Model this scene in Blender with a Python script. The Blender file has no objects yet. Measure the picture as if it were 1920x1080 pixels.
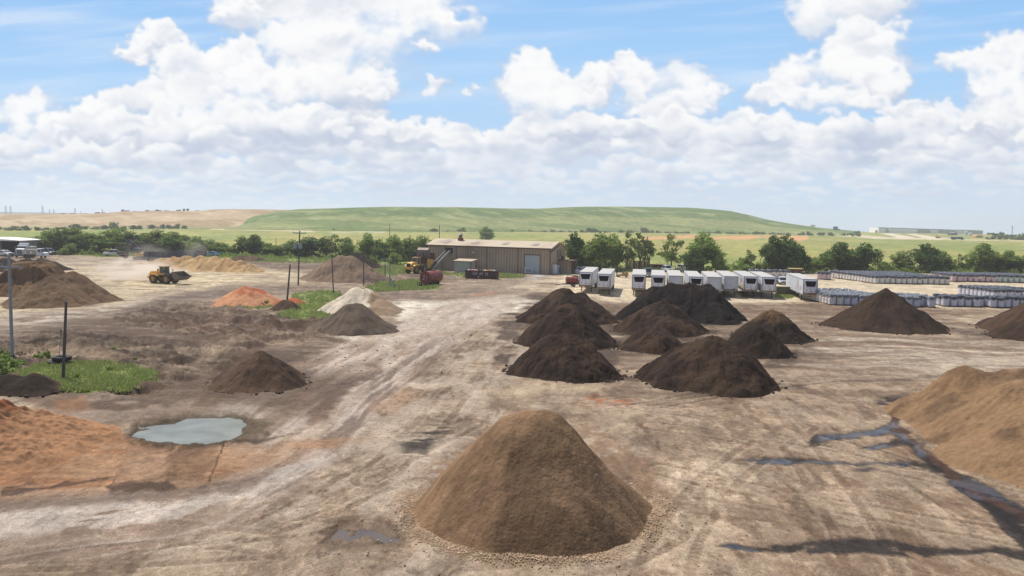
import bpy, bmesh, math, random
import numpy as np
from math import radians as R, sin, cos, pi
from mathutils import Vector, Matrix

SC = bpy.context.scene
COL = SC.collection
rng = random.Random(7)

# ------------------------------------------------------------------ camera
F, CX, CY, HZ = 1550.0, 960.0, 540.0, 410.0      # focal length and horizon of the photograph, in its pixels
CAMH = 14.0
PITCH = math.atan((CY - HZ) / F)
ROLL = R(1.0)                                    # the photograph leans: its horizon drops to the right
CR, SR = cos(ROLL), sin(ROLL)
cam_d = bpy.data.cameras.new('camera')
cam_d.sensor_width = 36.0
cam_d.lens = F / 1920.0 * 36.0
cam_d.clip_start = 0.5
cam_d.clip_end = 30000
cam = bpy.data.objects.new('camera', cam_d)
COL.objects.link(cam)
cam.location = (0, 0, CAMH)
cam.rotation_euler = (Matrix.Rotation(pi / 2 - PITCH, 4, 'X') @ Matrix.Rotation(ROLL, 4, 'Z')).to_euler()
SC.camera = cam

# ------------------------------------------------------------------ light
SUN_EL, SUN_AZ = R(60), R(-42)                   # azimuth from +Y towards +X
w = bpy.data.worlds.new('World')
SC.world = w
w.use_nodes = True
wn, wl = w.node_tree.nodes, w.node_tree.links
bg = wn['Background']
st = wn.new('ShaderNodeTexSky')
st.sky_type = 'NISHITA'
st.sun_disc = False
st.sun_elevation = SUN_EL
st.sun_rotation = SUN_AZ
st.dust_density = 2.0
wl.new(st.outputs[0], bg.inputs[0])
bg.inputs[1].default_value = 0.135
sd = bpy.data.lights.new('sun', 'SUN')
sd.energy = 4.7
sd.angle = R(0.6)
sd.color = (1.0, 0.945, 0.87)
so = bpy.data.objects.new('sun', sd)
COL.objects.link(so)
sv = Vector((sin(SUN_AZ) * cos(SUN_EL), cos(SUN_AZ) * cos(SUN_EL), sin(SUN_EL)))
so.rotation_euler = sv.to_track_quat('Z', 'Y').to_euler()
so.location = (-60, 60, 120)
SC.view_settings.view_transform = 'Standard'
SC.view_settings.look = 'None'
SC.view_settings.exposure = 0.0
SC.view_settings.gamma = 1.0
SC.cycles.max_bounces = 5
SC.cycles.diffuse_bounces = 3
SC.cycles.volume_bounces = 2
SC.cycles.transparent_max_bounces = 8
SC.cycles.use_denoising = True

# ------------------------------------------------------------------ measuring
def G(px, py, z=0.0):
    """ground point (height z) seen at photo pixel px,py"""
    a, b = (px - CX) / F, (CY - py) / F
    a, b = a * CR - b * SR, a * SR + b * CR
    dy = cos(PITCH) + b * sin(PITCH)
    dz = -sin(PITCH) + b * cos(PITCH)
    t = (z - CAMH) / dz
    return Vector((a * t, dy * t, z))

def Wp(px, py, Y):
    """point at depth Y seen at photo pixel px,py"""
    a, b = (px - CX) / F, (CY - py) / F
    a, b = a * CR - b * SR, a * SR + b * CR
    dy = cos(PITCH) + b * sin(PITCH)
    dz = -sin(PITCH) + b * cos(PITCH)
    t = Y / dy
    return Vector((a * t, Y, CAMH + dz * t))

def proj(x, y, z):
    """photo pixel of world arrays"""
    fw = y * cos(PITCH) - (z - CAMH) * sin(PITCH)
    up = y * sin(PITCH) + (z - CAMH) * cos(PITCH)
    fw = np.maximum(fw, 0.5)
    a, b = x / fw, up / fw
    return CX + F * (a * CR + b * SR), CY - F * (b * CR - a * SR)

# ------------------------------------------------------------------ noise
_rs = np.random.RandomState(11)
_T = _rs.rand(8, 256, 256).astype(np.float32)

def vnoise(x, y, k=0):
    xi = np.floor(x); yi = np.floor(y)
    fx = (x - xi).astype(np.float32); fy = (y - yi).astype(np.float32)
    fx = fx * fx * fx * (fx * (fx * 6 - 15) + 10); fy = fy * fy * fy * (fy * (fy * 6 - 15) + 10)
    xi = xi.astype(np.int64) & 255; yi = yi.astype(np.int64) & 255
    x1 = (xi + 1) & 255; y1 = (yi + 1) & 255
    T = _T[k % 8]
    a = T[xi, yi]; b = T[x1, yi]; c = T[xi, y1]; d = T[x1, y1]
    return (a + (b - a) * fx) * (1 - fy) + (c + (d - c) * fx) * fy

def fbm(x, y, o=5, g=0.5, k=0, bil=False):
    s = 0.0; a = 1.0; t = 0.0
    ca, sa = cos(0.6), sin(0.6)
    for i in range(o):
        n = vnoise(x, y, k + i)
        if bil:
            n = 1 - np.abs(2 * n - 1)
        s = s + a * n; t += a; a *= g
        x, y = (x * ca - y * sa) * 2.03 + 17.3, (x * sa + y * ca) * 2.03 + 5.1
    return s / t

def sstep(a, b, x):
    t = np.clip((x - a) / (b - a), 0, 1)
    return t * t * (3 - 2 * t)

def lin(r, g, b, k=1.0):
    o = []
    for c in (r, g, b):
        c /= 255.0
        o.append((c / 12.92 if c <= 0.04045 else ((c + 0.055) / 1.055) ** 2.4) * k)
    return np.array(o, dtype=np.float32)

ALB = 0.66                                       # display colour of a sunlit surface -> its albedo
def C(r, g, b):
    return lin(r, g, b, ALB)

def CW(r, g, b):
    return lin(r, g, b, .9)

def sdpoly(u, v, pts):
    """signed distance to a polygon, positive inside"""
    d = np.full(u.shape, 1e9, dtype=np.float32)
    ins = np.zeros(u.shape, dtype=bool)
    n = len(pts)
    for i in range(n):
        ax, ay = pts[i]; bx, by = pts[(i + 1) % n]
        ex, ey = bx - ax, by - ay
        wx, wy = u - ax, v - ay
        t = np.clip((wx * ex + wy * ey) / (ex * ex + ey * ey + 1e-9), 0, 1)
        dx, dy = wx - ex * t, wy - ey * t
        d = np.minimum(d, dx * dx + dy * dy)
        if ay != by:
            c = (v >= min(ay, by)) & (v < max(ay, by)) & (u < ax + (v - ay) / (by - ay) * ex)
            ins ^= c
    d = np.sqrt(d)
    return np.where(ins, d, -d)

def polyline(x, y, pts, ext=0):
    """signed offset from and length along a polyline"""
    best = np.full(x.shape, 1e9, dtype=np.float32); so_ = np.zeros_like(best); al = np.zeros_like(best)
    L = 0.0
    for i in range(len(pts) - 1):
        ax, ay = pts[i]; bx, by = pts[i + 1]
        ex, ey = bx - ax, by - ay
        l = math.hypot(ex, ey)
        t = np.clip(((x - ax) * ex + (y - ay) * ey) / (l * l), 0 if i else -ext, 1 if i < len(pts) - 2 else 1 + ext)
        dx, dy = x - ax - ex * t, y - ay - ey * t
        d = np.hypot(dx, dy)
        sg = np.sign((x - ax) * ey - (y - ay) * ex)
        m = d < best
        best = np.where(m, d, best); so_ = np.where(m, d * sg, so_); al = np.where(m, L + t * l, al)
        L += l
    return so_, al

# ------------------------------------------------------------------ materials
def mat(name, col=None, rough=0.7, metal=0.0, spec=0.3, attr=None, var=0.0, vs=3.0, bump=0.0, bs=20.0, dirt=None, ds=1.5, emit=None, trans=0.0):
    m = bpy.data.materials.new(name)
    m.use_nodes = True
    n, l = m.node_tree.nodes, m.node_tree.links
    b = n['Principled BSDF']
    b.inputs['Roughness'].default_value = rough
    b.inputs['Metallic'].default_value = metal
    b.inputs['Specular IOR Level'].default_value = spec
    if attr:
        a = n.new('ShaderNodeAttribute'); a.attribute_name = attr
        src = a.outputs['Color']
    else:
        a = n.new('ShaderNodeRGB'); a.outputs[0].default_value = (float(col[0]), float(col[1]), float(col[2]), 1)
        src = a.outputs[0]
    tc = n.new('ShaderNodeTexCoord')
    if dirt is not None:
        nt = n.new('ShaderNodeTexNoise'); nt.inputs['Scale'].default_value = ds; nt.inputs['Detail'].default_value = 6
        l.new(tc.outputs['Object'], nt.inputs['Vector'])
        cr = n.new('ShaderNodeValToRGB'); cr.color_ramp.elements[0].position = 0.5; cr.color_ramp.elements[1].position = 0.75
        cr.color_ramp.elements[1].color = (0.7, 0.7, 0.7, 1)
        l.new(nt.outputs['Fac'], cr.inputs[0])
        mx = n.new('ShaderNodeMix'); mx.data_type = 'RGBA'
        l.new(cr.outputs[0], mx.inputs[0]); l.new(src, mx.inputs[6])
        mx.inputs[7].default_value = (float(dirt[0]), float(dirt[1]), float(dirt[2]), 1)
        src = mx.outputs[2]
    if var:
        nt = n.new('ShaderNodeTexNoise'); nt.inputs['Scale'].default_value = vs; nt.inputs['Detail'].default_value = 8
        nt.inputs['Roughness'].default_value = 0.65
        l.new(tc.outputs['Object'], nt.inputs['Vector'])
        mr = n.new('ShaderNodeMapRange'); mr.inputs[1].default_value = 0.3; mr.inputs[2].default_value = 0.7
        mr.inputs[3].default_value = 1 - var; mr.inputs[4].default_value = 1 + var
        l.new(nt.outputs['Fac'], mr.inputs[0])
        vm = n.new('ShaderNodeVectorMath'); vm.operation = 'SCALE'
        l.new(src, vm.inputs[0]); l.new(mr.outputs[0], vm.inputs['Scale'])
        src = vm.outputs[0]
    l.new(src, b.inputs['Base Color'])
    if bump:
        nt = n.new('ShaderNodeTexNoise'); nt.inputs['Scale'].default_value = bs; nt.inputs['Detail'].default_value = 6
        l.new(tc.outputs['Object'], nt.inputs['Vector'])
        bp = n.new('ShaderNodeBump'); bp.inputs['Strength'].default_value = bump; bp.inputs['Distance'].default_value = 0.1
        l.new(nt.outputs['Fac'], bp.inputs['Height']); l.new(bp.outputs[0], b.inputs['Normal'])
    if emit is not None:
        b.inputs['Emission Color'].default_value = (*emit[:3], 1); b.inputs['Emission Strength'].default_value = emit[3]
    return m

# ------------------------------------------------------------------ objects
def tag(o, label=None, cat=None, group=None, kind=None):
    if label: o['label'] = label
    if cat: o['category'] = cat
    if group: o['group'] = group
    if kind: o['kind'] = kind
    return o

def thing(name, label, cat, loc=(0, 0, 0), rz=0.0, group=None):
    o = bpy.data.objects.new(name, None)
    COL.objects.link(o)
    o.location = loc; o.rotation_euler = (0, 0, rz)
    return tag(o, label, cat, group)

def gridmesh(name, X, Y, Z, colr=None, m=None, keep=None, smooth=True, extra=None):
    """a sheet from 2-D arrays of points; keep = per-face mask"""
    r, c = X.shape
    co = np.stack([X, Y, Z], -1).reshape(-1, 3).astype(np.float32)
    i = np.arange(r * c).reshape(r, c)
    f = np.stack([i[:-1, :-1], i[:-1, 1:], i[1:, 1:], i[1:, :-1]], -1).reshape(-1, 4)
    if keep is not None:
        f = f[keep.reshape(-1)]
        used = np.zeros(r * c, bool); used[f.reshape(-1)] = True
        mp = np.cumsum(used) - 1
        f = mp[f]; co = co[used]
    else:
        used = slice(None)
    me = bpy.data.meshes.new(name)
    me.vertices.add(len(co)); me.vertices.foreach_set('co', co.reshape(-1))
    me.loops.add(len(f) * 4); me.loops.foreach_set('vertex_index', f.reshape(-1).astype(np.int32))
    me.polygons.add(len(f)); me.polygons.foreach_set('loop_start', np.arange(0, len(f) * 4, 4, dtype=np.int32))
    me.polygons.foreach_set('loop_total', np.full(len(f), 4, dtype=np.int32))
    me.update(calc_edges=True)
    if smooth:
        me.polygons.foreach_set('use_smooth', np.ones(len(f), dtype=bool))
    if colr is not None:
        at = me.color_attributes.new('col', 'FLOAT_COLOR', 'POINT')
        cc = np.ones((r * c, 4), np.float32)
        cc[:, :colr.shape[-1]] = colr.reshape(-1, colr.shape[-1])
        at.data.foreach_set('color', cc[used].reshape(-1))
    o = bpy.data.objects.new(name, me)
    COL.objects.link(o)
    if m: me.materials.append(m)
    return o

class MB:
    """collects shapes for ONE mesh"""
    def __init__(s): s.v = []; s.f = []; s.c = None
    def add(s, vs, fs):
        b = len(s.v); s.v += [tuple(p) for p in vs]; s.f += [tuple(b + i for i in q) for q in fs]; return s
    def box(s, x, y, z, sx, sy, sz, rz=0.0, tx=1.0, ty=1.0, rx=0.0):
        """centre x,y, bottom z; tx,ty = how the top narrows"""
        vs = []
        for k, (tz, a, b) in enumerate(((0, 1, 1), (sz, tx, ty))):
            for dx, dy in ((-1, -1), (1, -1), (1, 1), (-1, 1)):
                vs.append(Vector((dx * sx / 2 * a, dy * sy / 2 * b, tz)))
        M = Matrix.Translation((x, y, z)) @ Matrix.Rotation(rz, 4, 'Z') @ Matrix.Rotation(rx, 4, 'X')
        vs = [M @ p for p in vs]
        return s.add(vs, [(3, 2, 1, 0), (4, 5, 6, 7), (0, 1, 5, 4), (1, 2, 6, 5), (2, 3, 7, 6), (3, 0, 4, 7)])
    def cyl(s, p0, p1, r0, r1=None, n=10, caps=True):
        r1 = r0 if r1 is None else r1
        p0, p1 = Vector(p0), Vector(p1)
        q = (p1 - p0).to_track_quat('Z', 'Y').to_matrix()
        vs = []
        for p, r in ((p0, r0), (p1, r1)):
            for i in range(n):
                t = 2 * pi * i / n
                vs.append(p + q @ Vector((cos(t) * r, sin(t) * r, 0)))
        fs = [(i, (i + 1) % n, n + (i + 1) % n, n + i) for i in range(n)]
        if caps: fs += [tuple(range(n - 1, -1, -1)), tuple(range(n, 2 * n))]
        return s.add(vs, fs)
    def prism(s, prof, a, b, axis='x'):
        """profile (p,q) extruded along an axis from a to b: axis x -> (y,z); axis y -> (x,z); axis z -> (x,y)"""
        n = len(prof)
        mk = {'x': lambda t, p: (t, p[0], p[1]), 'y': lambda t, p: (p[0], t, p[1]), 'z': lambda t, p: (p[0], p[1], t)}[axis]
        vs = [mk(a, p) for p in prof] + [mk(b, p) for p in prof]
        return s.add(vs, [tuple(range(n - 1, -1, -1)), tuple(range(n, 2 * n))] + [(i, (i + 1) % n, n + (i + 1) % n, n + i) for i in range(n)])
    def bar(s, p0, p1, w, h=None):
        h = h or w
        p0, p1 = Vector(p0), Vector(p1)
        d = (p1 - p0)
        q = d.to_track_quat('Y', 'Z').to_matrix()
        L = d.length
        vs = [p0 + q @ Vector((dx * w / 2, t, dz * h / 2)) for t in (0, L) for dx, dz in ((-1, -1), (1, -1), (1, 1), (-1, 1))]
        return s.add(vs, [(3, 2, 1, 0), (4, 5, 6, 7), (0, 1, 5, 4), (1, 2, 6, 5), (2, 3, 7, 6), (3, 0, 4, 7)])
    def ball(s, x, y, z, rx, ry, rz, n=8, jit=0.0, r_=None):
        r_ = r_ or rng
        vs = [(x, y, z - rz)]
        m = n // 2
        for j in range(1, m):
            ph = -pi / 2 + pi * j / m
            for i in range(n):
                t = 2 * pi * i / n; k = 1 + r_.uniform(-jit, jit)
                vs.append((x + rx * cos(ph) * cos(t) * k, y + ry * cos(ph) * sin(t) * k, z + rz * sin(ph) * k))
        vs.append((x, y, z + rz)); e = len(vs) - 1
        fs = [(0, 1 + (i + 1) % n, 1 + i) for i in range(n)]
        for j in range(m - 2):
            o = 1 + j * n
            fs += [(o + i, o + (i + 1) % n, o + n + (i + 1) % n, o + n + i) for i in range(n)]
        o = 1 + (m - 2) * n
        fs += [(o + i, o + (i + 1) % n, e) for i in range(n)]
        return s.add(vs, fs)
    def build(s, name, m, parent=None, bevel=0.0, smooth=False, label=None):
        me = bpy.data.meshes.new(name)
        me.from_pydata(s.v, [], s.f)
        bm = bmesh.new(); bm.from_mesh(me); bmesh.ops.recalc_face_normals(bm, faces=bm.faces)
        if smooth:
            for f in bm.faces: f.smooth = len(f.verts) <= 4
            for e in bm.edges:
                if len(e.link_faces) == 2 and e.calc_face_angle(0) > 0.7: e.smooth = False
        bm.to_mesh(me); bm.free()
        me.materials.append(m)
        o = bpy.data.objects.new(name, me)
        COL.objects.link(o)
        if parent: o.parent = parent
        if bevel:
            b = o.modifiers.new('bevel', 'BEVEL'); b.width = bevel; b.segments = 2; b.limit_method = 'ANGLE'
        if label: o['label'] = label
        return o

def copy_tree(o, parent=None):
    c = o.copy(); COL.objects.link(c)
    c.parent = parent
    for ch in list(o.children): copy_tree(ch, c)
    return c

ORD = 'first second third fourth fifth sixth seventh eighth ninth tenth eleventh twelfth thirteenth fourteenth fifteenth sixteenth seventeenth eighteenth nineteenth twentieth'.split()
# ------------------------------------------------------------------ sky: a far dome, open above so that the Nishita sky shows through
def build_sky():
    st_ = 2.0
    u0, u1, v0, v1 = -1400.0, 3320.0, -900.0, 520.0
    us = np.arange(u0, u1, st_); vs = np.arange(v0, v1, st_)
    U, V = np.meshgrid(us, vs)
    U = U.astype(np.float32); V = V.astype(np.float32)
    blobs = [(770,15,95,52),(560,15,165,70),(640,35,250,95),(620,-60,260,90),(645,120,160,105),(700,165,60,45),(600,170,90,50),(835,38,50,16),(805,88,35,14),(450,25,60,28),
        (300,85,52,46),(262,98,48,24),(352,145,74,72),(438,125,58,56),(370,190,80,70),(475,165,60,60),(530,175,50,50),(500,235,130,45),(600,240,60,40),
        (60,205,62,46),(15,225,50,40),(185,210,55,50),(262,192,70,48),(180,245,140,55),(320,255,120,55),(90,240,80,40),
        (815,168,32,26),(885,172,20,14),(1002,112,42,34),(988,150,64,56),(1025,188,88,62),(1112,162,46,44),(1080,190,60,40),
        (1180,125,42,26),(1255,162,102,60),(1310,185,52,42),(1240,212,62,28),(1400,240,90,40),(1290,240,90,36),
        (1600,30,122,72),(1690,68,32,34),(1622,112,98,72),(1540,150,104,56),(1455,180,82,28),(1650,155,66,50),(1570,195,120,38),(1700,205,60,30),(1600,-50,120,60),
        (1850,118,88,38),(1915,100,80,52),(1885,170,95,60),(1835,215,90,40),(1940,230,100,50),(2040,60,120,90),(2200,150,160,90),(-120,120,120,80),(-260,30,160,90),
        (-350,200,160,60),(2500,60,200,100),(-700,100,200,120),(300,-260,220,70),(1100,-330,260,80),(1900,-260,240,90),(-300,-300,240,90),(2700,-200,200,90),(780,250,120,30)]
    wx = U + 22 * (fbm(U / 42, V / 42, 4, k=1) - .5) * 2 + 9 * (fbm(U / 13, V / 13, 3, k=3) - .5) * 2
    wy = V + 18 * (fbm(U / 42 + 40, V / 42 + 9, 4, k=2) - .5) * 2 + 9 * (fbm(U / 13 + 7, V / 13, 3, k=5) - .5) * 2
    n1 = fbm(U / 30, V / 28, 6, .52, k=2, bil=True)
    n2 = fbm(U / 90 + 7, V / 70, 5, .5, k=4)
    n3 = fbm(U / 16, V / 12, 4, .5, k=6)
    puff = fbm(wx / 42 + 3, wy / 38, 4, .5, k=0, bil=True)
    A = np.zeros(U.shape, np.float32); L = np.zeros(U.shape, np.float32)
    def stamp(cx, cy, rx, ry, soft, op=1.0, flat=.6, bright=0.0, wk=1.0):
        i0, i1 = int((cy - 1.6 * ry - 20 - v0) / st_), int((cy + 1.6 * ry + 20 - v0) / st_)
        j0, j1 = int((cx - 1.6 * rx - 20 - u0) / st_), int((cx + 1.6 * rx + 20 - u0) / st_)
        i0, j0 = max(i0, 0), max(j0, 0)
        if i1 <= i0 or j1 <= j0: return
        w_ = (slice(i0, i1), slice(j0, j1))
        x_ = U[w_] + (wx[w_] - U[w_]) * wk; y_ = V[w_] + (wy[w_] - V[w_]) * wk
        dy = (y_ - cy) / ry; dy = np.where(dy > 0, dy / flat, dy); dx = (x_ - cx) / rx
        q = 1.16 - dx * dx - dy * dy + (n1[w_] - .62) * .5 * wk + (n3[w_] - .5) * .25
        # crisp upper rim, soft underside
        so2 = soft * (1 + 2.2 * np.clip(dy + .3, 0, 1) + 1.0 * sstep(.5, .65, n2[w_]))
        a_ = sstep(0, 1, q / so2) * op
        l_ = .80 + bright - .5 * dy * flat - .14 * dx + (n2[w_] - .5) * .9 + (puff[w_] - .6) * .28
        l_ = np.clip(l_, 0, 1)
        L[w_] = L[w_] * (1 - a_) + l_ * a_
        A[w_] = 1 - (1 - A[w_]) * (1 - a_)
    r3 = random.Random(3)
    # far, small clouds first, nearer and larger ones over them
    rows = []
    for i in range(1900):
        t = r3.random() ** 1.25
        v = 396 - t * 172
        s_ = 5 + (t ** 1.1) * 28
        rows.append((v, r3.uniform(-1350, 3250), s_))
    rows.sort(reverse=True)
    for v, u, s_ in rows:
        ex = 34 * (vnoise(np.array([u / 130.]), np.array([3.3]), 5)[0] - .5) * 2 + 30 * (abs(u - 450) < 260) + 22 * (u > 1200) - 22 * (650 < u < 960)
        if v < 252 - ex and s_ > 12: continue
        k = r3.randint(2, 5)
        if s_ > 9: stamp(u, v + s_ * .35, s_ * 1.7, s_ * .5, .8, op=.65, wk=min(1, s_ / 30), flat=.9, bright=-.6)
        for j in range(k):
            stamp(u + r3.uniform(-1.3, 1.3) * s_, v + r3.uniform(-.25, .15) * s_, s_ * r3.uniform(.7, 1.5), s_ * r3.uniform(.55, .95) * (1 if s_ > 14 else .7), .35, op=.9, wk=min(1, s_ / 36), flat=.7, bright=r3.uniform(-.12, .12) - .12)
    def greys(op):
      for cx, cy, rx, ry in ((620,80,120,28),(700,165,60,20),(560,110,60,22),(470,215,110,16),(385,200,40,30),(1040,225,60,12),(1620,150,50,20),(120,240,40,20)):
        stamp(cx, cy, rx, ry, 1.3, op=op, bright=-.5)
    for cx, cy, rx, ry in ((500,245,130,38),(590,250,60,34),(370,230,70,34),(90,250,80,26),(1040,228,90,24),(1010,205,50,30),(640,200,90,26),(1560,300,120,20),(1760,320,90,18),(620,75,130,34),(680,150,70,30),(1240,215,70,16),(1640,180,60,20),(1880,190,70,20),(300,190,40,50)):
        stamp(cx, cy, rx, ry, .9, op=.9, bright=-.62)
    for cx, cy, rx, ry in blobs:
        big = rx > 100
        stamp(cx, cy, rx, ry * (1 if cy < 190 else .85), (.75 if big else .5 if rx > 34 else 1.0), flat=.95 if cy < 190 else .6, bright=-.1, op=.97 if cy < 215 else .7)
        for j in range(9 if big else 4):
            t = r3.uniform(pi, 2 * pi) if r3.random() < .7 else r3.uniform(0, pi)
            e = r3.uniform(.35, .85); q_ = r3.uniform(.22, .42)
            stamp(cx + cos(t) * rx * e, cy + sin(t) * ry * e, rx * q_, ry * q_ * 1.15, .45, op=.75, flat=.9, bright=r3.uniform(-.08, .1))
    greys(.5)
    low = sstep(235, 402, V)
    L = np.clip(L + (1 - A) * .5 * sstep(235, 270, V), 0, 1)
    hi = lin(253, 253, 253) ; sh = lin(186, 198, 220)
    cl = sh + (hi - sh) * (sstep(0, 1, L) * .5 + L * .5)[..., None]
    hz = lin(208, 222, 240)
    cl = cl + (hz - cl) * (low ** 1.15 * .88)[..., None]
    t = np.clip((V + 100) / 500, 0, 1)[..., None]
    top, mid, bot = lin(138, 190, 245), lin(172, 212, 250), lin(196, 220, 243)
    sky = np.where(t < .5, top + (mid - top) * (t / .5), mid + (bot - mid) * ((t - .5) / .5))
    cir = fbm(U / 420 + V / 900, V / 34 + U / 500, 5, .55, k=1)
    cirm = (sstep(.42, .8, cir) * (.5 - .2 * sstep(150, 300, V)) * (1 - .5 * sstep(500, 900, U) * sstep(1500, 1300, U)))[..., None]
    sky = sky + (lin(232, 240, 252) - sky) * cirm
    A = np.maximum(A, .58 * sstep(240, 300, V))
    img = sky + (cl - sky) * A[..., None]
    big_ = fbm(U / 260 + 4, V / 60, 4, k=3)
    img = img + (lin(206, 216, 234) - img) * (sstep(.45, .7, big_) * .3 * sstep(225, 260, V))[..., None]
    bl_ = img
    for sx, sy in ((1, 0), (-1, 0), (0, 1), (0, -1), (2, 0), (-2, 0), (3, 1), (-3, -1)):
        bl_ = bl_ + np.roll(np.roll(img, sx, 1), sy, 0)
    bl_ = bl_ / 9
    img = img + (bl_ - img) * (.35 + sstep(240, 320, V) * .5)[..., None]
    # dome vertices: fine in the part in view
    uu = np.concatenate([np.linspace(-1390, -80, 150), np.arange(-78, 2000, 1.9), np.linspace(2002, 3300, 150)])
    vv = np.concatenate([np.linspace(-890, -40, 90), np.arange(-38, 436, 1.9), np.linspace(438, 510, 10)])
    gu, gv = np.meshgrid(uu, vv)
    fu = (gu - u0) / st_; fv = (gv - v0) / st_
    iu = np.clip(fu.astype(int), 0, len(us) - 2); iv = np.clip(fv.astype(int), 0, len(vs) - 2)
    a = (fu - iu)[..., None]; b = (fv - iv)[..., None]
    c = (img[iv, iu] * (1 - a) + img[iv, iu + 1] * a) * (1 - b) + (img[iv + 1, iu] * (1 - a) + img[iv + 1, iu + 1] * a) * b
    dx0 = (gu - CX) / F; db0 = (CY - gv) / F
    dx = dx0 * CR - db0 * SR; db = dx0 * SR + db0 * CR
    d = np.stack([dx, cos(PITCH) + db * sin(PITCH), -sin(PITCH) + db * cos(PITCH)], -1)
    d /= np.linalg.norm(d, axis=-1, keepdims=True)
    P = d * 9000 + np.array([0, 0, CAMH])
    m = bpy.data.materials.new('sky'); m.use_nodes = True
    n, l = m.node_tree.nodes, m.node_tree.links
    n.clear()
    out = n.new('ShaderNodeOutputMaterial'); em = n.new('ShaderNodeEmission'); at = n.new('ShaderNodeAttribute')
    at.attribute_name = 'col'
    tr = n.new('ShaderNodeBsdfTransparent'); mx = n.new('ShaderNodeMixShader')
    geo = n.new('ShaderNodeNewGeometry'); sep = n.new('ShaderNodeSeparateXYZ'); mr = n.new('ShaderNodeMapRange')
    mr.inputs[1].default_value = 3300; mr.inputs[2].default_value = 4300
    l.new(geo.outputs['Position'], sep.inputs[0]); l.new(sep.outputs[2], mr.inputs[0])
    l.new(at.outputs['Color'], em.inputs[0]); em.inputs[1].default_value = 1.0
    l.new(mr.outputs[0], mx.inputs[0]); l.new(em.outputs[0], mx.inputs[1]); l.new(tr.outputs[0], mx.inputs[2])
    l.new(mx.outputs[0], out.inputs[0])
    m.cycles.emission_sampling = 'NONE'
    o = gridmesh('sky', P[..., 0], P[..., 1], P[..., 2], c, m)
    tag(o, kind='structure')
build_sky()
# ------------------------------------------------------------------ ground
def yd(px, py):
    p = G(px, py); return (p.x, p.y)

POND = [(250,812),(262,799),(300,796),(335,794),(352,787),(400,785),(446,785),(454,793),(440,808),(418,820),(385,827),(345,828),(318,820),(280,818)]
PUD2 = [(612,1010),(635,985),(655,982),(660,995),(672,978),(700,984),(748,1008),(715,1010),(690,1004),(660,1014)]
WET = [
 [(1510,838),(1528,816),(1590,812),(1640,806),(1668,790),(1670,758),(1630,750),(1650,743),(1704,741),(1686,765),(1690,800),(1730,838),(1770,872),(1850,905),(1925,950),(1925,1008),(1870,965),(1800,915),(1745,880),(1705,835),(1672,812),(1620,820),(1550,830)],
 [(1620,842),(1640,834),(1680,824),(1742,832),(1740,840),(1690,838),(1645,847)],
 [(1385,860),(1450,857),(1520,862),(1620,867),(1735,866),(1790,890),(1730,876),(1600,872),(1500,872),(1430,871)],
 [(1350,1026),(1372,1018),(1420,1024),(1500,1010),(1580,1006),(1660,1008),(1740,1020),(1800,1027),(1865,1022),(1925,1032),(1925,1050),(1860,1032),(1760,1036),(1700,1040),(1600,1032),(1500,1036),(1400,1032)],
 [(1600,880),(1625,876),(1650,880),(1620,886)],
 [(1738,858),(1765,866),(1775,878),(1750,876)],
 [(1790,905),(1850,925),(1900,965),(1925,990),(1925,1035),(1895,1010),(1860,965),(1815,930)],
]
GRASS = {
 'near': [(40,700),(90,683),(130,679),(200,681),(250,690),(292,702),(285,716),(240,728),(200,731),(150,733),(120,728),(90,715),(55,712)],
 'left': [(-60,705),(-60,662),(0,665),(22,675),(32,690),(20,703)],
 'mid': [(516,597),(530,580),(548,566),(552,552),(590,548),(632,546),(640,556),(602,568),(628,580),(618,597),(560,600)],
 'red_pile_foot': [(420,575),(470,571),(512,566),(512,574),(470,579)],
 'yard': [(684,547),(692,536),(705,531),(740,528),(775,525),(800,530),(822,536),(800,541),(745,545)],
 'behind_loader': [(700,514),(704,502),(745,498),(790,492),(800,497),(826,508),(832,514),(812,516),(795,510),(765,508),(735,517)],
 'building': [(828,512),(870,512),(985,516),(978,521),(880,521)],
 'fence_strip': [(380,475),(520,476),(700,476),(760,486),(800,488),(700,494),(560,491),(440,488)],
 'left_strip': [(140,476),(160,468),(240,468),(240,479),(200,482)],
 'block': [(1452,556),(1470,551),(1500,552),(1504,557),(1470,560)],
}
ROAD = [yd(-500, 985), yd(0, 985), yd(300, 950), yd(480, 860), yd(650, 725), yd(790, 630), yd(930, 562), yd(1010, 530)]

def ground_height(x, y):
    """gentle lie of the land: flat yard, falling away beyond it"""
    z = -np.maximum(y - 1600, 0) * .012
    return z

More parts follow.
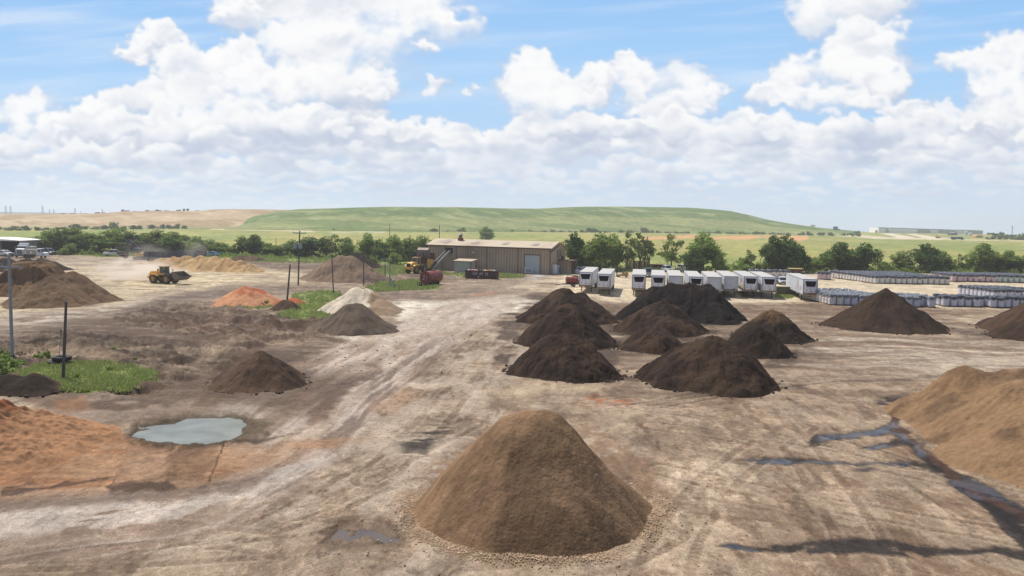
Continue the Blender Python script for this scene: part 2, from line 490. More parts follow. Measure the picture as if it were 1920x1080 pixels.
def ground_colour(x, y):
    u, v = proj(x, y, np.zeros_like(x))
    u = u.astype(np.float32); v = v.astype(np.float32)
    k = np.clip(y / 60, .5, 20)
    nA = fbm(x / 3.1, y / 3.1, 5, k=0); nB = fbm(x / 9 + 30, y / 9, 5, k=2); nC = fbm(x / 31 + 9, y / 31, 4, k=4)
    nF = fbm(x / .7, y / .7, 4, .6, k=1)
    # ragged edges: shift the lookup by noise, a few percent of the distance
    wx = u + (nA - .5) * 34 + (nB - .5) * 30
    wy = v + ((nF - .5) * 9 + (nB - .5) * 16) * np.clip((v - HZ) / 330, .12, 1.2)
    col = np.zeros(x.shape + (3,), np.float32) + C(166, 143, 120)
    wet = np.zeros(x.shape, np.float32)
    rg = fbm(x / 4.5 + 3, y / 1.7, 5, .55, k=2)
    def bl(m, c, s=1.0):
        nonlocal col
        col += (c - col) * (np.clip(m, 0, 1) * s)[..., None]
    def pl(pts, soft=6, raw=False):
        a = [p[0] for p in pts]; b = [p[1] for p in pts]
        o = np.zeros(u.shape, np.float32)
        bb = (wx > min(a) - soft * 3) & (wx < max(a) + soft * 3) & (wy > min(b) - soft * 3) & (wy < max(b) + soft * 3)
        if bb.any():
            o[bb] = sstep(-soft, soft, sdpoly(wx[bb], wy[bb], pts))
        return o
    # streaks: along Y in the near yard, along the haul road, across further off
    so_, al = polyline(x, y, ROAD, 9)
    sY = fbm(x / .55 + nB * 3, y / 7, 5, .55, k=3)
    sX = fbm(x / 14 + nB, y / 2.2 + nC * 4, 5, .55, k=5)
    sR = fbm(so_ / .8, al / 9, 5, .55, k=6)
    sR2 = fbm(so_ / 2.4 + 7, al / 14, 5, .6, k=1)
    bl(sstep(.42, .62, nC), C(182, 160, 138), .7)
    bl(sstep(.55, .7, nB), C(148, 124, 102), .6)
    bl(sstep(.5, .68, sX) * sstep(40, 70, y), C(201, 183, 160), .65)
    bl(sstep(.52, .7, 1 - sX) * sstep(40, 70, y), C(128, 108, 92), .55)
    # near right: lighter clay with tyre tracks along Y
    nr = pl([(1240,760),(1600,700),(1925,700),(1925,1120),(1100,1120),(1230,960)], 60)
    bl(nr, C(178, 153, 128), .7)
    bl(nr * sstep(.5, .64, sY), C(196, 173, 148), .6)
    bl(nr * sstep(.53, .66, 1 - sY), C(150, 124, 101), .6)
    bl(pl([(1270,850),(1350,830),(1440,880),(1480,990),(1380,1010),(1280,1000),(1240,930)], 30) * sstep(.4, .62, nF * .6 + nA * .4), C(222, 200, 172), .85)
    bl(pl([(1130,760),(1300,750),(1380,790),(1320,830),(1200,820)], 30), C(212, 190, 162), .45)
    # dark joint and bands running to the lower right
    for pts, wd, c_, s_ in (([(1440,720),(1560,800),(1680,890),(1800,975),(1925,1075)], 3.5, C(112, 92, 76), .75),
                           ([(1600,880),(1720,960),(1800,1030),(1860,1090)], 12, C(140, 116, 94), .5),
                           ([(1560,880),(1640,960),(1700,1040),(1740,1090)], 14, C(145, 120, 98), .5),
                           ([(1300,930),(1420,950),(1560,985),(1700,1000)], 5, C(134, 110, 90), .5),
                           ([(1300,960),(1450,975),(1600,1010)], 4, C(134, 110, 90), .4),
                           ([(1480,724),(1600,716),(1760,708),(1925,704)], 3.0, C(92, 76, 66), .8),
                           ([(1200,800),(1230,825),(1240,850)], 5, C(130, 105, 84), .6),
                           ([(1190,745),(1280,760),(1420,745)], 3, C(140, 112, 90), .5),
                           ([(890,830),(905,800),(935,795)], 2, C(140, 118, 98), .6),
                           ([(560,905),(700,880),(800,868)], 3, C(120, 98, 80), .6),
                           ([(1320,690),(1500,730),(1750,790)], 2.2, C(130, 108, 90), .5),
                           ([(1800,578),(1815,590),(1850,612),(1925,640)], 2.2, C(120, 100, 84), .7)):
        d, _ = polyline(wx * .25 + u * .75, wy * .4 + v * .6, pts)
        bl(sstep(wd, wd * .3, np.abs(d)), c_, s_)
    # twin wheel tracks, thin, fanning over the yard
    for q, (a, b) in enumerate([((1250,1085),(1330,760)),((1500,1085),(1420,760)),((1580,1085),(1470,790)),((900,760),(1200,600)),((700,1085),(480,900)),((1150,735),(1560,660)),((960,600),(780,760)),((860,1085),(600,950)),((1100,1070),(1290,800)),((1700,700),(1300,560)),((560,770),(860,620)),((540,800),(900,640))]):
        pa, pb = yd(*a), yd(*b)
        bend = (pb[1] - pa[1]) * .05 * (1 if q % 2 else -1)
        mid = ((pa[0] + pb[0]) / 2 + bend, (pa[1] + pb[1]) / 2)
        d, al2 = polyline(x + (nB - .5) * 1.2, y, [pa, mid, pb])
        ends = sstep(0, 4, al2) * sstep(0, 4, math.hypot(pb[0] - pa[0], pb[1] - pa[1]) - al2)
        tr = sstep(.34, .12, np.abs(np.abs(d) - 1.05)) * ends
        tread = .6 + .4 * np.sin(al2 * 14)
        bl(tr * tread * sstep(.3, .6, nA), C(128, 104, 84), .5)
    # crusts and scuffs of the near yard
    nr2 = sstep(95, 70, y)
    s5 = fbm(x / 1.5 + nB * 2, y / 3.2, 7, .66, k=1); s6 = fbm(x / 1.1 + 40, y / 2.6 + nB, 7, .66, k=5); s7 = fbm(x / 3.4 + 11, y / 5, 7, .64, k=3)
    bl(nr2 * sstep(.525, .56, s5), C(204, 182, 156), .34); bl(nr2 * sstep(.53, .565, s6), C(120, 99, 82), .4)
    bl(nr2 * sstep(.54, .56, s7), C(208, 188, 164), .34); bl(nr2 * sstep(.45, .43, s7), C(128, 106, 88), .35)
    trk = np.zeros_like(wet)
    arcs = [((1235,1090),(1290,900),(1500,800)),((1240,880),(1500,940),(1925,1010)),((1230,800),(1500,830),(1900,930)),((1180,760),(1450,790),(1700,870)),((1100,755),(1300,740),(1650,700)),
            ((880,790),(760,850),(560,960)),((860,830),(700,930),(420,1010)),((740,1085),(560,1010),(250,990)),((980,600),(900,700),(700,900)),((1010,560),(860,640),(740,760)),((700,1000),(480,1040),(0,1050)),
            ((1240,1000),(1120,1075),(900,1085)),((1640,1090),(1580,900),(1420,760)),((1925,700),(1600,690),(1200,760)),((1925,660),(1500,700),(1250,640)),((1150,600),(1350,590),(1800,640)),
            ((560,770),(640,720),(900,590)),((200,760),(380,740),(560,760)),((120,760),(160,800),(300,840)),((0,640),(300,600),(560,560)),((0,610),(260,575),(560,545)),((430,560),(700,552),(1050,540))]
    for q, (p0_, p1_, p2_) in enumerate(arcs):
        pts = []
        for i in range(9):
            t_ = i / 8; pts.append(yd(*[(1 - t_) ** 2 * p0_[k_] + 2 * t_ * (1 - t_) * p1_[k_] + t_ * t_ * p2_[k_] for k_ in (0, 1)]))
        xs_ = [p_[0] for p_ in pts]; ys_ = [p_[1] for p_ in pts]
        bb = (x > min(xs_) - 3) & (x < max(xs_) + 3) & (y > min(ys_) - 3) & (y < max(ys_) + 3)
        if not bb.any(): continue
        d_, a_ = polyline(x[bb] + (nB[bb] - .5) * .5, y[bb], pts)
        m_ = sstep(.32, .16, np.abs(np.abs(d_) - 1.0)) * (.55 + .45 * (np.sin(a_ * 15 + np.abs(np.abs(d_) - 1) * 10) > 0)) * sstep(.28, .5, nA[bb])
        e_ = sstep(.18, .06, np.abs(np.abs(np.abs(d_) - 1.0) - .38)) * sstep(.28, .5, nA[bb])
        col[bb] += (C(122, 100, 82) - col[bb]) * (m_ * .4)[..., None]
        col[bb] += (C(206, 186, 162) - col[bb]) * (e_ * .3)[..., None]
        trk[bb] = np.maximum(trk[bb], m_)
    # ---- left half
    bl(pl([(-60,700),(-60,625),(150,600),(330,570),(420,576),(560,600),(660,640),(520,690),(400,760),(200,790),(60,760)], 14), C(120, 100, 84), .92)
    dk = pl([(-60,712),(0,645),(110,628),(250,640),(480,650),(420,680),(300,700),(100,668)], 12)
    bl(dk * sstep(.45, .56, rg), C(88, 73, 62), .85); bl(dk * sstep(.5, .38, rg), C(186, 162, 136), .35)
    bl(pl([(210,592),(300,572),(360,574),(330,592),(250,600)], 6) * sstep(.42, .52, rg), C(84, 69, 58), .9)
    bl(pl([(250,592),(420,585),(600,600),(640,625),(520,640),(400,628),(280,612)], 8), C(124, 101, 84), .8)
    bl(pl([(200,600),(320,572),(420,578),(600,590),(640,620),(520,640),(380,630)], 8) * sstep(.5, .6, rg), C(100, 82, 68), .7)
    bl(pl([(330,650),(520,625),(610,640),(500,665),(420,700),(300,720)], 8) * sstep(.45, .62, nA * .5 + sX * .5), C(186, 164, 140), .75)
    bl(pl([(0,660),(160,650),(230,662),(200,676),(60,672)], 6) * sstep(.4, .6, sX), C(196, 170, 140), .6)
    bl(pl([(60,745),(200,735),(330,740),(420,760),(330,785),(200,800),(110,790)], 12) * sstep(.42, .62, nA), C(184, 164, 146), .6)
    bl(pl([(90,745),(160,740),(170,765),(110,775)], 8), C(176, 128, 88), .5)
    # grey haul road on the left and past the building
    gr = pl([(-60,650),(-60,612),(120,590),(300,556),(430,535),(560,536),(700,545),(860,538),(1040,520),(1070,545),(960,560),(800,560),(700,556),(560,548),(420,560),(300,576),(120,612)], 10)
    bl(gr, C(150, 132, 116), .8); bl(gr * sstep(.47, .6, sX), C(122, 107, 96), .7)
    bl(pl([(-60,615),(0,585),(160,580),(230,560),(330,548),(300,560),(160,598),(0,622)], 6) * sstep(.35, .6, nA), C(214, 200, 182), .8)
    # pale yard round the wheel loader
    pe = pl([(-60,600),(-60,520),(60,500),(110,488),(200,480),(280,487),(330,508),(560,512),(620,525),(560,532),(430,538),(300,552),(220,570),(140,575)], 9)
    bl(pe, C(216, 197, 166), .95)
    bl(pl([(215,520),(260,505),(500,505),(560,515),(420,530),(260,545)], 7), C(232, 212, 176), .85)
    bl(pl([(100,480),(200,478),(280,486),(260,500),(130,500),(90,492)], 6) * sstep(.4, .6, sX), C(176, 160, 143), .8)
    bl(pe * sstep(.53, .66, sX), C(176, 158, 136), .55)
    bl(pl([(440,488),(640,490),(640,503),(520,506)], 4), C(128, 110, 94), .85)
    # white sand spread right of the white pile
    ws = pl([(630,628),(700,632),(752,618),(748,592),(728,570),(760,566),(900,560),(985,558),(1000,570),(940,592),(850,612),(740,640),(660,642)], 8)
    bl(ws, C(242, 230, 210), .97)
    bl(ws * sstep(.5, .6, fbm(x / 2.2, y / 2.2, 5, k=6)) * sstep(800, 920, u), C(196, 180, 162), .75)
    # tan yard in front of the building
    bl(pl([(760,548),(900,525),(1060,512),(1200,505),(1200,545),(1090,560),(980,560)], 6), C(186, 165, 142), .55)
    bl(pl([(950,540),(1040,518),(1200,512),(1180,548),(1030,552)], 5) * sstep(.4, .55, nB), C(222, 202, 174), .9)
    bl(pl([(985,524),(1010,514),(1030,518),(1000,524)], 2), C(205, 198, 190), .9)
    bl(pl([(880,552),(920,545),(935,549),(900,556)], 2), C(180, 125, 95), .6)
    bl(pl([(840,545),(900,541),(915,545),(870,549)], 2), C(110, 98, 88), .6)
    # pale pad under the trailers and pallets
    hr0 = sstep(7.5, 5, np.abs(so_ + 1.0))
    pp = pl([(1045,530),(1060,512),(1130,500),(1500,502),(1600,510),(1925,508),(2300,508),(2300,582),(1925,580),(1760,577),(1500,569),(1300,565),(1150,566),(1100,556),(1050,552)], 4)
    bl(pp, C(231, 213, 184), .97)
    bl(pp * sstep(.55, .7, nB), C(212, 193, 164), .5)
    bl(pl([(1090,570),(1300,566),(1500,570),(1760,580),(1925,585),(2300,590),(2300,600),(1925,603),(1700,592),(1400,590),(1150,588)], 5), C(136, 112, 90), .85)
    bl(pl([(1760,590),(1925,588),(2000,600),(1925,620),(1830,615)], 6) * sstep(.4, .55, nA), C(214, 194, 166), .7)
    bl(pl([(1480,640),(1560,615),(1700,630),(1925,650),(1925,720),(1700,700),(1500,690)], 20) * sstep(.46, .6, sX), C(206, 190, 170), .75)
    bl(pl([(1760,612),(1925,622),(1925,634),(1800,630)], 5), C(104, 88, 76), .8)
    bl(pl([(1455,655),(1540,660),(1580,678),(1480,678)], 10), C(96, 80, 70), .7)
    bl(pl([(670,535),(700,515),(740,516),(770,508),(812,514),(840,520),(820,530),(770,523),(730,526)], 4) * sstep(.3, .5, nA), C(120, 98, 82), .85)
    # fine streaks in the caked mud
    s3 = fbm(x / 4.2 + nB, y / .9 + nC * 3, 5, .6, k=4); s4 = fbm(x / 7 + 20, y / 1.5, 5, .6, k=7)
    fy_ = sstep(55, 75, y) * (1 - .55 * pp) * (1 - .5 * hr0)
    bl(sstep(.53, .575, s3) * fy_, C(202, 182, 158), .34); bl(sstep(.55, .59, s4) * fy_, C(116, 98, 84), .4)
    # dark material round the compost piles
    for pts in ([(940,600),(1010,545),(1160,575),(1170,660),(1160,700),(1050,722),(925,700)], [(1150,600),(1240,560),(1390,600),(1310,660),(1160,665)], [(1205,725),(1300,650),(1470,600),(1535,640),(1500,670),(1475,722),(1330,742)]):
        bl(pl(pts, 10) * sstep(.35, .55, nA), C(96, 80, 68), .8)
    bl(pl([(900,738),(1000,720),(1150,722),(1240,745),(1180,775),(1000,765)], 16) * sstep(.4, .6, nB), C(216, 194, 164), .75)
    for pts in ([(1090,748),(1100,742),(1128,744),(1118,751)], [(1135,750),(1150,744),(1172,747),(1160,753)]):
        bl(pl(pts, 4) * sstep(.35, .55, nF), C(206, 132, 92), .7)
    bl(pl([(1060,735),(1180,738),(1200,760),(1080,760)], 8) * sstep(.5, .6, nF), C(190, 130, 92), .5)
    # haul road with whitish caked plaques
    hr = sstep(6.8, 4.8, np.abs(so_ + 1.0 + (sR2 - .5) * 3)) * (sstep(155, 130, y))
    bl(hr, C(174, 152, 134), .6)
    bl(hr * sstep(.44, .56, sR * .35 + sR2 * .65), C(210, 193, 178), .92)
    hb = sstep(11, 7.5, np.abs(so_ - 7 + (sR2 - .5) * 4)) * sstep(120, 90, y)
    bl(hb * sstep(.45, .6, fbm(so_ / 1.6, al / 5, 5, .6, k=2)), C(206, 188, 168), .6)
    bl(sstep(2.2, .6, np.abs(so_ - 3.4 + (sR2 - .5) * 4)) * sstep(.4, .55, sR) * sstep(110, 80, y), C(124, 104, 90), .7)
    bl(pl([(560,790),(660,700),(720,670),(700,700),(600,790)], 8), C(120, 96, 80), .7)
    bl(pl([(-60,975),(0,962),(200,955),(340,940),(470,895),(600,840),(640,850),(560,900),(430,950),(330,985),(100,1010),(-60,1015)], 12) * sstep(.4, .5, sR * .5 + s5 * .5), C(212, 197, 183), .85)
    bl(pl([(-60,940),(0,925),(200,920),(420,905),(520,880),(470,920),(300,948),(0,962),(-60,965)], 7), C(142, 122, 106), .85)
    # dark brown spread round the lone pile at the left
    bl(pl([(380,745),(400,700),(480,650),(600,700),(680,705),(620,760),(500,775)], 18), C(112, 92, 76), .8)
    # orange clay with the scraped ramp
    oc = pl([(-60,925),(-60,780),(60,770),(230,815),(300,834),(440,842),(600,826),(640,838),(540,868),(400,905),(220,920),(0,928)], 16)
    oc = oc * (1 - .55 * sstep(400, 600, u))
    bl(oc, C(186, 148, 114), .92); bl(oc * sstep(.46, .6, sX), C(170, 122, 86), .7); bl(oc * sstep(.55, .66, nB), C(206, 168, 130), .6); bl(oc * sstep(.56, .62, nF * .5 + nA * .5), C(150, 112, 82), .6)
    bl(pl([(236,836),(334,838),(322,912),(212,912)], 9) * (.5 + .5 * sstep(.35, .55, nF)), C(168, 138, 114), .8)
    bl(pl([(332,838),(418,838),(392,905),(322,912)], 9) * (.6 + .4 * sstep(.4, .55, sR)), C(138, 110, 86), .9)
    d, _ = polyline(u, v, [(240,836),(222,870),(212,905)]); bl(sstep(2.6, .6, np.abs(d + (nF - .5) * 6)) * sstep(.3, .55, nA), C(104, 82, 66), .8)
    d, _ = polyline(u, v, [(418,838),(405,870),(392,902)]); bl(sstep(3, .6, np.abs(d + (nF - .5) * 8)) * sstep(.3, .55, nA), C(98, 78, 64), .8)
    bl(pl([(160,935),(200,912),(240,906),(330,905),(340,920),(240,930)], 5) * sstep(.45, .52, nA), C(96, 78, 64), .9)
    bl(pl([(0,920),(100,903),(210,895),(210,899),(80,912),(0,930)], 2.5), C(90, 72, 62), .8)
    bl(pl([(1,912),(30,908),(60,902),(20,916)], 2), C(80, 60, 56), .6)
    bl(pl([(500,815),(640,812),(700,822),(560,845)], 8) * sstep(.4, .6, nA), C(190, 148, 112), .4)
    bl(pl([(690,770),(760,735),(800,742),(730,790)], 12) * sstep(.45, .6, nB), C(196, 156, 122), .4)
    # pond rim
    rim_ = np.maximum(sstep(26, 6, np.abs(sdpoly(wx, wy, POND))), sstep(20, 4, np.abs(sdpoly(wx, wy, PUD2))))
    bl(pl([(225,815),(240,790),(330,776),(460,772),(510,790),(500,812),(440,832),(330,842),(262,832)], 9), C(118, 102, 80), .9)
    bl(pl([(282,790),(300,782),(312,786),(300,796)], 3), C(70, 60, 50), .8)
    bl(pl([(240,830),(340,838),(480,822),(560,806),(480,830),(340,846)], 3), C(92, 74, 58), .8)
    bl(rim_ * sstep(.3, .5, nF * .5 + nA * .5), C(98, 84, 66), .75); wet = np.maximum(wet, rim_ * .5)
    # soot and mud spots
    bl(pl([(745,850),(742,828),(790,800),(835,788),(850,800),(812,830),(800,852)], 16) * sstep(.38, .48, fbm(x / 2, y / .5, 5, k=3)), C(70, 63, 58), .9)
    bl(pl([(590,1015),(600,980),(650,965),(690,975),(640,1000),(640,1020)], 9) * sstep(.35, .5, nF), C(92, 78, 66), .85)
    bl(pl([(580,1010),(640,960),(700,960),(760,1005),(770,1025),(640,1030)], 12), C(140, 118, 98), .7)
    # spilled fines round the near pile
    ring = pl([(735,960),(780,890),(900,820),(1100,790),(1235,870),(1215,960),(1170,1020),(1040,1065),(900,1062),(790,1020)], 14)
    bl(ring * sstep(.3, .55, nF), C(158, 130, 104), .7)
    # wet streaks
    for pts in WET:
        a = pl(pts, 4) * sstep(.26, .4, nF * .5 + nA * .5)
        bl(a, C(62, 56, 54), .92)
        wet = np.maximum(wet, a * (.45 + .5 * sstep(.47, .56, nA * .6 + nB * .4)))
    for pts in (POND, PUD2):
        wet = np.maximum(wet, pl(pts, 5) * .5)
    # red-brown rim along the right pile
    d, _ = polyline(wx, wy, [(1668,750),(1680,800),(1740,850),(1800,905),(1925,965)])
    bl(sstep(9, 3, np.abs(d)), C(110, 78, 60), .6)
    # grass
    g = np.zeros_like(wet)
    for kx, pts in GRASS.items():
        g = np.maximum(g, pl(pts, 4 if kx in ('near', 'left') else 2.0))
    gcol = C(128, 146, 78) + (C(164, 168, 108) - C(128, 146, 78)) * sstep(.35, .65, nA)[..., None]
    bl(g * sstep(.18, .4, nF * .5 + nA * .5), gcol, .95)
    wet *= 1 - g
    # ---- fields beyond the yard
    edge = np.interp(u, [-400, 0, 140, 240, 380, 640, 700, 800, 1060, 1150, 1500, 1600, 1925, 2400], [470, 470, 470, 474, 486, 490, 494, 500, 508, 501, 503, 508, 507, 507])
    fld = sstep(1.5, -1.5, v - edge + (nA - .5) * 3)
    f1 = fbm(x / 60, y / 110, 5, k=3); f2 = fbm(x / 12, y / 30, 5, k=5); f3 = fbm(x / 26 + 5, y / 90, 5, k=1)
    fc = C(146, 156, 86) + (C(172, 170, 100) - C(146, 156, 86)) * sstep(.35, .62, f1)[..., None]
    fc = fc + (C(118, 140, 70) - fc) * (sstep(.5, .7, f2) * .6)[..., None]
    near = sstep(300, 230, y)[..., None] if True else 0
    fc = fc + (C(128, 146, 74) - fc) * near * .6
    fc = fc * (1 + (fbm(x / 4, y / 8, 4, k=6) - .5) * .45)[..., None]
    fc = fc + (C(178, 164, 96) - fc) * (sstep(.5, .68, f3) * .55 * sstep(300, 420, y))[..., None]
    col = col + (fc - col) * fld[..., None]
    wet *= 1 - fld
    def far(pts, c_, s_=.9, w_=1.2):
        a = [p[0] for p in pts]; b = [p[1] for p in pts]
        uu_ = u + (f2 - .5) * 16; vv_ = v + (f2 - .5) * 2.4
        m_ = sstep(-w_, w_, sdpoly(uu_, vv_, pts))
        if len(pts) > 9: m_ = m_ * sstep(.34, .5, fbm(x / 20, y / 26, 4, k=7))
        bl(m_, c_, s_)
    far([(392,431),(420,424),(470,429),(590,433),(590,435),(470,431.5)], C(226, 208, 176), .9, .8)
    far([(616,434.6),(720,434.8),(720,436),(616,435.6)], C(214, 214, 200), .8, .6)
    far([(1196,447),(1280,440),(1310,441),(1345,444),(1440,441),(1515,443),(1510,452),(1450,449),(1300,448),(1200,450)], C(226, 168, 118), .95, 1)
    far([(1600,453),(1750,455),(1925,460),(1925,464),(1700,458)], C(150, 158, 92), .5, 2)
    far([(1560,441),(1600,438.6),(1640,443),(1700,446),(1925,451.2),(1925,452.6),(1760,449),(1640,448),(1600,444)], C(226, 210, 184), .9, .8)
    far([(1652,437.5),(1672,437.5),(1720,446),(1690,447)], C(232, 218, 196), .95, .8)
    far([(1700,438.5),(1716,438.5),(1780,448.5),(1740,448)], C(232, 218, 196), .95, .8)
    mean_ = C(176, 155, 132)
    yc = mean_ * (np.maximum(col, .004) / mean_) ** 1.16 * .81
    col = yc + (col - yc) * fld[..., None]
    col *= np.array([1.02, 1.0, .95], np.float32)
    return col, wet, dict(g=g, trk=trk, rg=rg, u=u, v=v, wx=wx, wy=wy, nA=nA, nB=nB, nF=nF, pl=pl, fld=fld, so=so_)

def build_ground():
    us = np.concatenate([np.linspace(-2600, -90, 120), np.arange(-88, 2010, 1.9), np.linspace(2012, 4500, 110)])
    vs = np.concatenate([np.linspace(2500, 1125, 50), np.arange(1122, 432, -1.5), np.arange(431.5, 417.8, -.6)])
    U, V = np.meshgrid(us, vs)
    Y = CAMH * F / (V - HZ)
    X = (U - CX) / F * Y
    # rows at constant distance, so u/v here are only a spacing
    col, wet, q = ground_colour(X, Y)
    Z = ground_height(X, Y)
    pl, nA, nB, nF = q['pl'], q['nA'], q['nB'], q['nF']
    yard = 1 - q['fld']
    Z = Z + yard * ((nA - .5) * .16 + (nF - .5) * .035 * sstep(160, 60, Y) + (nB - .5) * .3 * sstep(30, 60, Y))
    rough = np.maximum(pl([(-60,712),(0,640),(110,624),(250,636),(480,640),(560,620),(420,690),(300,710),(100,674)], 12),
                       pl([(200,600),(300,568),(440,572),(600,590),(640,625),(500,650),(300,620)], 8))
    rough = np.maximum(rough, pl([(210,700),(300,680),(520,640),(420,700),(300,735),(200,748)], 8))
    rough = rough * (1 - sstep(0, .6, q['g']))
    ns = fbm(X / 1.7, Y / 1.2, 5, .55, k=2, bil=True)
    Z = Z + rough * ((q['rg'] - .5) * 2.4 + (ns - .6) * .8 + (nF - .5) * .25)
    berm, _ = polyline(q['wx'], q['wy'], [(150,745),(230,735),(290,715)])
    Z = Z + sstep(7, 1, np.abs(berm)) * .35 * ns
    berm, _ = polyline(q['u'], q['v'], [(245,828),(330,840),(430,832),(500,815)])
    Z = Z + sstep(7, 1, np.abs(berm)) * .3 * ns
    Z = Z - q['trk'] * .05 * yard
    # shallow bowls for the water
    for pts, dp in ((POND, .5), (PUD2, .28)):
        Z = Z - sstep(-14, 12, sdpoly(q['u'], q['v'], pts) + (nA - .5) * 34 + (nF - .5) * 14) * dp
    for pts in WET:
        a = [p[0] for p in pts]
        Z = Z - pl(pts, 6) * .05
    Z = Z + pl([(236,836),(334,838),(322,912),(212,912)], 5) * -.06
    cc = np.concatenate([col, wet[..., None]], -1)
    m = bpy.data.materials.new('ground'); m.use_nodes = True
    n, l = m.node_tree.nodes, m.node_tree.links
    b = n['Principled BSDF']; at = n.new('ShaderNodeAttribute'); at.attribute_name = 'col'
    geo = n.new('ShaderNodeNewGeometry')
    def noise(sc, det=6, ro=.6, stretch=(1, 1, 1)):
        mp = n.new('ShaderNodeMapping'); mp.inputs['Scale'].default_value = stretch
        l.new(geo.outputs['Position'], mp.inputs[0])
        t = n.new('ShaderNodeTexNoise'); t.inputs['Scale'].default_value = sc; t.inputs['Detail'].default_value = det; t.inputs['Roughness'].default_value = ro
        l.new(mp.outputs[0], t.inputs['Vector']); return t.outputs['Fac']
    def rmap(x, a, b_, c_, d_):
        t = n.new('ShaderNodeMapRange'); t.inputs[1].default_value = a; t.inputs[2].default_value = b_; t.inputs[3].default_value = c_; t.inputs[4].default_value = d_
        l.new(x, t.inputs[0]); return t.outputs[0]
    def mul(a, b_):
        t = n.new('ShaderNodeMath'); t.operation = 'MULTIPLY'; l.new(a, t.inputs[0]); l.new(b_, t.inputs[1]); return t.outputs[0]
    f1 = rmap(noise(2.2, 10, .75), .3, .7, .72, 1.28)
    f2 = rmap(noise(.5, 6, .6, (1, .25, 1)), .3, .7, .84, 1.16)
    f3 = rmap(noise(11, 4, .7), .35, .65, .93, 1.07)
    fl = rmap(noise(.33, 13, .74, (1, .5, 1)), .535, .56, 1.0, 1.2)
    sp = rmap(noise(.5, 13, .76, (1, .45, 1)), .44, .415, 1.0, .74)
    gr = rmap(noise(15, 4, .8), .42, .58, .76, 1.24)
    fl2 = rmap(noise(1.3, 12, .76, (1, .6, 1)), .54, .565, 1.0, 1.2)
    sp2 = rmap(noise(1.9, 12, .78, (1, .6, 1)), .445, .425, 1.0, .76)
    fac = mul(mul(mul(f1, f2), mul(f3, fl2)), mul(mul(fl, sp), mul(gr, sp2)))
    vm = n.new('ShaderNodeVectorMath'); vm.operation = 'SCALE'
    l.new(at.outputs['Color'], vm.inputs[0]); l.new(fac, vm.inputs['Scale'])
    l.new(vm.outputs[0], b.inputs['Base Color'])
    wetr = rmap(at.outputs['Alpha'], .4, .95, .9, .22)
    l.new(wetr, b.inputs['Roughness'])
    l.new(rmap(at.outputs['Alpha'], .3, .95, .15, .2), b.inputs['Specular IOR Level'])
    bp = n.new('ShaderNodeBump'); bp.inputs['Distance'].default_value = .2
    l.new(noise(2.6, 10, .75), bp.inputs['Height']); l.new(rmap(at.outputs['Alpha'], .3, .8, .55, .02), bp.inputs['Strength'])
    l.new(bp.outputs[0], b.inputs['Normal'])
    o = gridmesh('ground', X, Y, Z, cc, m)
    tag(o, kind='structure')
build_ground()

# water in the two hollows
def water(name, pts, z, m, grow=1.0):
    c = [G(*p) for p in pts]
    cx = sum(p.x for p in c) / len(c); cy = sum(p.y for p in c) / len(c)
    bm = bmesh.new()
    vs = [bm.verts.new((cx + (p.x - cx) * grow, cy + (p.y - cy) * grow, z)) for p in c]
    bm.faces.new(vs)
    me = bpy.data.meshes.new(name); bm.to_mesh(me); bm.free()
    me.materials.append(m)
    o = bpy.data.objects.new(name, me); COL.objects.link(o)
    return tag(o, kind='structure')

def water_mat(name, c, rough):
    m = bpy.data.materials.new(name); m.use_nodes = True
    n, l = m.node_tree.nodes, m.node_tree.links
    b = n['Principled BSDF']; b.inputs['Base Color'].default_value = (*map(float, c), 1)
    b.inputs['Roughness'].default_value = rough; b.inputs['Specular IOR Level'].default_value = .22; b.inputs['IOR'].default_value = 1.33
    g = n.new('ShaderNodeNewGeometry'); t = n.new('ShaderNodeTexNoise'); t.inputs['Scale'].default_value = .5; t.inputs['Detail'].default_value = 3
    l.new(g.outputs['Position'], t.inputs['Vector'])
    bp = n.new('ShaderNodeBump'); bp.inputs['Strength'].default_value = .04; l.new(t.outputs['Fac'], bp.inputs['Height']); l.new(bp.outputs[0], b.inputs['Normal'])
    cr = n.new('ShaderNodeValToRGB'); cr.color_ramp.elements[0].position = .4; cr.color_ramp.elements[1].position = .62
    cr.color_ramp.elements[0].color = (*map(float, c), 1); cr.color_ramp.elements[1].color = (*[float(k) * 1.35 for k in c], 1)
    l.new(t.outputs['Fac'], cr.inputs[0]); l.new(cr.outputs[0], b.inputs['Base Color'])
    return m
water('pond_water', POND, -.22, water_mat('pond_water', C(134, 136, 124), .22), 1.45)
water('puddle_water', PUD2, -.13, water_mat('puddle_water', C(100, 90, 84), .3), 1.35)

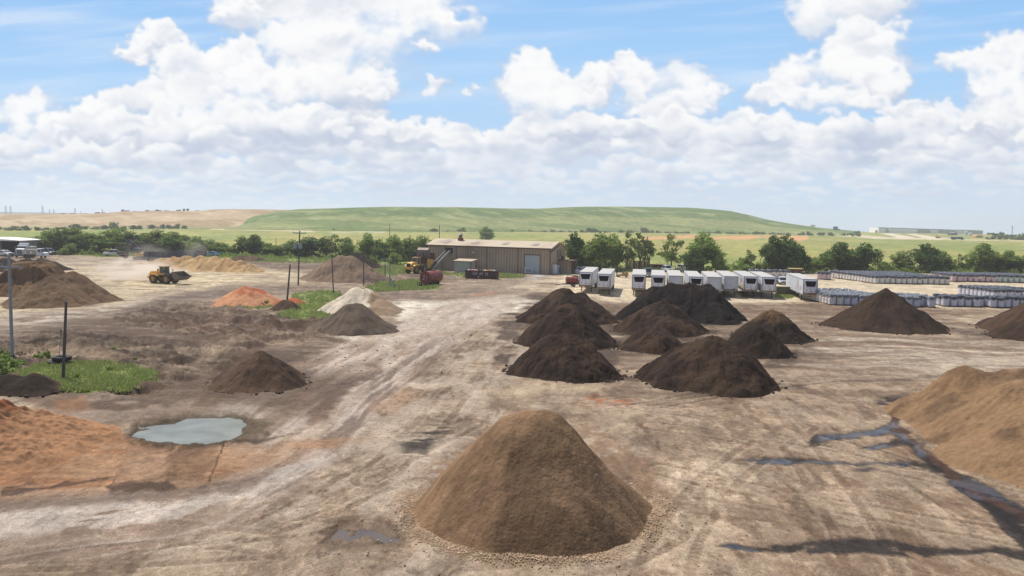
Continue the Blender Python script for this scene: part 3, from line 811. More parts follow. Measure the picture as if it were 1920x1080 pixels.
# ------------------------------------------------------------------ hills
def hill(name, us, crest, foot, depth, back, col_fn, foot_z=0.0, nv=90, nu=700):
    u = np.linspace(us[0], us[1], nu)
    cv = np.interp(u, [p[0] for p in crest], [p[1] for p in crest])
    Yf = np.interp(u, [p[0] for p in foot], [p[1] for p in foot])
    top = [Wp(a, b, c + depth) for a, b, c in zip(u, cv, Yf)]
    xc = np.array([p.x / p.y for p in top]); cz = np.array([p.z for p in top])
    t = np.concatenate([np.linspace(0, 1, nv), np.linspace(1.03, 1 + back / depth, 14)])
    T = np.repeat(t[:, None], nu, 1)
    Y = Yf[None, :] + T * depth
    X = xc[None, :] * Y
    Zc = np.broadcast_to(cz, X.shape)
    h = np.where(T < 1, T ** .9 * (1 - .12 * np.sin(T * pi * 2)), 1 - (T - 1) * .1)
    n = fbm(X / 60, Y / 40, 5, k=3) - .5
    Z = foot_z + (Zc - foot_z) * h + n * 1.6 * np.clip(T * (1.2 - T) * 3, 0, 1)
    Z = np.where(T <= 0, foot_z - 3, Z)
    c = col_fn(X, Y, T)
    o = gridmesh(name, X, Y, Z, c, mat(name, attr='col', rough=.95, spec=.1, var=.3, vs=.16))
    tag(o, kind='structure'); return o

def green_col(X, Y, T):
    a = fbm(X / 90, Y / 60 + T * 3, 5, k=2); b = fbm(X / 25, Y / 18, 5, k=4); c_ = fbm(X / 220, Y / 14, 4, k=6)
    lo, hi_ = C(146, 153, 94), C(104, 128, 68)
    t = sstep(.46, .56, T + (a - .5) * .04)
    col = lo + (hi_ - lo) * t[..., None]
    col = col + (C(166, 172, 108) - col) * (sstep(.5, .68, b) * .6)[..., None]
    col = col + (C(104, 130, 66) - col) * (sstep(.5, .62, a) * .7)[..., None]
    col = col * (1 + (fbm(X / 7, Y / 5, 4, k=5) - .5) * .5)[..., None]
    col = col + (C(196, 190, 148) - col) * (sstep(.62, .74, c_ * .6 + b * .4) * .6)[..., None]
    # pale benches and tracks
    U = CX + F * X / Y
    for (x0, t0, x1, t1, wd, s_) in ((480,.62,620,.8,.012,.7), (540,.80,620,.94,.01,.6), (600,.25,700,.62,.012,.45), (840,.3,880,.72,.016,.5), (700,.88,900,.9,.02,.55), (1100,.7,1500,.66,.02,.35)):
        tt = t0 + (U - x0) / (x1 - x0) * (t1 - t0)
        m_ = sstep(wd, wd * .3, np.abs(T - tt + (b - .5) * .04)) * sstep(x0 - 8, x0 + 8, U) * sstep(x1 + 8, x1 - 8, U) * s_
        col = col + (C(200, 186, 146) - col) * m_[..., None]
    return col

def bare_col(X, Y, T):
    a = fbm(X / 40, Y / 90, 5, k=2); b = fbm(X / 14 + Y / 20, Y / 40, 5, k=4)
    col = C(200, 174, 138) + (C(178, 150, 114) - C(200, 174, 138)) * sstep(.35, .6, a)[..., None]
    col = col + (C(220, 194, 160) - col) * (sstep(.52, .68, b) * .6)[..., None]
    col = col + (C(214, 204, 190) - col) * (sstep(.94, .99, T) * .8 * sstep(.4, .6, b))[..., None]
    col = col + (C(160, 164, 112) - col) * (sstep(.16, .02, T) * .6)[..., None]
    return col

hill('green_hill', (388, 1760), [(380,434),(405,430),(420,425),(440,417),(480,404),(520,396),(560,392),(640,389.5),(700,388),(760,387.5),(850,388.5),(940,390.5),(1010,391),(1050,389),(1100,387.5),(1180,387.5),(1290,389.5),(1340,393),(1370,396),(1400,402),(1440,412),(1480,419),(1520,424),(1560,430),(1600,437),(1650,444),(1760,450)], [(400,720),(500,740),(800,800),(1000,910),(1200,1040),(1500,1060)], 190, 500, green_col)
hill('bare_earth_hill', (-1400, 560), [(-1400,405),(-300,404),(0,403),(60,401.5),(150,401.5),(196,400),(210,398),(240,396.5),(300,396),(380,395),(400,392.5),(440,392),(490,392.5),(560,394)], [(-600,600),(0,650),(300,735),(560,800)], 260, 600, bare_col)
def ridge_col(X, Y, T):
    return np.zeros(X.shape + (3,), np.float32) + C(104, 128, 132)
def plain_col(X, Y, T):
    return np.zeros(X.shape + (3,), np.float32) + C(120, 134, 96)
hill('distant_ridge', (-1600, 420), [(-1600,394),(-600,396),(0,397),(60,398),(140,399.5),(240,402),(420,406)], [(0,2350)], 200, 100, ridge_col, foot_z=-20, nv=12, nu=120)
# pale haul track coming down the shoulder of the green hill
def track(name, pts, wd, c, lift=.5):
    """a strip of bare earth following the green hill's shoulder"""
    bm = bmesh.new(); prev = None
    for (px, py, Y) in pts:
        p = Wp(px, py, Y)
        a = bm.verts.new((p.x, p.y - wd, p.z + lift - wd * .12)); b = bm.verts.new((p.x, p.y + wd, p.z + lift))
        if prev: bm.faces.new((prev[0], a, b, prev[1]))
        prev = (a, b)
    me = bpy.data.meshes.new(name); bm.to_mesh(me); bm.free(); me.materials.append(mat(name, c, rough=.95, var=.1, vs=.1))
    o = bpy.data.objects.new(name, me); COL.objects.link(o); tag(o, kind='structure')
track('dirt_road', [(1478,418.5,1235),(1500,421.5,1235),(1530,425.5,1235),(1560,430,1235),(1590,435.5,1235),(1612,439,1235)], 12, C(222,206,180))
# ------------------------------------------------------------------ piles
def pk(px, py, Y, s=.72, r=.5):
    """a peak seen at px,py standing at depth Y: (x, y, height, slope, roundness)"""
    p = Wp(px, py, Y)
    return (p.x, p.y, p.z, s, r)

def gy(v, u=CX):
    return G(u, v).y

def pile(name, label, cat, peaks, base, alt, N=150, lump=.12, gully=.5, coarse=1.0, cut=None, seed=0, ksm=.35, altf=None, group=None, clip=None, kdark=None, conc=.12, rough_detail=.5, facet=.3):
    xs = [p[0] for p in peaks]; ys = [p[1] for p in peaks]; rr = [p[2] / p[3] * 1.25 + 1 for p in peaks]
    x0 = min(a - b for a, b in zip(xs, rr)); x1 = max(a + b for a, b in zip(xs, rr))
    y0 = min(a - b for a, b in zip(ys, rr)); y1 = max(a + b for a, b in zip(ys, rr))
    st_ = max(x1 - x0, y1 - y0) / N
    X, Y = np.meshgrid(np.arange(x0, x1 + st_, st_), np.arange(y0, y1 + st_, st_))
    X = X.astype(np.float64); Y = Y.astype(np.float64)
    Z = np.full(X.shape, -9.0); TM = np.full(X.shape, 9.0)
    ox, oy = seed * 13.7, seed * 7.9
    for i, (px, py, h, s, r) in enumerate(peaks):
        wx = X + (fbm(X / 3 + ox, Y / 3 + oy, 3, k=1) - .5) * 1.5 * coarse; wy = Y + (fbm(X / 3 + oy, Y / 3 + ox + 9, 3, k=2) - .5) * 1.5 * coarse
        dx, dy = wx - px, wy - py
        d = np.hypot(dx, dy)
        th = np.arctan2(dy, dx)
        R0 = math.sqrt((h / s) ** 2 + r * r) - r
        ca, sa = np.cos(th), np.sin(th)
        g = fbm(ca * 2.2 + ox + i, sa * 2.2 + d * .03 + oy, 3, k=3) - .5
        rill = fbm(ca * 9 + ox, sa * 9 + d * .1 + i * 3, 4, .6, k=5) - .5
        dd = np.sqrt(d * d + r * r) - r
        t = np.clip(dd / R0, 0, 1.6); TM = np.minimum(TM, t)
        z = h * (1 - t * (1 + g * facet)) + h * conc * t * (t - 1) * 1.0 + h * rill * .11 * gully * np.sin(np.clip(t, 0, 1) * pi)
        m = np.clip(.5 + .5 * (z - Z) / ksm, 0, 1)
        Z = Z * (1 - m) + z * m + ksm * m * (1 - m)
    n1 = fbm(X / 1.1 + ox, Y / 1.1 + oy, 6, .58, k=4); n2 = fbm(X / .33 + ox, Y / .33, 4, .6, k=6); n3 = fbm(X / 2.6 + ox, Y / 2.6 + 5, 4, k=7)
    up = np.clip((Z + .25) / .6, 0, 1)
    if cut:
        for (cx, cy, ang, dep, drop) in cut:      # a loader has dug in: a steep face along a line
            s_ = (X - cx) * cos(ang) + (Y - cy) * sin(ang) + (n1 - .5) * 1.6
            Zc = Z - drop * sstep(0, dep, s_) * up
            Z = Zc
    Z = Z + ((n1 - .5) * lump * 2.2 + (n2 - .5) * lump * rough_detail + (n3 - .5) * lump * 2.2) * up
    if clip is not None:
        Z = np.minimum(Z, clip + (n1 - .5) * .5 + (n3 - .5) * .8)
    Z = np.where(Z < -.1, Z - np.minimum((-.1 - Z) * 6, 1.2), Z)
    Z = np.maximum(Z, -1.6)
    keep = (np.maximum.reduce([Z[:-1, :-1], Z[1:, :-1], Z[:-1, 1:], Z[1:, 1:]]) > -.5) & (TM[:-1, :-1] < 1.25)
    base, alt = np.asarray(base), np.asarray(alt)
    q = altf(X, Y, Z, n1, n3) if altf else sstep(.45, .65, n3 * .6 + n1 * .4)
    col = base + (alt - base) * q[..., None]
    col = col * (1 + (n2 - .5) * .28 + (n1 - .5) * .2)[..., None]
    o = gridmesh(name, X, Y, Z, col, mat(name + '_surface', attr='col', rough=1.0, spec=.06, var=.18, vs=3.2 if N > 200 else 1.4, bump=.5, bs=7))
    return tag(o, label, cat, group)

def dist_for(L, Rr, vf):
    """centre depth and radius of a round pile whose foot spans px L..Rr and whose near edge lies on row vf"""
    Df = gy(vf, (L + Rr) / 2); W = Rr - L
    d = Df / (1 - W / (2 * F)); return d, W * d / F / 2 * 1.01

def cone(L, Rr, vf, ax, ay, extra=(), s=None, r=.5, cyoff=0):
    d, rad = dist_for(L, Rr, vf)
    d += cyoff
    p = Wp(ax, ay, d)
    sl = p.z / rad
    return [(p.x, d, p.z, sl, r)] + [pk(*e) for e in extra], d

BR = C(136, 108, 84)
# the near pile
P1, d1 = cone(780, 1200, 1045, 997, 769, r=1.1)
P1 += [pk(965, 773, d1 + .1, 1.0, 1.0), pk(1028, 773, d1 + .2, 1.0, 1.0), (Wp(1130, 850, d1 + 1).x, d1 + 1.2, 1.8, .66, .8)]
pile('soil_pile', 'large smooth brown soil cone ringed with pebbles, nearest pile in the yard', 'soil pile', P1, C(160, 129, 99), C(132, 106, 81), N=420, lump=.075, gully=.05, coarse=.55, seed=1, ksm=.5, facet=.1, conc=-.06, rough_detail=1.1)
pile('soil_pile', 'huge light tan soil ridge beside the wet black streaks, cut off by the right edge', 'soil pile',
     [pk(1814, 684, 60, .8, .8), pk(1915, 690, 58.5, .66, 1.5), (35.2,54,4.1,.52,2), (35.2,48.5,4.3,.49,2), (40,52,5,.5,2.5), (36.2,44,4.3,.52,2)],
     C(154, 124, 93), C(122, 98, 76), N=420, lump=.16, gully=.7, seed=2, ksm=1.2, conc=.06)
pile('clay_pile', 'orange clay heap cut off by the left edge beside the flat orange ground', 'clay pile',
     [pk(-60, 752, 48.5, .42, 1.2), (-38,46,4,.45,1.5), pk(70, 786, 49.5, .33, 1.4), (-31,44.5,1.8,.38,1.5)],
     C(182, 138, 102), C(146, 96, 66), N=320, lump=.34, gully=2.0, seed=3, ksm=.9, altf=lambda X, Y, Z, a, b: sstep(.42, .6, b * .6 + a * .4) * sstep(.8, 2.2, Z))
pile('compost_pile', 'low black compost bank by the left edge in front of the bright green grass', 'compost pile',
     [(Wp(60,704,64).x,64,1.25,.5,.5),(Wp(20,708,64).x,64,1.2,.5,.5),(Wp(-30,704,64).x,64,1.5,.5,.5),(Wp(-90,704,64).x,64,1.5,.5,.5)],
     C(66, 56, 48), C(90, 76, 64), N=160, lump=.16, seed=4)
P, d = cone(398, 586, 738, 482, 658, s=.66, r=.35)
P += [pk(522, 697, d + .3, .62, .9), pk(550, 708, d + .5, .55, .7), pk(452, 694, d - .4, .5, .6)]
pile('compost_pile', 'lone dark brown pile with a pointed tip between the pond and the haul road', 'compost pile', P, C(104, 84, 68), C(76, 62, 52), N=230, lump=.12, seed=5)
P, d = cone(578, 747, 629, 668, 569, s=.78, r=.9)
P += [pk(655, 570, d, .8, .8)]
pile('sand_pile', 'smooth grey cone standing in front of the white sand pile', 'sand pile', P, C(116, 102, 88), C(98, 86, 76), N=190, lump=.06, gully=.8, seed=6)
P, d = cone(604, 744, 590, 668, 538, s=.6, r=.7)
P += [pk(690, 541, d, .6, .8), pk(712, 562, d - 2, .5, .6)]
xw = P[0][0]
pile('sand_pile', 'white sand pile with a brown crust on its right side, behind the grey cone', 'sand pile', P, C(238, 222, 196), C(174, 150, 122), N=190, lump=.1, seed=7,
     altf=lambda X, Y, Z, a, b: sstep(-.5, .6, X - xw - 2.2 + (a - .5) * 3))
P, d = cone(402, 530, 576, 462, 537, s=.62, r=.9)
P += [pk(480, 540, d, .62, .8), pk(500, 552, d, .6, .6), pk(550, 559, d + 2, .35, .5), pk(535, 566, d - 2, .35, .5)]
pile('clay_pile', 'small orange clay pile with a deep red crown beside the leaning pole', 'clay pile', P, C(218, 160, 120), C(190, 108, 74), N=170, lump=.12, seed=8,
     altf=lambda X, Y, Z, a, b: np.clip(sstep(1.2, 2.6, Z + (a - .5) * 3) * sstep(-3, 1.5, X - P[0][0] + (b - .5) * 4) + sstep(2.6, 3.1, Z) + sstep(4, 6, X - P[0][0]), 0, 1))
pile('soil_pile', 'small dark earth mound at the foot of the leaning pole', 'soil pile', [pk(535, 562, gy(578, 535), .5, .5)], C(110, 92, 76), C(90, 74, 60), N=60, lump=.1, seed=9)
# the pair at the left
P, d = cone(-50, 208, 580, 128, 508, s=.63, r=.5, cyoff=1)
P = [pk(130, 509, d, .62, .6), pk(92, 516, d - 4, .62, .7), pk(108, 513, d - 2, .62, .6), pk(70, 545, d - 4.5, .55, .9)]
pile('soil_pile', 'brown double-peaked soil pile at the left, in front of the flat-topped one', 'soil pile', P, C(132, 108, 84), C(96, 78, 62), N=260, lump=.2, seed=10,
     altf=lambda X, Y, Z, a, b: sstep(2.6, 4.2, Z + (b - .5) * 3) * sstep(3, -1, X - P[1][0]))
dB = d + 10
P = [pk(48, 474, dB, 1.0, .5), pk(72, 474, dB + 1, 1.0, .5), pk(60, 474, dB, 1.0, .5), pk(60, 500, dB, .6, .8)]
topz = Wp(60, 491, dB).z
pile('soil_pile', 'brown soil pile dug away to a flat top, behind the double-peaked one at the left', 'soil pile', P, C(146, 116, 88), C(112, 88, 66), N=220, lump=.3, seed=11, clip=topz, cut=[(P[0][0] + 1, dB - 2.0, -pi / 2, .4, 1.4)])
pile('compost_pile', 'long low black pile in front of the white trucks at the far left', 'compost pile',
     [pk(x, y, 191 + i, .42, .8) for i, (x, y) in enumerate(((-60,480),(-25,482),(10,483),(50,485),(75,485),(95,490)))], C(62, 54, 50), C(76, 66, 58), N=160, lump=.15, seed=12)
# far side of the yard
pile('sand_pile', 'long tan sand ridge with fluted sides behind the yellow wheel loader', 'sand pile',
     [pk(x, y, Yv, .62, .7) for x, y, Yv in ((262,490,203),(300,484,206),(325,481,207),(350,479.5,207),(375,479,206),(400,479.5,204),(425,483,203),(448,488,202),(468,494,200))],
     C(214, 178, 130), C(196, 158, 114), N=300, lump=.18, gully=1.5, seed=13, ksm=1.0)
P, d = cone(562, 692, 529, 643, 478.5, s=.6, r=1.0)
P += [pk(655, 479, d, .6, 1), pk(628, 484, d, .6, 1)]
pile('soil_pile', 'broad grey-brown pile behind the white sand pile, left of the loading yard', 'soil pile', P, C(150, 126, 104), C(128, 110, 96), N=170, lump=.14, gully=.8, seed=14)
pile('compost_pile', 'black pile half hidden behind the broad grey-brown pile', 'compost pile', [pk(668, 472, 225, .6, .8), pk(680, 478, 224, .6, .8)], C(62, 54, 48), C(84, 70, 58), N=90, lump=.14, seed=15)
pile('soil_pile', 'low dark rubble mound at the end of the tan sand ridge', 'soil pile', [pk(458, 478.5, 250, .42, .8), pk(474, 478.5, 250, .42, .8), pk(445, 482, 250, .4, .6)], C(118, 98, 80), C(98, 80, 66), N=90, lump=.25, seed=16)
# compost rows
DK, DK2 = C(62, 51, 44), C(82, 66, 54)
def comp(label, P, N=200, lump=.27, seed=0, b=DK, a=DK2, **kw):
    return pile('compost_pile', label, 'compost pile', P, b, a, N=N, lump=lump, seed=seed, group='dark compost piles in the middle of the yard', gully=.5, coarse=1.0, conc=-.06, **kw)
P, d = cone(940, 1142, 619, 1062, 541, s=.68, r=1.0, cyoff=4)
P += [pk(1090, 546, d + 2, .72, .8), pk(1025, 561, d - 2, .7, .8), pk(1000, 578, d - 3, .66, .7)]
comp('dark compost pile nearest the small red tank, rear one of the left row', P, seed=21)
P, d = cone(962, 1152, 658, 1066, 574, s=.70, r=1.0)
comp('dark compost pile in the middle of the left row of three', P, seed=22)
P, d = cone(922, 1148, 719, 1056, 625, s=.67, r=1.1)
P += [pk(1078, 634, d + .6, .72, .8), pk(1035, 640, d, .7, .7)]
comp('dark compost pile at the near end of the left row of three', P, N=260, seed=23)
P = [pk(x, y, Yv, .85, 1.8) for x, y, Yv in ((1235,534,121),(1262,531,121),(1290,532,120.5),(1325,533,120))]
P += [pk(1345, 573, 116, .6, .8), pk(1200, 565, 118, .7, .8)]
comp('largest pile, jet black with a ragged flat top, right in front of the trailers', P, N=260, lump=.34, seed=24, b=C(46,41,39), a=C(58,50,45), ksm=.6)
P, d = cone(1150, 1331, 632, 1238, 566, s=.7, r=.9)
P += [pk(1215, 580, d - 1, .7, .8), pk(1268, 578, d, .68, .8)]
comp('dark compost pile between the jet black pile and the low one in front', P, seed=25)
P, d = cone(1160, 1300, 665, 1230, 612, s=.66, r=.9)
comp('low dark compost pile at the front of the centre row', P, seed=26)
P, d = cone(1214, 1468, 739, 1330, 631, s=.66, r=1.3)
P += [pk(1340, 634, d, .7, 1), pk(1395, 690, d + .5, .55, .9)]
comp('widest dark brown compost pile, nearest of the right-hand ones', P, N=280, seed=27, b=C(80, 65, 53), a=C(60, 49, 42))
P, d = cone(1360, 1496, 673, 1418, 607, s=.76, r=.8)
comp('very dark pile leaning against the brown-tipped one, right of the widest pile', P, seed=28)
P, d = cone(1378, 1526, 643, 1450, 583, s=.76, r=.8)
comp('compost pile with a lighter brown tip, behind the very dark one', P, seed=29, altf=lambda X, Y, Z, a, b: sstep(2.2, 3.6, Z + (b - .5) * 3) * .9, a=C(116, 92, 66))
P, d = cone(1552, 1764, 625, 1663, 539.5, s=.74, r=.4)
P += [pk(1680, 549, d, .74, .5)]
pile('compost_pile', 'steep smooth dark brown cone standing alone in front of the bagged pallets', 'compost pile', P, C(76, 62, 51), C(62, 51, 43), N=260, lump=.07, gully=.5, seed=30)
P = [pk(1965, 547, 113, .62, .8), pk(2060, 540, 115, .7, .8)]
pile('compost_pile', 'dark brown pile cut off by the right edge, the rear of two', 'compost pile', P, C(92, 72, 58), C(74, 60, 50), N=170, lump=.12, seed=31)
P = [pk(1985, 568, 105, .62, .8)]
pile('compost_pile', 'dark brown pile at the right edge, the nearer of two side by side', 'compost pile', P, C(80, 64, 52), C(66, 53, 44), N=150, lump=.16, seed=32)

# ------------------------------------------------------------------ loose stones and clods
def scatter(name, spots, m, label=None):
    vs, fs = [], []
    rr = random.Random(5)
    ico = bmesh.new(); bmesh.ops.create_icosphere(ico, subdivisions=1, radius=1)
    bv = [v.co.copy() for v in ico.verts]; bf = [[v.index for v in f.verts] for f in ico.faces]; ico.free()
    for (x, y, z, s) in spots:
        b = len(vs)
        sx, sy, sz = s * rr.uniform(.7, 1.3), s * rr.uniform(.7, 1.3), s * rr.uniform(.5, .9)
        a = rr.uniform(0, 6.28)
        for v in bv:
            k = rr.uniform(.8, 1.15)
            p, q = v.x * sx * k, v.y * sy * k
            vs.append((x + p * cos(a) - q * sin(a), y + p * sin(a) + q * cos(a), z + v.z * sz * k))
        fs += [tuple(b + i for i in f) for f in bf]
    me = bpy.data.meshes.new(name); me.from_pydata(vs, [], fs); me.materials.append(m)
    o = bpy.data.objects.new(name, me); COL.objects.link(o)
    return tag(o, kind='stuff')
sp = []
def foot(o):
    co = np.empty(len(o.data.vertices) * 3, np.float32); o.data.vertices.foreach_get('co', co); co = co.reshape(-1, 3)
    return co[(co[:, 2] > -.14) & (co[:, 2] < .06)]
e1 = foot(COL.objects['soil_pile']); cx, cy = P1[0][0], P1[0][1]
for i in range(9500):
    e = e1[rng.randrange(len(e1))]
    dx, dy = e[0] - cx, e[1] - cy; L_ = math.hypot(dx, dy); t = math.atan2(dy, dx)
    if rng.random() > .25 + .75 * max(0, min(1, .55 - .9 * sin(t) + .5 * sin(5 * t + 1))): continue
    k = 1 + (abs(rng.gauss(0, .5)) - .15) / L_
    s = .02 + .04 * rng.random() ** 3 + (.08 * rng.random() if rng.random() < .015 else 0)
    sp.append((cx + dx * k, cy + dy * k, .02, s))
for i in range(260):
    p = G(rng.uniform(560, 1400), rng.uniform(880, 1085)); sp.append((p.x, p.y, .02, rng.uniform(.02, .06)))
scatter('gravel', sp, mat('gravel', C(205, 176, 142), rough=.95, var=.35, vs=.9))
sp = []
for o in [o for o in COL.objects if o.name.startswith('compost_pile')]:
    bb = [o.matrix_world @ Vector(c) for c in o.bound_box]
    co = np.empty(len(o.data.vertices) * 3, np.float32); o.data.vertices.foreach_get('co', co); co = co.reshape(-1, 3)
    edge_ = co[(co[:, 2] > -.14) & (co[:, 2] < .12)]
    c0 = edge_.mean(0)
    for i in range(60):
        e = edge_[rng.randrange(len(edge_))]; k = 1 + abs(rng.gauss(0, .05))
        sp.append((c0[0] + (e[0] - c0[0]) * k, c0[1] + (e[1] - c0[1]) * k, .03, rng.uniform(.05, .18)))
for i in range(350):
    a, b = rng.choice([((0,650),(500,690)), ((0,640),(120,665)), ((220,575),(430,600)), ((560,620),(900,700)), ((100,730),(300,700))])
    p = G(rng.uniform(a[0], b[0]) , rng.uniform(min(a[1], b[1]), max(a[1], b[1]))); sp.append((p.x, p.y, .03, rng.uniform(.03, .1)))
scatter('debris', sp, mat('clods', C(84, 68, 56), rough=1, var=.3, vs=.8))
# ------------------------------------------------------------------ trees and shrubs
def crown_mesh(name, lobes, n, leaf, m, seed, fill=.35):
    r_ = np.random.RandomState(seed)
    vol = np.array([a[3] * a[4] * a[5] for a in lobes]) ** .67
    cnt = (vol / vol.sum() * n).astype(int)
    P = []
    T = []
    for (cx, cy, cz, rx, ry, rz), k in zip(lobes, cnt):
        # sprays: clusters of leaves around points near the surface of each lobe
        ks = max(3, k // 9)
        d = r_.normal(size=(ks, 3)); d /= np.linalg.norm(d, axis=1, keepdims=True)
        rad = 1 - fill * r_.rand(ks, 1) ** 1.6
        c = d * rad * np.array([rx, ry, rz]) + np.array([cx, cy, cz])
        tone = r_.rand(ks)
        idx = r_.randint(0, ks, k)
        sp_ = min(rx, rz) * .2
        P.append(c[idx] + r_.normal(size=(k, 3)) * sp_)
        T.append(tone[idx] * .7 + r_.rand(k) * .3)
    P = np.concatenate(P); T = np.concatenate(T); n = len(P)
    a = r_.normal(size=(n, 3)); a /= np.linalg.norm(a, axis=1, keepdims=True)
    b = np.cross(a, r_.normal(size=(n, 3))); b /= np.linalg.norm(b, axis=1, keepdims=True)
    s = leaf * (.6 + .8 * r_.rand(n, 1))
    V = np.stack([P - a * s, P + b * s * .6, P + a * s, P - b * s * .6], 1).reshape(-1, 3)
    V[:, 2] = np.maximum(V[:, 2], .02)
    me = bpy.data.meshes.new(name)
    me.vertices.add(n * 4); me.vertices.foreach_set('co', V.astype(np.float32).reshape(-1))
    me.loops.add(n * 4); me.loops.foreach_set('vertex_index', np.arange(n * 4, dtype=np.int32))
    me.polygons.add(n); me.polygons.foreach_set('loop_start', np.arange(0, n * 4, 4, dtype=np.int32)); me.polygons.foreach_set('loop_total', np.full(n, 4, np.int32))
    me.update(calc_edges=True)
    at = me.color_attributes.new('col', 'FLOAT_COLOR', 'POINT')
    t = np.repeat(T, 4)[:, None]
    lo, hi_ = m['lo'], m['hi']
    c = np.ones((n * 4, 4), np.float32); c[:, :3] = np.array(lo) * (1 - t) + np.array(hi_) * t
    at.data.foreach_set('color', c.reshape(-1))
    me.materials.append(m)
    return me

def leafmat(name, lo, hi_):
    m = bpy.data.materials.new(name); m.use_nodes = True
    n, l = m.node_tree.nodes, m.node_tree.links
    b = n['Principled BSDF']; a = n.new('ShaderNodeAttribute'); a.attribute_name = 'col'
    oi = n.new('ShaderNodeObjectInfo'); hv = n.new('ShaderNodeHueSaturation')
    mr = n.new('ShaderNodeMapRange'); mr.inputs[3].default_value = .8; mr.inputs[4].default_value = 1.2
    l.new(oi.outputs['Random'], mr.inputs[0]); l.new(mr.outputs[0], hv.inputs['Value'])
    l.new(a.outputs['Color'], hv.inputs['Color']); l.new(hv.outputs[0], b.inputs['Base Color'])
    b.inputs['Roughness'].default_value = .8; b.inputs['Specular IOR Level'].default_value = .15
    tr = n.new('ShaderNodeBsdfTranslucent'); mx = n.new('ShaderNodeMixShader'); mx.inputs[0].default_value = .42
    l.new(hv.outputs[0], tr.inputs[0]); l.new(b.outputs[0], mx.inputs[1]); l.new(tr.outputs[0], mx.inputs[2]); l.new(mx.outputs[0], n['Material Output'].inputs[0])
    m['lo'] = [float(x) for x in lo]; m['hi'] = [float(x) for x in hi_]
    return m
LF = dict(green=leafmat('leaves_green', C(116, 144, 68), C(182, 200, 112)), dark=leafmat('leaves_dark', C(84, 112, 62), C(136, 160, 88)),
          pale=leafmat('leaves_pale', C(132, 152, 86), C(190, 204, 130)), far=leafmat('leaves_far', C(100, 124, 78), C(146, 166, 108)))
BARK = mat('bark', C(112, 98, 84), rough=.95, var=.2, vs=4)

def trunk_mesh(name, h, spread, seed, n=5, r0=.16):
    q = random.Random(seed); b = MB()
    fork = h * .28
    b.cyl((0, 0, -.2), (0, 0, fork), r0 * 1.2, r0 * .9, 7)
    for i in range(n):
        a = 2 * pi * i / n + q.uniform(-.4, .4); s = spread * q.uniform(.45, .8)
        p1 = (cos(a) * s * .4, sin(a) * s * .4, h * q.uniform(.45, .55)); p2 = (cos(a + .2) * s, sin(a + .2) * s, h * q.uniform(.68, .88))
        b.cyl((0, 0, fork - .1), p1, r0 * .7, r0 * .45, 6); b.cyl(p1, p2, r0 * .45, r0 * .14, 5)
        p3 = (p1[0] + q.uniform(-1, 1), p1[1] + q.uniform(-1, 1), p1[2] + h * .2); b.cyl(p1, p3, r0 * .3, r0 * .1, 5)
    me = bpy.data.meshes.new(name); me.from_pydata(b.v, [], b.f); me.materials.append(BARK)
    return me

def lobes_for(kind, seed):
    q = random.Random(seed); L = []
    if kind == 'bushy':
        for i in range(15):
            a = q.uniform(0, 6.28); r = q.uniform(.3, 3.0); z = q.uniform(1.0, 7.4); k = 1 - .4 * abs(z - 3) / 5
            L.append((cos(a) * r * k, sin(a) * r * k, z, q.uniform(1.2, 2.0), q.uniform(1.2, 2), q.uniform(.9, 1.5)))
        L.append((0, 0, 8.4, 1.4, 1.4, 1.1)); L.append((0, 0, 5, 2.4, 2.4, 2.6))
    elif kind == 'open':
        for i in range(15):
            a = q.uniform(0, 6.28); r = q.uniform(.8, 3.9); z = q.uniform(3.6, 9.0) - r * .25
            L.append((cos(a) * r, sin(a) * r, z, q.uniform(.8, 1.6), q.uniform(.8, 1.6), q.uniform(.5, .95)))
        L.append((.3, 0, 9.0, 1.2, 1.2, .8))
    elif kind == 'tall':
        for i in range(12):
            z = q.uniform(2, 9.4); a = q.uniform(0, 6.28); r = q.uniform(.2, 1.7) * (1.15 - z / 12)
            L.append((cos(a) * r, sin(a) * r, z, q.uniform(.9, 1.5), q.uniform(.9, 1.5), q.uniform(.9, 1.5)))
    else:
        for i in range(9):
            a = q.uniform(0, 6.28); r = q.uniform(.2, 3.2); z = q.uniform(.6, 3.6) * (1 - r / 6)
            L.append((cos(a) * r, sin(a) * r, z, q.uniform(1.0, 1.8), q.uniform(1, 1.8), q.uniform(.8, 1.4)))
    return L
VAR = {}
for kind, n_, lf in (('bushy', 3400, .24), ('open', 2300, .22), ('tall', 2200, .22), ('low', 1500, .24)):
    for j in range(3):
        for tone in ('green', 'dark', 'pale'):
            VAR[(kind, j, tone)] = None
SPEC = dict(bushy=(6500, .25, 9.2, 8.4), open=(3000, .21, 9.6, 9.0), tall=(3000, .22, 10.2, 5.0), low=(2600, .24, 4.6, 8.6), tiny=(600, .5, 4.6, 8.6))
TR = {}
def plant(kind, tone, j, loc, h, wd, name, label, cat, group=None, rz=None):
    key = (kind, j, tone)
    lk = 'low' if kind == 'tiny' else kind
    if VAR.get(key) is None:
        n_, lf, H, Wd = SPEC[kind]
        VAR[key] = crown_mesh('crown', lobes_for(lk, 40 + j * 7 + len(kind)), n_, lf, LF[tone], 11 + j, fill=.5 if kind == 'open' else .35)
    H, Wd = SPEC[kind][2:]
    t = thing(name, label, cat, loc, rng.uniform(0, 6.28) if rz is None else rz, group)
    t.scale = (wd / Wd, wd / Wd, h / H)
    c = bpy.data.objects.new('crown', VAR[key]); COL.objects.link(c); c.parent = t
    if kind in ('bushy', 'open', 'tall'):
        if (kind, j) not in TR: TR[(kind, j)] = trunk_mesh('trunk', H, Wd * .42, j + 5, 6 if kind != 'tall' else 4, .2)
        k = bpy.data.objects.new('trunk', TR[(kind, j)]); COL.objects.link(k); k.parent = t
    return t

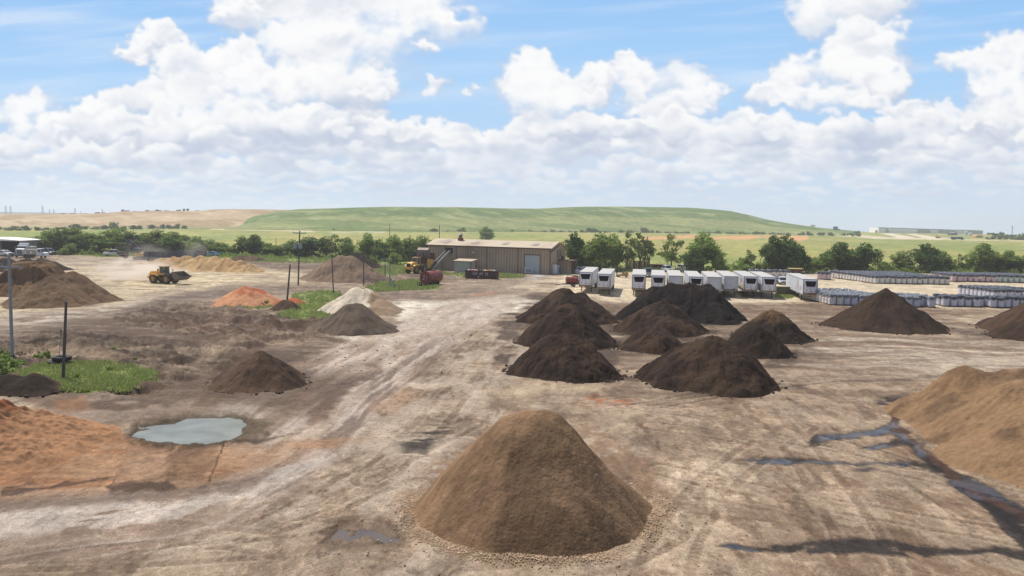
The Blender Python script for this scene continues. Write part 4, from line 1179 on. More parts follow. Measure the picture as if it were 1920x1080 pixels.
def row(items, where, group, name='tree', cat='tree'):
    items = sorted(items, key=lambda a: a[0])
    tot = len(items)
    for i, (px, base, top, wpx, kind, tone) in enumerate(items):
        p = G(px, base)
        if p.y > 1580: p = Wp(px, base, 1500)
        h = Wp(px, top - (1.5 if kind != 'tiny' else 0), p.y).z - p.z; wd = wpx * p.y / F * dict(bushy=1.55, open=1.35, tall=1.7, low=1.4, tiny=1.6)[kind]
        look = {'bushy': 'bushy', 'open': 'airy', 'tall': 'slim', 'low': 'low', 'tiny': 'small'}[kind]
        tn = {'green': 'green', 'dark': 'dark green', 'pale': 'pale green', 'far': 'grey-green'}[tone]
        nm = 'shrub' if kind in ('low', 'tiny') else name
        if i < 20: o = ORD[i] + ' from the left'
        elif tot - 1 - i < 20: o = (ORD[tot - 1 - i] + ' from the right') if tot - 1 - i else 'last on the right'
        else: o = 'number %d from the left' % (i + 1)
        if i == 0: o = 'leftmost'
        plant(kind, tone, rng.randrange(3), (p.x, p.y, p.z), h, wd, nm, '%s %s %s, %s %s' % (look, tn, nm, o, where), nm, group)

B, O, Tn, Lo = 'bushy', 'open', 'tall', 'low'
row([(92,474,436,46,B,'green'),(112,476,431,52,B,'green'),(138,475,430,56,B,'green'),(128,478,456,34,Lo,'green'),(166,476,440,46,B,'green'),(186,476,446,36,B,'pale'),(212,476,433,54,B,'green'),(228,474,428,30,O,'pale'),(246,476,438,44,B,'dark'),
     (272,474,440,44,B,'green'),(296,475,435,54,B,'green'),(322,476,438,48,B,'green'),(346,476,444,42,B,'dark'),(368,478,446,36,B,'green'),(394,477,452,32,B,'pale'),(414,478,456,36,B,'green'),(436,478,462,30,Lo,'pale')],
    'in the thick belt behind the parked trucks', 'trees behind the left yard')
row([(454,478,445,24,Tn,'green'),(478,479,443,40,B,'dark'),(502,480,458,32,B,'green'),(520,480,462,30,B,'green'),(548,480,452,34,B,'pale'),(580,482,447,54,B,'dark'),(612,482,446,30,Tn,'green'),(630,484,442,36,O,'green'),(652,486,448,30,B,'pale'),(650,484,462,34,Lo,'pale'),
     (690,488,441,34,B,'green'),(712,489,452,34,B,'green'),(738,489,444,38,B,'green'),(740,496,472,30,Lo,'green'),(766,489,450,38,B,'green'),(790,488,446,36,B,'green'),(700,496,480,24,Lo,'green')],
    'in the belt left of the tan building', 'trees left of the tan building')
row([(1077,506,440,38,B,'dark'),(1104,507,456,30,B,'pale'),(1124,508,442,52,B,'green'),(1148,507,444,34,B,'green'),(1176,508,437,34,O,'green'),(1200,508,438,44,O,'pale'),(1216,508,452,26,O,'green'),(1258,509,442,46,O,'green'),(1290,509,466,26,Lo,'green'),
     (1318,510,441,60,B,'green'),(1300,512,470,34,B,'dark'),(1345,512,470,30,Lo,'green')],
    'in the line behind the white trailers', 'trees behind the trailers')
row([(1394,508,484,50,Lo,'green'),(1404,508,470,26,O,'pale'),(1424,509,492,30,Lo,'pale'),(1450,511,446,40,B,'dark'),(1472,511,446,54,B,'dark'),(1498,511,464,32,B,'dark'),(1524,509,480,34,Lo,'green'),(1546,510,478,36,B,'green'),(1572,510,458,52,B,'dark'),(1594,509,474,34,B,'green'),
     (1620,510,459,44,B,'dark'),(1646,508,472,26,O,'pale'),(1660,510,490,32,Lo,'green'),(1690,510,474,34,B,'pale'),(1704,511,494,46,Lo,'pale'),(1736,511,460,48,B,'dark'),(1764,510,474,30,B,'green'),(1782,510,484,24,Lo,'green'),(1798,510,478,22,O,'pale'),(1818,510,482,26,Lo,'green'),
     (1840,511,460,48,B,'green'),(1866,511,478,32,B,'dark'),(1888,511,473,36,B,'green'),(1906,512,486,24,B,'dark'),(1926,512,480,30,B,'green'),(1960,512,474,46,B,'green')],
    'in the line behind the bagged pallets', 'trees behind the pallets')
# far shrubs at the foot of the hills
it = [(-8,431,425,26,'tiny','far'),(24,432,423,26,'tiny','far'),(50,432,421,18,'tiny','far'),(70,432,424,16,'tiny','far'),(90,431,426,14,'tiny','far'),(116,431,425,18,'tiny','far'),(142,430,417,20,'tiny','far'),(160,430,422,14,'tiny','far'),(178,430,424,18,'tiny','far'),(196,430,420,16,'tiny','far'),(214,430,413,20,'tiny','far'),(232,430,423,16,'tiny','far'),(250,430,420,16,'tiny','far'),(262,430,420,12,'tiny','far'),(284,429,419,16,'tiny','far'),(306,429,419,14,'tiny','far'),(316,429,419,10,'tiny','far'),(332,429,418,16,'tiny','far'),(346,429,421,12,'tiny','far'),(366,428,425,10,'tiny','far')]
row(it, 'along the foot of the bare hill', 'shrubs at the foot of the bare hill')
q4 = random.Random(4)
it = [(626,432.5,428,6),(684,432,427.5,10),(706,433,430,14),(773,433.5,427,10),(788,434,431,6),(814,434.5,426.5,16),(838,434.5,431.5,8),(866,434.5,426,14),(905,434,429.5,14),(920,434,429,10),(961,434.5,430.5,8),(981,434,431.5,8),(993,434.5,430.5,8),(1020,435,431.5,12),(1036,435,431,12),(1052,435,431,10),(1070,435.5,431.5,10),(1080,435.5,432,8),(1092,435.8,430.5,14),(1108,435.8,424.5,20),(1124,436,431,14),(1136,436,432,12),(1165,436.3,430,12),(1183,436.5,431,14),(1208,436.5,424.5,24),(1232,437,431,10),(1250,437,433,16),(1268,437.4,433,14),(1286,437.6,433.5,16),(1316,438,434,14),(1330,438,433,10),(1346,438,432,12),(1366,438.5,434,14),(1376,438.6,435,10),(1392,439,434.5,16),(1418,439.4,432,14),(1430,439.5,434,12),(1448,439.6,435,10),(1462,440,436,12),(1476,440,436,10),(1506,441,434,12),(1516,441.4,432,12),(1541,441.6,434,14),(1558,442,435,12),(1583,442,436,10),(1604,443,432,18),(1500,441,437,10)]
row([(a, b_, c_, d_, 'tiny', 'far') for a, b_, c_, d_ in it], 'along the foot of the green hill', 'shrubs at the foot of the green hill')
row([(1853,449,444,10,'tiny','far'),(1868,449,436,18,'tiny','dark'),(1880,449,434,16,'tiny','far'),(1896,449,437,18,'tiny','dark'),(1912,450,436,18,'tiny','far'),(1930,450,434,20,'tiny','dark')], 'past the warehouses at far right', 'bushes past the warehouses')
p = G(912, 450); plant('bushy', 'green', 1, p, Wp(912, 426, p.y).z, 38 * p.y / F, 'tree', 'lone round tree showing just above the roof of the tan building', 'tree')
p = G(878, 451)
# small weeds on the yard
wl = ['at the left edge beside the tall grey pole', 'just right of the left-edge weeds by the grey pole', 'in front of the low black bank at the left', 'behind the left-edge weeds, cut by the frame', 'on the bare earth, larger of the pair right of the tyres',
      'on the bare earth, smaller of the pair right of the tyres', 'alone on the bare earth between tyres and brown pile', 'just left of the stacked tyres', 'further left of the stacked tyres', 'at the right foot of the small orange pile', 'in front of the small orange pile',
      'at the left edge of the white sand pile', 'high on the white sand pile', 'standing in the bright grass patch by the pole', 'at the right end of the bright grass patch']
for i, (px, py, s_) in enumerate([(4,702,2.6),(14,690,2.2),(26,716,1.0),(2,668,1.6),(214,661,1.1),(203,662,.8),(252,676,.7),(85,672,1.3),(72,674,1.1),(498,573,1.6),(478,573,1.4),(604,585,.9),(656,556,.8),(143,710,.8),(205,696,.8),(1490,640,.01)]):
    if s_ < .1: continue
    p = G(px, py); plant('tiny', 'green' if i % 3 else 'pale', i % 3, p, s_ * .6, s_ * 1.2, 'weed', 'low leafy weed clump ' + wl[i], 'weed', 'weeds on the yard')

# grass: many blades over the green patches
def grass():
    vs, fs, cs = [], [], []
    q = random.Random(9)
    for key, pts in GRASS.items():
        a = [p[0] for p in pts]; b = [p[1] for p in pts]
        cnt = dict(near=8000, left=900, mid=2600, yard=3600, behind_loader=2600, building=1500, fence_strip=3500, left_strip=900, block=500, red_pile_foot=500)[key]
        P0 = np.array([[q.uniform(min(a), max(a)), q.uniform(min(b), max(b))] for _ in range(cnt * 2)])
        sd_ = sdpoly(P0[:, 0], P0[:, 1], pts)
        P0 = P0[sd_ > (-1.5 if key not in ('near', 'left') else -4)][:cnt]
        nn = fbm(P0[:, 0] / 22, P0[:, 1] / 9, 4, k=2)
        for (u, v), z in zip(P0, nn):
            if z < .4 and q.random() < .75: continue
            g_ = G(u, v); k = max(.3, g_.y / 250) * (1.3 if z > .58 else .8)
            h = q.uniform(.08, .28) * (1 + k * .8); wd = .05 + .16 * k
            for _ in range(3):
                an = q.uniform(0, 6.28); dx, dy = cos(an) * wd, sin(an) * wd
                ox, oy = q.uniform(-.2, .2) * (1 + k), q.uniform(-.2, .2) * (1 + k)
                i0 = len(vs)
                vs += [(g_.x + ox - dx, g_.y + oy - dy, -.1), (g_.x + ox + dx, g_.y + oy + dy, -.1), (g_.x + ox + q.uniform(-.15, .15), g_.y + oy + q.uniform(-.15, .15), h)]
                fs.append((i0, i0 + 1, i0 + 2))
    me = bpy.data.meshes.new('grass'); me.from_pydata(vs, [], fs)
    m = leafmat('grass_blades', C(110, 150, 60), C(150, 176, 90))
    at = me.color_attributes.new('col', 'FLOAT_COLOR', 'POINT')
    t = np.repeat(np.random.RandomState(1).rand(len(vs) // 3), 3)[:, None]
    c = np.ones((len(vs), 4), np.float32); c[:, :3] = C(144, 168, 86) * (1 - t) + C(196, 200, 132) * t
    at.data.foreach_set('color', c.reshape(-1))
    me.materials.append(m)
    o = bpy.data.objects.new('grass', me); COL.objects.link(o); tag(o, kind='stuff')
grass()

def undergrowth():
    q = np.random.RandomState(21); P = []; S = []
    for pts, wv, n, h in (([(80,478),(140,479),(240,480),(380,482),(440,484),(560,486),(640,488),(700,492),(800,490)], 5, 15000, 1.6),
                       ([(1062,508),(1150,510),(1290,511),(1400,510)], 4.5, 6500, 1.3), ([(1400,510),(1490,513),(1560,512),(1700,513),(1960,514)], 4.5, 12000, 1.5)):
        L = np.array([p[0] for p in pts], float)
        u = q.uniform(L[0], L[-1], n); v = np.interp(u, L, [p[1] for p in pts]) - abs(q.normal(size=n)) * wv
        cl = fbm(u / 14, v / 3, 3, k=2)
        for a, b, c in zip(u, v, cl):
            g_ = G(a, b); P.append((g_.x, g_.y, max(0.05, (c - .25) * h * 2.2 * q.rand()))); S.append(.25 * g_.y / 260)
    P = np.array(P); n = len(P); S = np.array(S)[:, None]
    a = q.normal(size=(n, 3)); a /= np.linalg.norm(a, axis=1, keepdims=True)
    b = np.cross(a, q.normal(size=(n, 3))); b /= np.linalg.norm(b, axis=1, keepdims=True)
    s_ = S * (.5 + q.rand(n, 1))
    V = np.stack([P - a * s_, P + b * s_ * .7, P + a * s_, P - b * s_ * .7], 1).reshape(-1, 3)
    me = bpy.data.meshes.new('undergrowth'); me.vertices.add(n * 4); me.vertices.foreach_set('co', V.astype(np.float32).reshape(-1))
    me.loops.add(n * 4); me.loops.foreach_set('vertex_index', np.arange(n * 4, dtype=np.int32))
    me.polygons.add(n); me.polygons.foreach_set('loop_start', np.arange(0, n * 4, 4, dtype=np.int32)); me.polygons.foreach_set('loop_total', np.full(n, 4, np.int32)); me.update(calc_edges=True)
    at = me.color_attributes.new('col', 'FLOAT_COLOR', 'POINT')
    t = np.repeat(q.rand(n), 4)[:, None]; c = np.ones((n * 4, 4), np.float32); c[:, :3] = C(112, 142, 64) * (1 - t) + C(176, 190, 110) * t
    at.data.foreach_set('color', c.reshape(-1)); me.materials.append(LF['green'])
    o = bpy.data.objects.new('undergrowth', me); COL.objects.link(o); tag(o, kind='stuff')
undergrowth()
# ------------------------------------------------------------------ tan metal building
def corr(name, c, per=.3, c2=None, axis=0, rough=.6):
    """ribbed sheet metal: a wave bump, with rib shading painted into the colour"""
    m = mat(name, c, rough=rough, var=.07, vs=.4, dirt=C(150, 120, 92), ds=.12)
    n, l = m.node_tree.nodes, m.node_tree.links
    b = n['Principled BSDF']
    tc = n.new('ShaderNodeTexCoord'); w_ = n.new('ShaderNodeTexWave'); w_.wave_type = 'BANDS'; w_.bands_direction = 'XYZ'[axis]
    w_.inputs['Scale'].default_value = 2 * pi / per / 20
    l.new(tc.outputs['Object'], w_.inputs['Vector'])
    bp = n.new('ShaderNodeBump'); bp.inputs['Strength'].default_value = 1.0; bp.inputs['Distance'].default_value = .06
    sc_ = n.new('ShaderNodeMapRange'); sc_.inputs[3].default_value = .82; sc_.inputs[4].default_value = 1.08; l.new(w_.outputs['Fac'], sc_.inputs[0])  # wave bands of lighter and darker colour: rib shading painted onto the sheet
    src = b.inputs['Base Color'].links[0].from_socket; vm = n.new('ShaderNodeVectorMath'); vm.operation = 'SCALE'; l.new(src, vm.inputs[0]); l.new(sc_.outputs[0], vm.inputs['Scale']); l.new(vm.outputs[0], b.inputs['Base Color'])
    l.new(w_.outputs['Fac'], bp.inputs['Height']); l.new(bp.outputs[0], b.inputs['Normal'])
    return m
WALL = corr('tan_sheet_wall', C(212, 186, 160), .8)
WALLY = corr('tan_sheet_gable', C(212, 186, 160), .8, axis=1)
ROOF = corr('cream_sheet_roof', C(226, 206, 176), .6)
TRIM = mat('brown_trim', C(132, 106, 90), rough=.6)
WHITE = mat('white_paint', CW(222, 224, 226), rough=.5, var=.05, vs=.5)
BLACK = mat('black_void', C(40, 38, 38), rough=.9)
RUST = mat('rusty_steel', C(132, 78, 62), rough=.8, var=.2, vs=1.5)
STEEL = mat('grey_steel', C(140, 142, 144), rough=.5, metal=.3, var=.1)
DARK = mat('dark_steel', C(62, 60, 60), rough=.7, var=.15)
RUBBER = mat('rubber', C(84, 78, 70), rough=.9, var=.15, dirt=C(160, 142, 118), ds=3)
GLASS = mat('dark_glass', C(46, 54, 60), rough=.12, spec=.6)
YEL = mat('yellow_paint', CW(240, 184, 84), rough=.5, var=.06, dirt=C(196, 164, 120), ds=1.2)
RED = mat('red_paint', C(140, 54, 44), rough=.6, var=.12)
GREY = mat('grey_paint', C(120, 122, 124), rough=.6, var=.1)

ang = R(23.3)
A = Vector((9.57, 209, 0))
bl = thing('metal_building', 'long tan ribbed metal building with a cream roof and a white roller door', 'building', A, -ang)
L_, Wd_, eh, rh = 35.6, 11.4, 6.55, 8.1
# local: x from -L to 0 along the front wall, y back
Wl = MB()
Wl.box(-L_ / 2, .1, 0, L_ - .02, .2, eh)
Wl.box(-L_ / 2, Wd_ - .1, 0, L_ - .02, .2, eh)
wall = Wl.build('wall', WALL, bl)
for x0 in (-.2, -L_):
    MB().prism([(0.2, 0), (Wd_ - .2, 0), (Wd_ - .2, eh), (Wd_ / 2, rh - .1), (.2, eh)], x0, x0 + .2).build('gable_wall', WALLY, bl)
rf = MB()
ov = .35
rf.prism([(-ov, eh - .06), (Wd_ / 2, rh), (Wd_ + ov, eh - .06), (Wd_ + ov, eh + .08), (Wd_ / 2, rh + .14), (-ov, eh + .08)], -L_ - .3, .3)
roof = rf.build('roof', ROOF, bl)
tr = MB()
for x in (-8.9, -17.8, -26.7): tr.box(x, -.05, 0, .16, .1, eh - .1)
tr.box(-.05, -.04, 0, .3, .12, eh - .1); tr.box(-L_ + .1, -.04, 0, .3, .12, eh - .1)
tr.box(-L_ / 2, -ov - .06, eh - .16, L_ + .6, .14, .3)
tr.box(.32, Wd_ * .25 - .1, eh - .12, .1, Wd_ / 2 + .5, .28, rx=math.atan((rh - eh) / (Wd_ / 2)))
tr.build('trim', TRIM, bl)
for i, x in enumerate((-5, -13.6, -22.3, -31)):
    t_ = .48; zz = eh + (rh - eh) * t_ + .16
    s_ = MB().box(0, 0, 0, 1.5, 1.9, .06, rx=math.atan((rh - eh + .05) / (Wd_ / 2)))
    o = s_.build('skylight', mat('skylight', C(176, 166, 152), rough=.4) if i == 0 else bpy.data.materials['skylight'], roof); o.location = (x, Wd_ / 2 * t_ - .2, zz - .02)
dr = MB().box(-4.9, -.03, 0, 4.1, .06, 4.75)
for k in range(1, 8): dr.box(-4.9, -.07, k * .6, 4.1, .03, .05)
dr.build('roller_door', mat('roller_door', C(216, 222, 222), rough=.5, var=.05), bl)
fr = MB().box(-7.03, -.06, 0, .18, .14, 4.9).box(-2.77, -.06, 0, .18, .14, 4.9).box(-4.9, -.06, 4.78, 4.4, .14, .2)
fr.build('door_frame', TRIM, bl)
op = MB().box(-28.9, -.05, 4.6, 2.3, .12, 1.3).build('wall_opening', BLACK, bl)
lm = MB().box(-21.5, -.25, 4.8, .45, .4, .4); lm.build('wall_lamp', mat('lamp_glass', C(240, 240, 236), rough=.3), bl)
MB().box(-20.9, -.15, 5.75, .2, .2, .2).build('wall_lamp', WHITE, bl)
for y in (5.3, 7.1):
    w_ = MB().box(.04, y, 4.2, .08, .7, 2.0).build('louvre', GREY, bl)
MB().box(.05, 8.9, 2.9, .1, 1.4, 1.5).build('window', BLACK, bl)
MB().box(.2, 6.4, 4.0, .3, .3, .3).build('wall_lamp', WHITE, bl)
ln = thing('lean_to', 'small tan lean-to shed with an open side against the right end of the building', 'shed', A, -ang)
ln_w = MB().box(1.9, 5.6, 0, 3.5, .12, 3.4).box(1.9, 9.4, 0, 3.5, .12, 3.4).box(.25, 7.5, 0, .12, 3.7, 3.4)
ln_w.build('wall', WALL, ln)
MB().box(2.0, 7.5, 3.42, 4.2, 4.6, .12).build('roof', TRIM, ln)
for y in (5.66, 9.3): MB().box(3.55, y, 0, .16, .16, 3.4).build('post', TRIM, ln)
# roof vent
vt = thing('roof_vent', 'red brick roof stack with a round silver cowl on the tan building', 'vent', A + Matrix.Rotation(-ang, 3, 'Z') @ Vector((-27.8, 4.6, 7.5)), -ang)
MB().box(0, 0, 0, 1.2, 1.0, 1.1).build('base', mat('brick_red', C(172, 96, 68), rough=.9, var=.2, vs=6), vt)
MB().cyl((0, 0, 1.1), (0, 0, 1.9), .5, .5, 14).cyl((0, 0, 1.9), (0, 0, 2.35), .68, .2, 14).build('cowl', STEEL, vt, smooth=True)
# electrical boxes by the gable
Mr = Matrix.Rotation(-ang, 3, 'Z')
for i, (lx, ly, sx, h, lab) in enumerate(((.5, 1.9, 1.5, 2.5, 'tall white cabinet beside the gable end, the wider one'), (.6, 4.2, 1.0, 2.1, 'white cabinet with a dark side next to the wide white one'))):
    t = thing('cabinet', lab, 'cabinet', A + Mr @ Vector((lx, ly, 0)), -ang)
    MB().box(0, 0, .1, .7, sx, h).build('body', WHITE, t, bevel=.03)
    for s in (-.24, .24): MB().box(.37, s * sx, .3, .04, sx * .44, h - .5).build('door', STEEL if i else WHITE, t)
# scaffold frame in front of the roller door
t = thing('wheeled_frame', 'white tubular wheeled frame standing in front of the roller door', 'frame', A + Mr @ Vector((-5.4, -1.2, 0)), -ang)
b = MB()
for x in (-.9, .9):
    for y in (-.4, .4): b.cyl((x, y, .15), (x, y, 1.7), .06, n=6)
for z in (.5, 1.1, 1.65):
    b.cyl((-1.1, -.4, z), (1.1, -.4, z), .06, n=6); b.cyl((-1.1, .4, z), (1.1, .4, z), .06, n=6)
    for x in (-.9, .9): b.cyl((x, -.4, z), (x, .4, z), .05, n=6)
b.build('frame', WHITE, t); MB().box(0, 0, .8, 1.2, .7, .35).build('tray', STEEL, t)
for x in (-.9, .9):
    for y in (-.4, .4): MB().cyl((x, y - .04, .13), (x, y + .04, .13), .13, n=10).build('wheel', RUBBER, t)
# pale green shed
sp_ = G(869, 511)
t = thing('small_shed', 'pale grey-green ribbed metal shed against the long tan wall', 'shed', (G(866, 511.5).x, G(866, 511.5).y, 0), -ang)
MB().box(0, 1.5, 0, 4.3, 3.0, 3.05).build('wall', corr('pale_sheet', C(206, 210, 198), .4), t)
MB().prism([(-.3, 2.95), (3.2, 3.35), (3.2, 3.47), (-.3, 3.07)], -2.4, 2.9).build('roof', ROOF, t)
for x, y in ((2.45, .25), (2.75, 2.7)): MB().box(x, y, 0, .12, .12, 3.0).build('post', TRIM, t)
# ------------------------------------------------------------------ hopper and conveyor
hp = G(799, 508)
t = thing('feed_hopper', 'dark red and black hopper on legs between the raised bucket and the conveyor', 'hopper', (hp.x, hp.y, 0), -ang)
hz = lambda v: Wp(797, v, hp.y).z
z0, z1 = 2.0, 4.3
b = MB(); vs_ = [(-2.6, -1.4, z1), (1.5, -1.4, z1), (1.5, 1.6, z1), (-2.6, 1.6, z1), (-2.0, -1.0, z0), (1.0, -1.0, z0), (1.0, 1.0, z0), (-2.0, 1.0, z0)]
b.add(vs_, [(0, 1, 5, 4), (1, 2, 6, 5), (2, 3, 7, 6), (3, 0, 4, 7), (4, 5, 6, 7)])
b.build('bin', mat('hopper_red', C(122, 50, 44), rough=.7, var=.2), t)
MB().box(-.5, -1.45, 3.5, 4.3, .1, 1.0).build('rim', DARK, t)
MB().box(1.6, 0, 2.9, .12, 3.2, 1.9).build('side_panel', RED, t)
b = MB()
for x in (-2.2, 1.2):
    for y in (-1.1, 1.2): b.box(x, y, 0, .16, .16, 3)
b.bar((-2.2, -1.1, 1.9), (1.2, -1.1, 1.9), .12); b.bar((-2.2, 1.2, 1.9), (1.2, 1.2, 1.9), .12); b.bar((-2.2, -1.1, 1.9), (-2.2, 1.2, 1.9), .12); b.bar((1.2, -1.1, 1.9), (1.2, 1.2, 1.9), .12); b.build('undercarriage', DARK, t)
MB().prism([(1.3, 3.3), (2.5, 3.1), (2.6, 2.3), (1.9, .9), (1.2, .9)], -1.7, -.7, 'y').build('chute', YEL, t)
a_ = A + Mr @ Vector((-28.9, -.2, 5.25)); c_ = Wp(806, 507, 213)
t = thing('conveyor', 'inclined belt conveyor rising from the hopper into the tan building wall', 'conveyor', (c_.x, c_.y, 0), 0)
p0 = Vector((0, 0, .5)); p1 = Vector((a_.x - c_.x, a_.y - c_.y, a_.z))
dd = (p1 - p0).normalized(); sd_ = dd.cross(Vector((0, 0, 1))).normalized()
MB().bar(p0, p1, 1.0, .12).build('belt', mat('belt', C(64, 62, 62), rough=.9), t)
for s in (-.6, .6): MB().bar(p0 + sd_ * s, p1 + sd_ * s, .12, .6).build('side_rail', mat('conveyor_rail', C(196, 190, 176), rough=.6) if s < 0 else bpy.data.materials['conveyor_rail'], t)
b = MB()
for k in (.28, .6):
    q = p0.lerp(p1, k)
    for s in (-.55, .55): b.bar(q + sd_ * s, Vector((q.x, q.y, 0)) + sd_ * s * 1.3 - dd * .6, .1)
    b.bar(q, Vector((q.x, q.y, 0)) + dd * .5, .08)
b.build('support', GREY, t)
MB().box(0, -.2, 0, 2.4, 1.8, .9, tx=1.25, ty=1.2).build('boot', DARK, t)
# ------------------------------------------------------------------ red tank on its side
pa, pb = G(797, 536), G(838, 522)
rad = 1.28
d_ = (pb - pa); d_.z = 0; d_.normalize()
ln_ = 5.6
t = thing('storage_tank', 'dark red cylindrical fuel tank lying on its side with white marks on its end', 'tank', (pa.x, pa.y + .3, 0), math.atan2(d_.y, d_.x) - .25)
zt = rad + .35
TANK = mat('tank_red', C(156, 66, 58), rough=.5, var=.1, vs=.8, dirt=C(120, 60, 50), ds=1)
b = MB(); b.cyl((0, 0, zt), (ln_, 0, zt), rad, n=32)
b.build('shell', TANK, t, smooth=True)
for x in (.06, ln_ - .1): MB().cyl((x, 0, zt), (x + .05, 0, zt), rad + .02, n=32).build('rim', RUST, t)
for x in (1.0, ln_ - 1): MB().box(x, 0, 0, .3, 1.8, .6).build('cradle', DARK, t)
MB().cyl((3.6, 0, zt + rad - .05), (3.6, 0, zt + rad + .18), .3, n=14).cyl((3.6, 0, zt + rad + .18), (3.6, 0, zt + rad + .24), .38, n=14).build('hatch', STEEL, t)
def marks(name, rects, m, par, x, th=.02):
    b = MB()
    for (y, z, sy, sz) in rects: b.box(x, y, z, th, sy, sz)
    return b.build(name, m, par)
MK = mat('white_marking', C(226, 222, 220), rough=.6)
marks('end_marking', [(.28, zt + .35, .34, .07), (.28, zt + .5, .16, .2), (.28, zt + .16, .3, .1), (.28, zt + .05, .34, .05), (-.28, zt + .22, .26, .05), (-.28, zt + .1, .22, .08), (-.28, zt - .02, .26, .06),
     (.7, zt - .5, .06, .3), (.62, zt - .25, .2, .05), (.42, zt - .48, .08, .28), (.32, zt - .46, .06, .2), (.25, zt - .3, .14, .08), (-.1, zt - .62, .22, .06), (-.2, zt - .5, .06, .22)], MK, t, -.015)
b = MB().box(2.6, -rad + .1, zt + .35, .12, .3, .16); b.build('plate', MK, t)
# posts and meter beside the tank
for i, px in enumerate((783, 795, 800)):
    q = G(px, 538); MBo = MB().cyl((0, 0, -.1), (0, 0, 1.1), .07, n=8).build('bollard', RUST)
    MBo.location = (q.x, q.y, 0); tag(MBo, ['thin rusty post left of the meter box', 'thin rusty post right of the meter box', 'thin rusty post nearest the end of the big red tank'][i], 'post', 'posts by the red tank')
q = G(789, 538); t = thing('meter_box', 'small dark meter box on legs between rusty posts near the red tank', 'meter box', (q.x, q.y, 0))
MB().box(0, 0, .25, .6, .4, .75).build('box', DARK, t, bevel=.03); MB().cyl((0, -.24, .7), (0, -.19, .7), .18, n=14).build('dial', STEEL, t); MB().box(-.2, 0, -.05, .08, .08, .3).build('leg', DARK, t); MB().box(.2, 0, -.05, .08, .08, .3).build('leg', DARK, t)
# ------------------------------------------------------------------ dumpster
q0, q1 = G(872, 522.5), G(928, 524.5)
t = thing('dumpster', 'long dark red skip with faded white numbers and mixed rubbish heaped inside', 'skip', (q0.x, q0.y, 0), math.atan2(q1.y - q0.y, q1.x - q0.x) + .06)
ln_ = (q1 - q0).length + .3; dh = 1.75
SK = mat('skip_red', C(104, 62, 58), rough=.75, var=.2, vs=1, dirt=C(90, 66, 60), ds=.8)
b = MB()
b.box(ln_ / 2, .05, .15, ln_, .1, dh); b.box(ln_ / 2, 2.35, .15, ln_, .1, dh); b.box(.05, 1.2, .15, .1, 2.2, dh); b.box(ln_ - .05, 1.2, .15, .1, 2.2, dh); b.box(ln_ / 2, 1.2, .1, ln_, 2.3, .1)
b.build('body', SK, t)
b = MB()
for k in range(15): b.box(.15 + k * (ln_ - .3) / 14, -.04, .2, .12, .1, dh - .1)
b.box(ln_ / 2, -.06, dh + .1, ln_ + .1, .14, .14); b.box(ln_ / 2, -.05, .12, ln_, .12, .14)
b.build('rib', SK, t)
SEG = {'5': 'abgdc', '9': 'abgcdf', '2': 'afgeb', '6': 'acdefg', '1': 'bc'}
SEG = {'5': 'afgcd', '9': 'abcdfg', '2': 'abged', '6': 'afgecd', '1': 'bc'}
b = MB(); x = ln_ * .26
for ch in '592 19 56':
    if ch != ' ':
        w2, h2, z_ = .26, .6, .95
        for sgm in SEG[ch]:
            r = {'a': (0, h2, w2, .07), 'd': (0, 0, w2, .07), 'g': (0, h2 / 2, w2, .07), 'f': (-w2 / 2, h2 / 2, .07, h2 / 2), 'b': (w2 / 2, h2 / 2, .07, h2 / 2), 'e': (-w2 / 2, 0, .07, h2 / 2), 'c': (w2 / 2, 0, .07, h2 / 2)}[sgm]
            b.box(x + r[0], -.12, z_ + r[1], r[2], .03, r[3])
    x += .42
b.build('lettering', MK, t)
MB().prism([(ln_ * .44, 1.25), (ln_ * .44 + .25, 1.5), (ln_ * .44 + .5, 1.25), (ln_ * .44 + .25, 1.0)], -.14, -.11, 'y').box(ln_ * .43, -.11, .35, .3, .03, .4).build('placard', mat('placard', C(226, 190, 190), rough=.6), t)
q = random.Random(8)
for i, (cname, cc_) in enumerate((('pink_bag', (222, 168, 176)), ('pink_bag', (214, 150, 160)), ('black_bag', (60, 60, 62)), ('cream_bag', (232, 206, 164)), ('cream_bag', (226, 190, 130)), ('white_bag', (214, 214, 214)), ('pink_bag', (230, 196, 196)), ('cardboard_piece', (196, 160, 116)), ('black_bag', (80, 78, 78)))):
    xx = (.8, 1.7, 3.8, 5.0, 5.8, 6.8, 2.6, 6.3, 4.4)[i] * ln_ / 8
    o = MB().ball(0, 0, 0, .55, .6, .32, 8, .25, q).build(cname, mat(cname, C(*cc_), rough=.7, var=.1), None)
    o.location = (t.matrix_basis @ Vector((xx, .8 + .5 * (i % 3) * .6, dh + .1))).to_tuple(); o.rotation_euler = (0, 0, i)
    tag(o, '%s heaped in the dark red skip, %s' % (cname.replace('_', ' '), ('leftmost', 'second from the left end', 'in the middle', 'right of the middle', 'near the right end', 'at the right end', 'third from the left end', 'close to the right end', 'just right of the middle')[i]), cname.split('_')[1], 'rubbish heaped in the red skip')
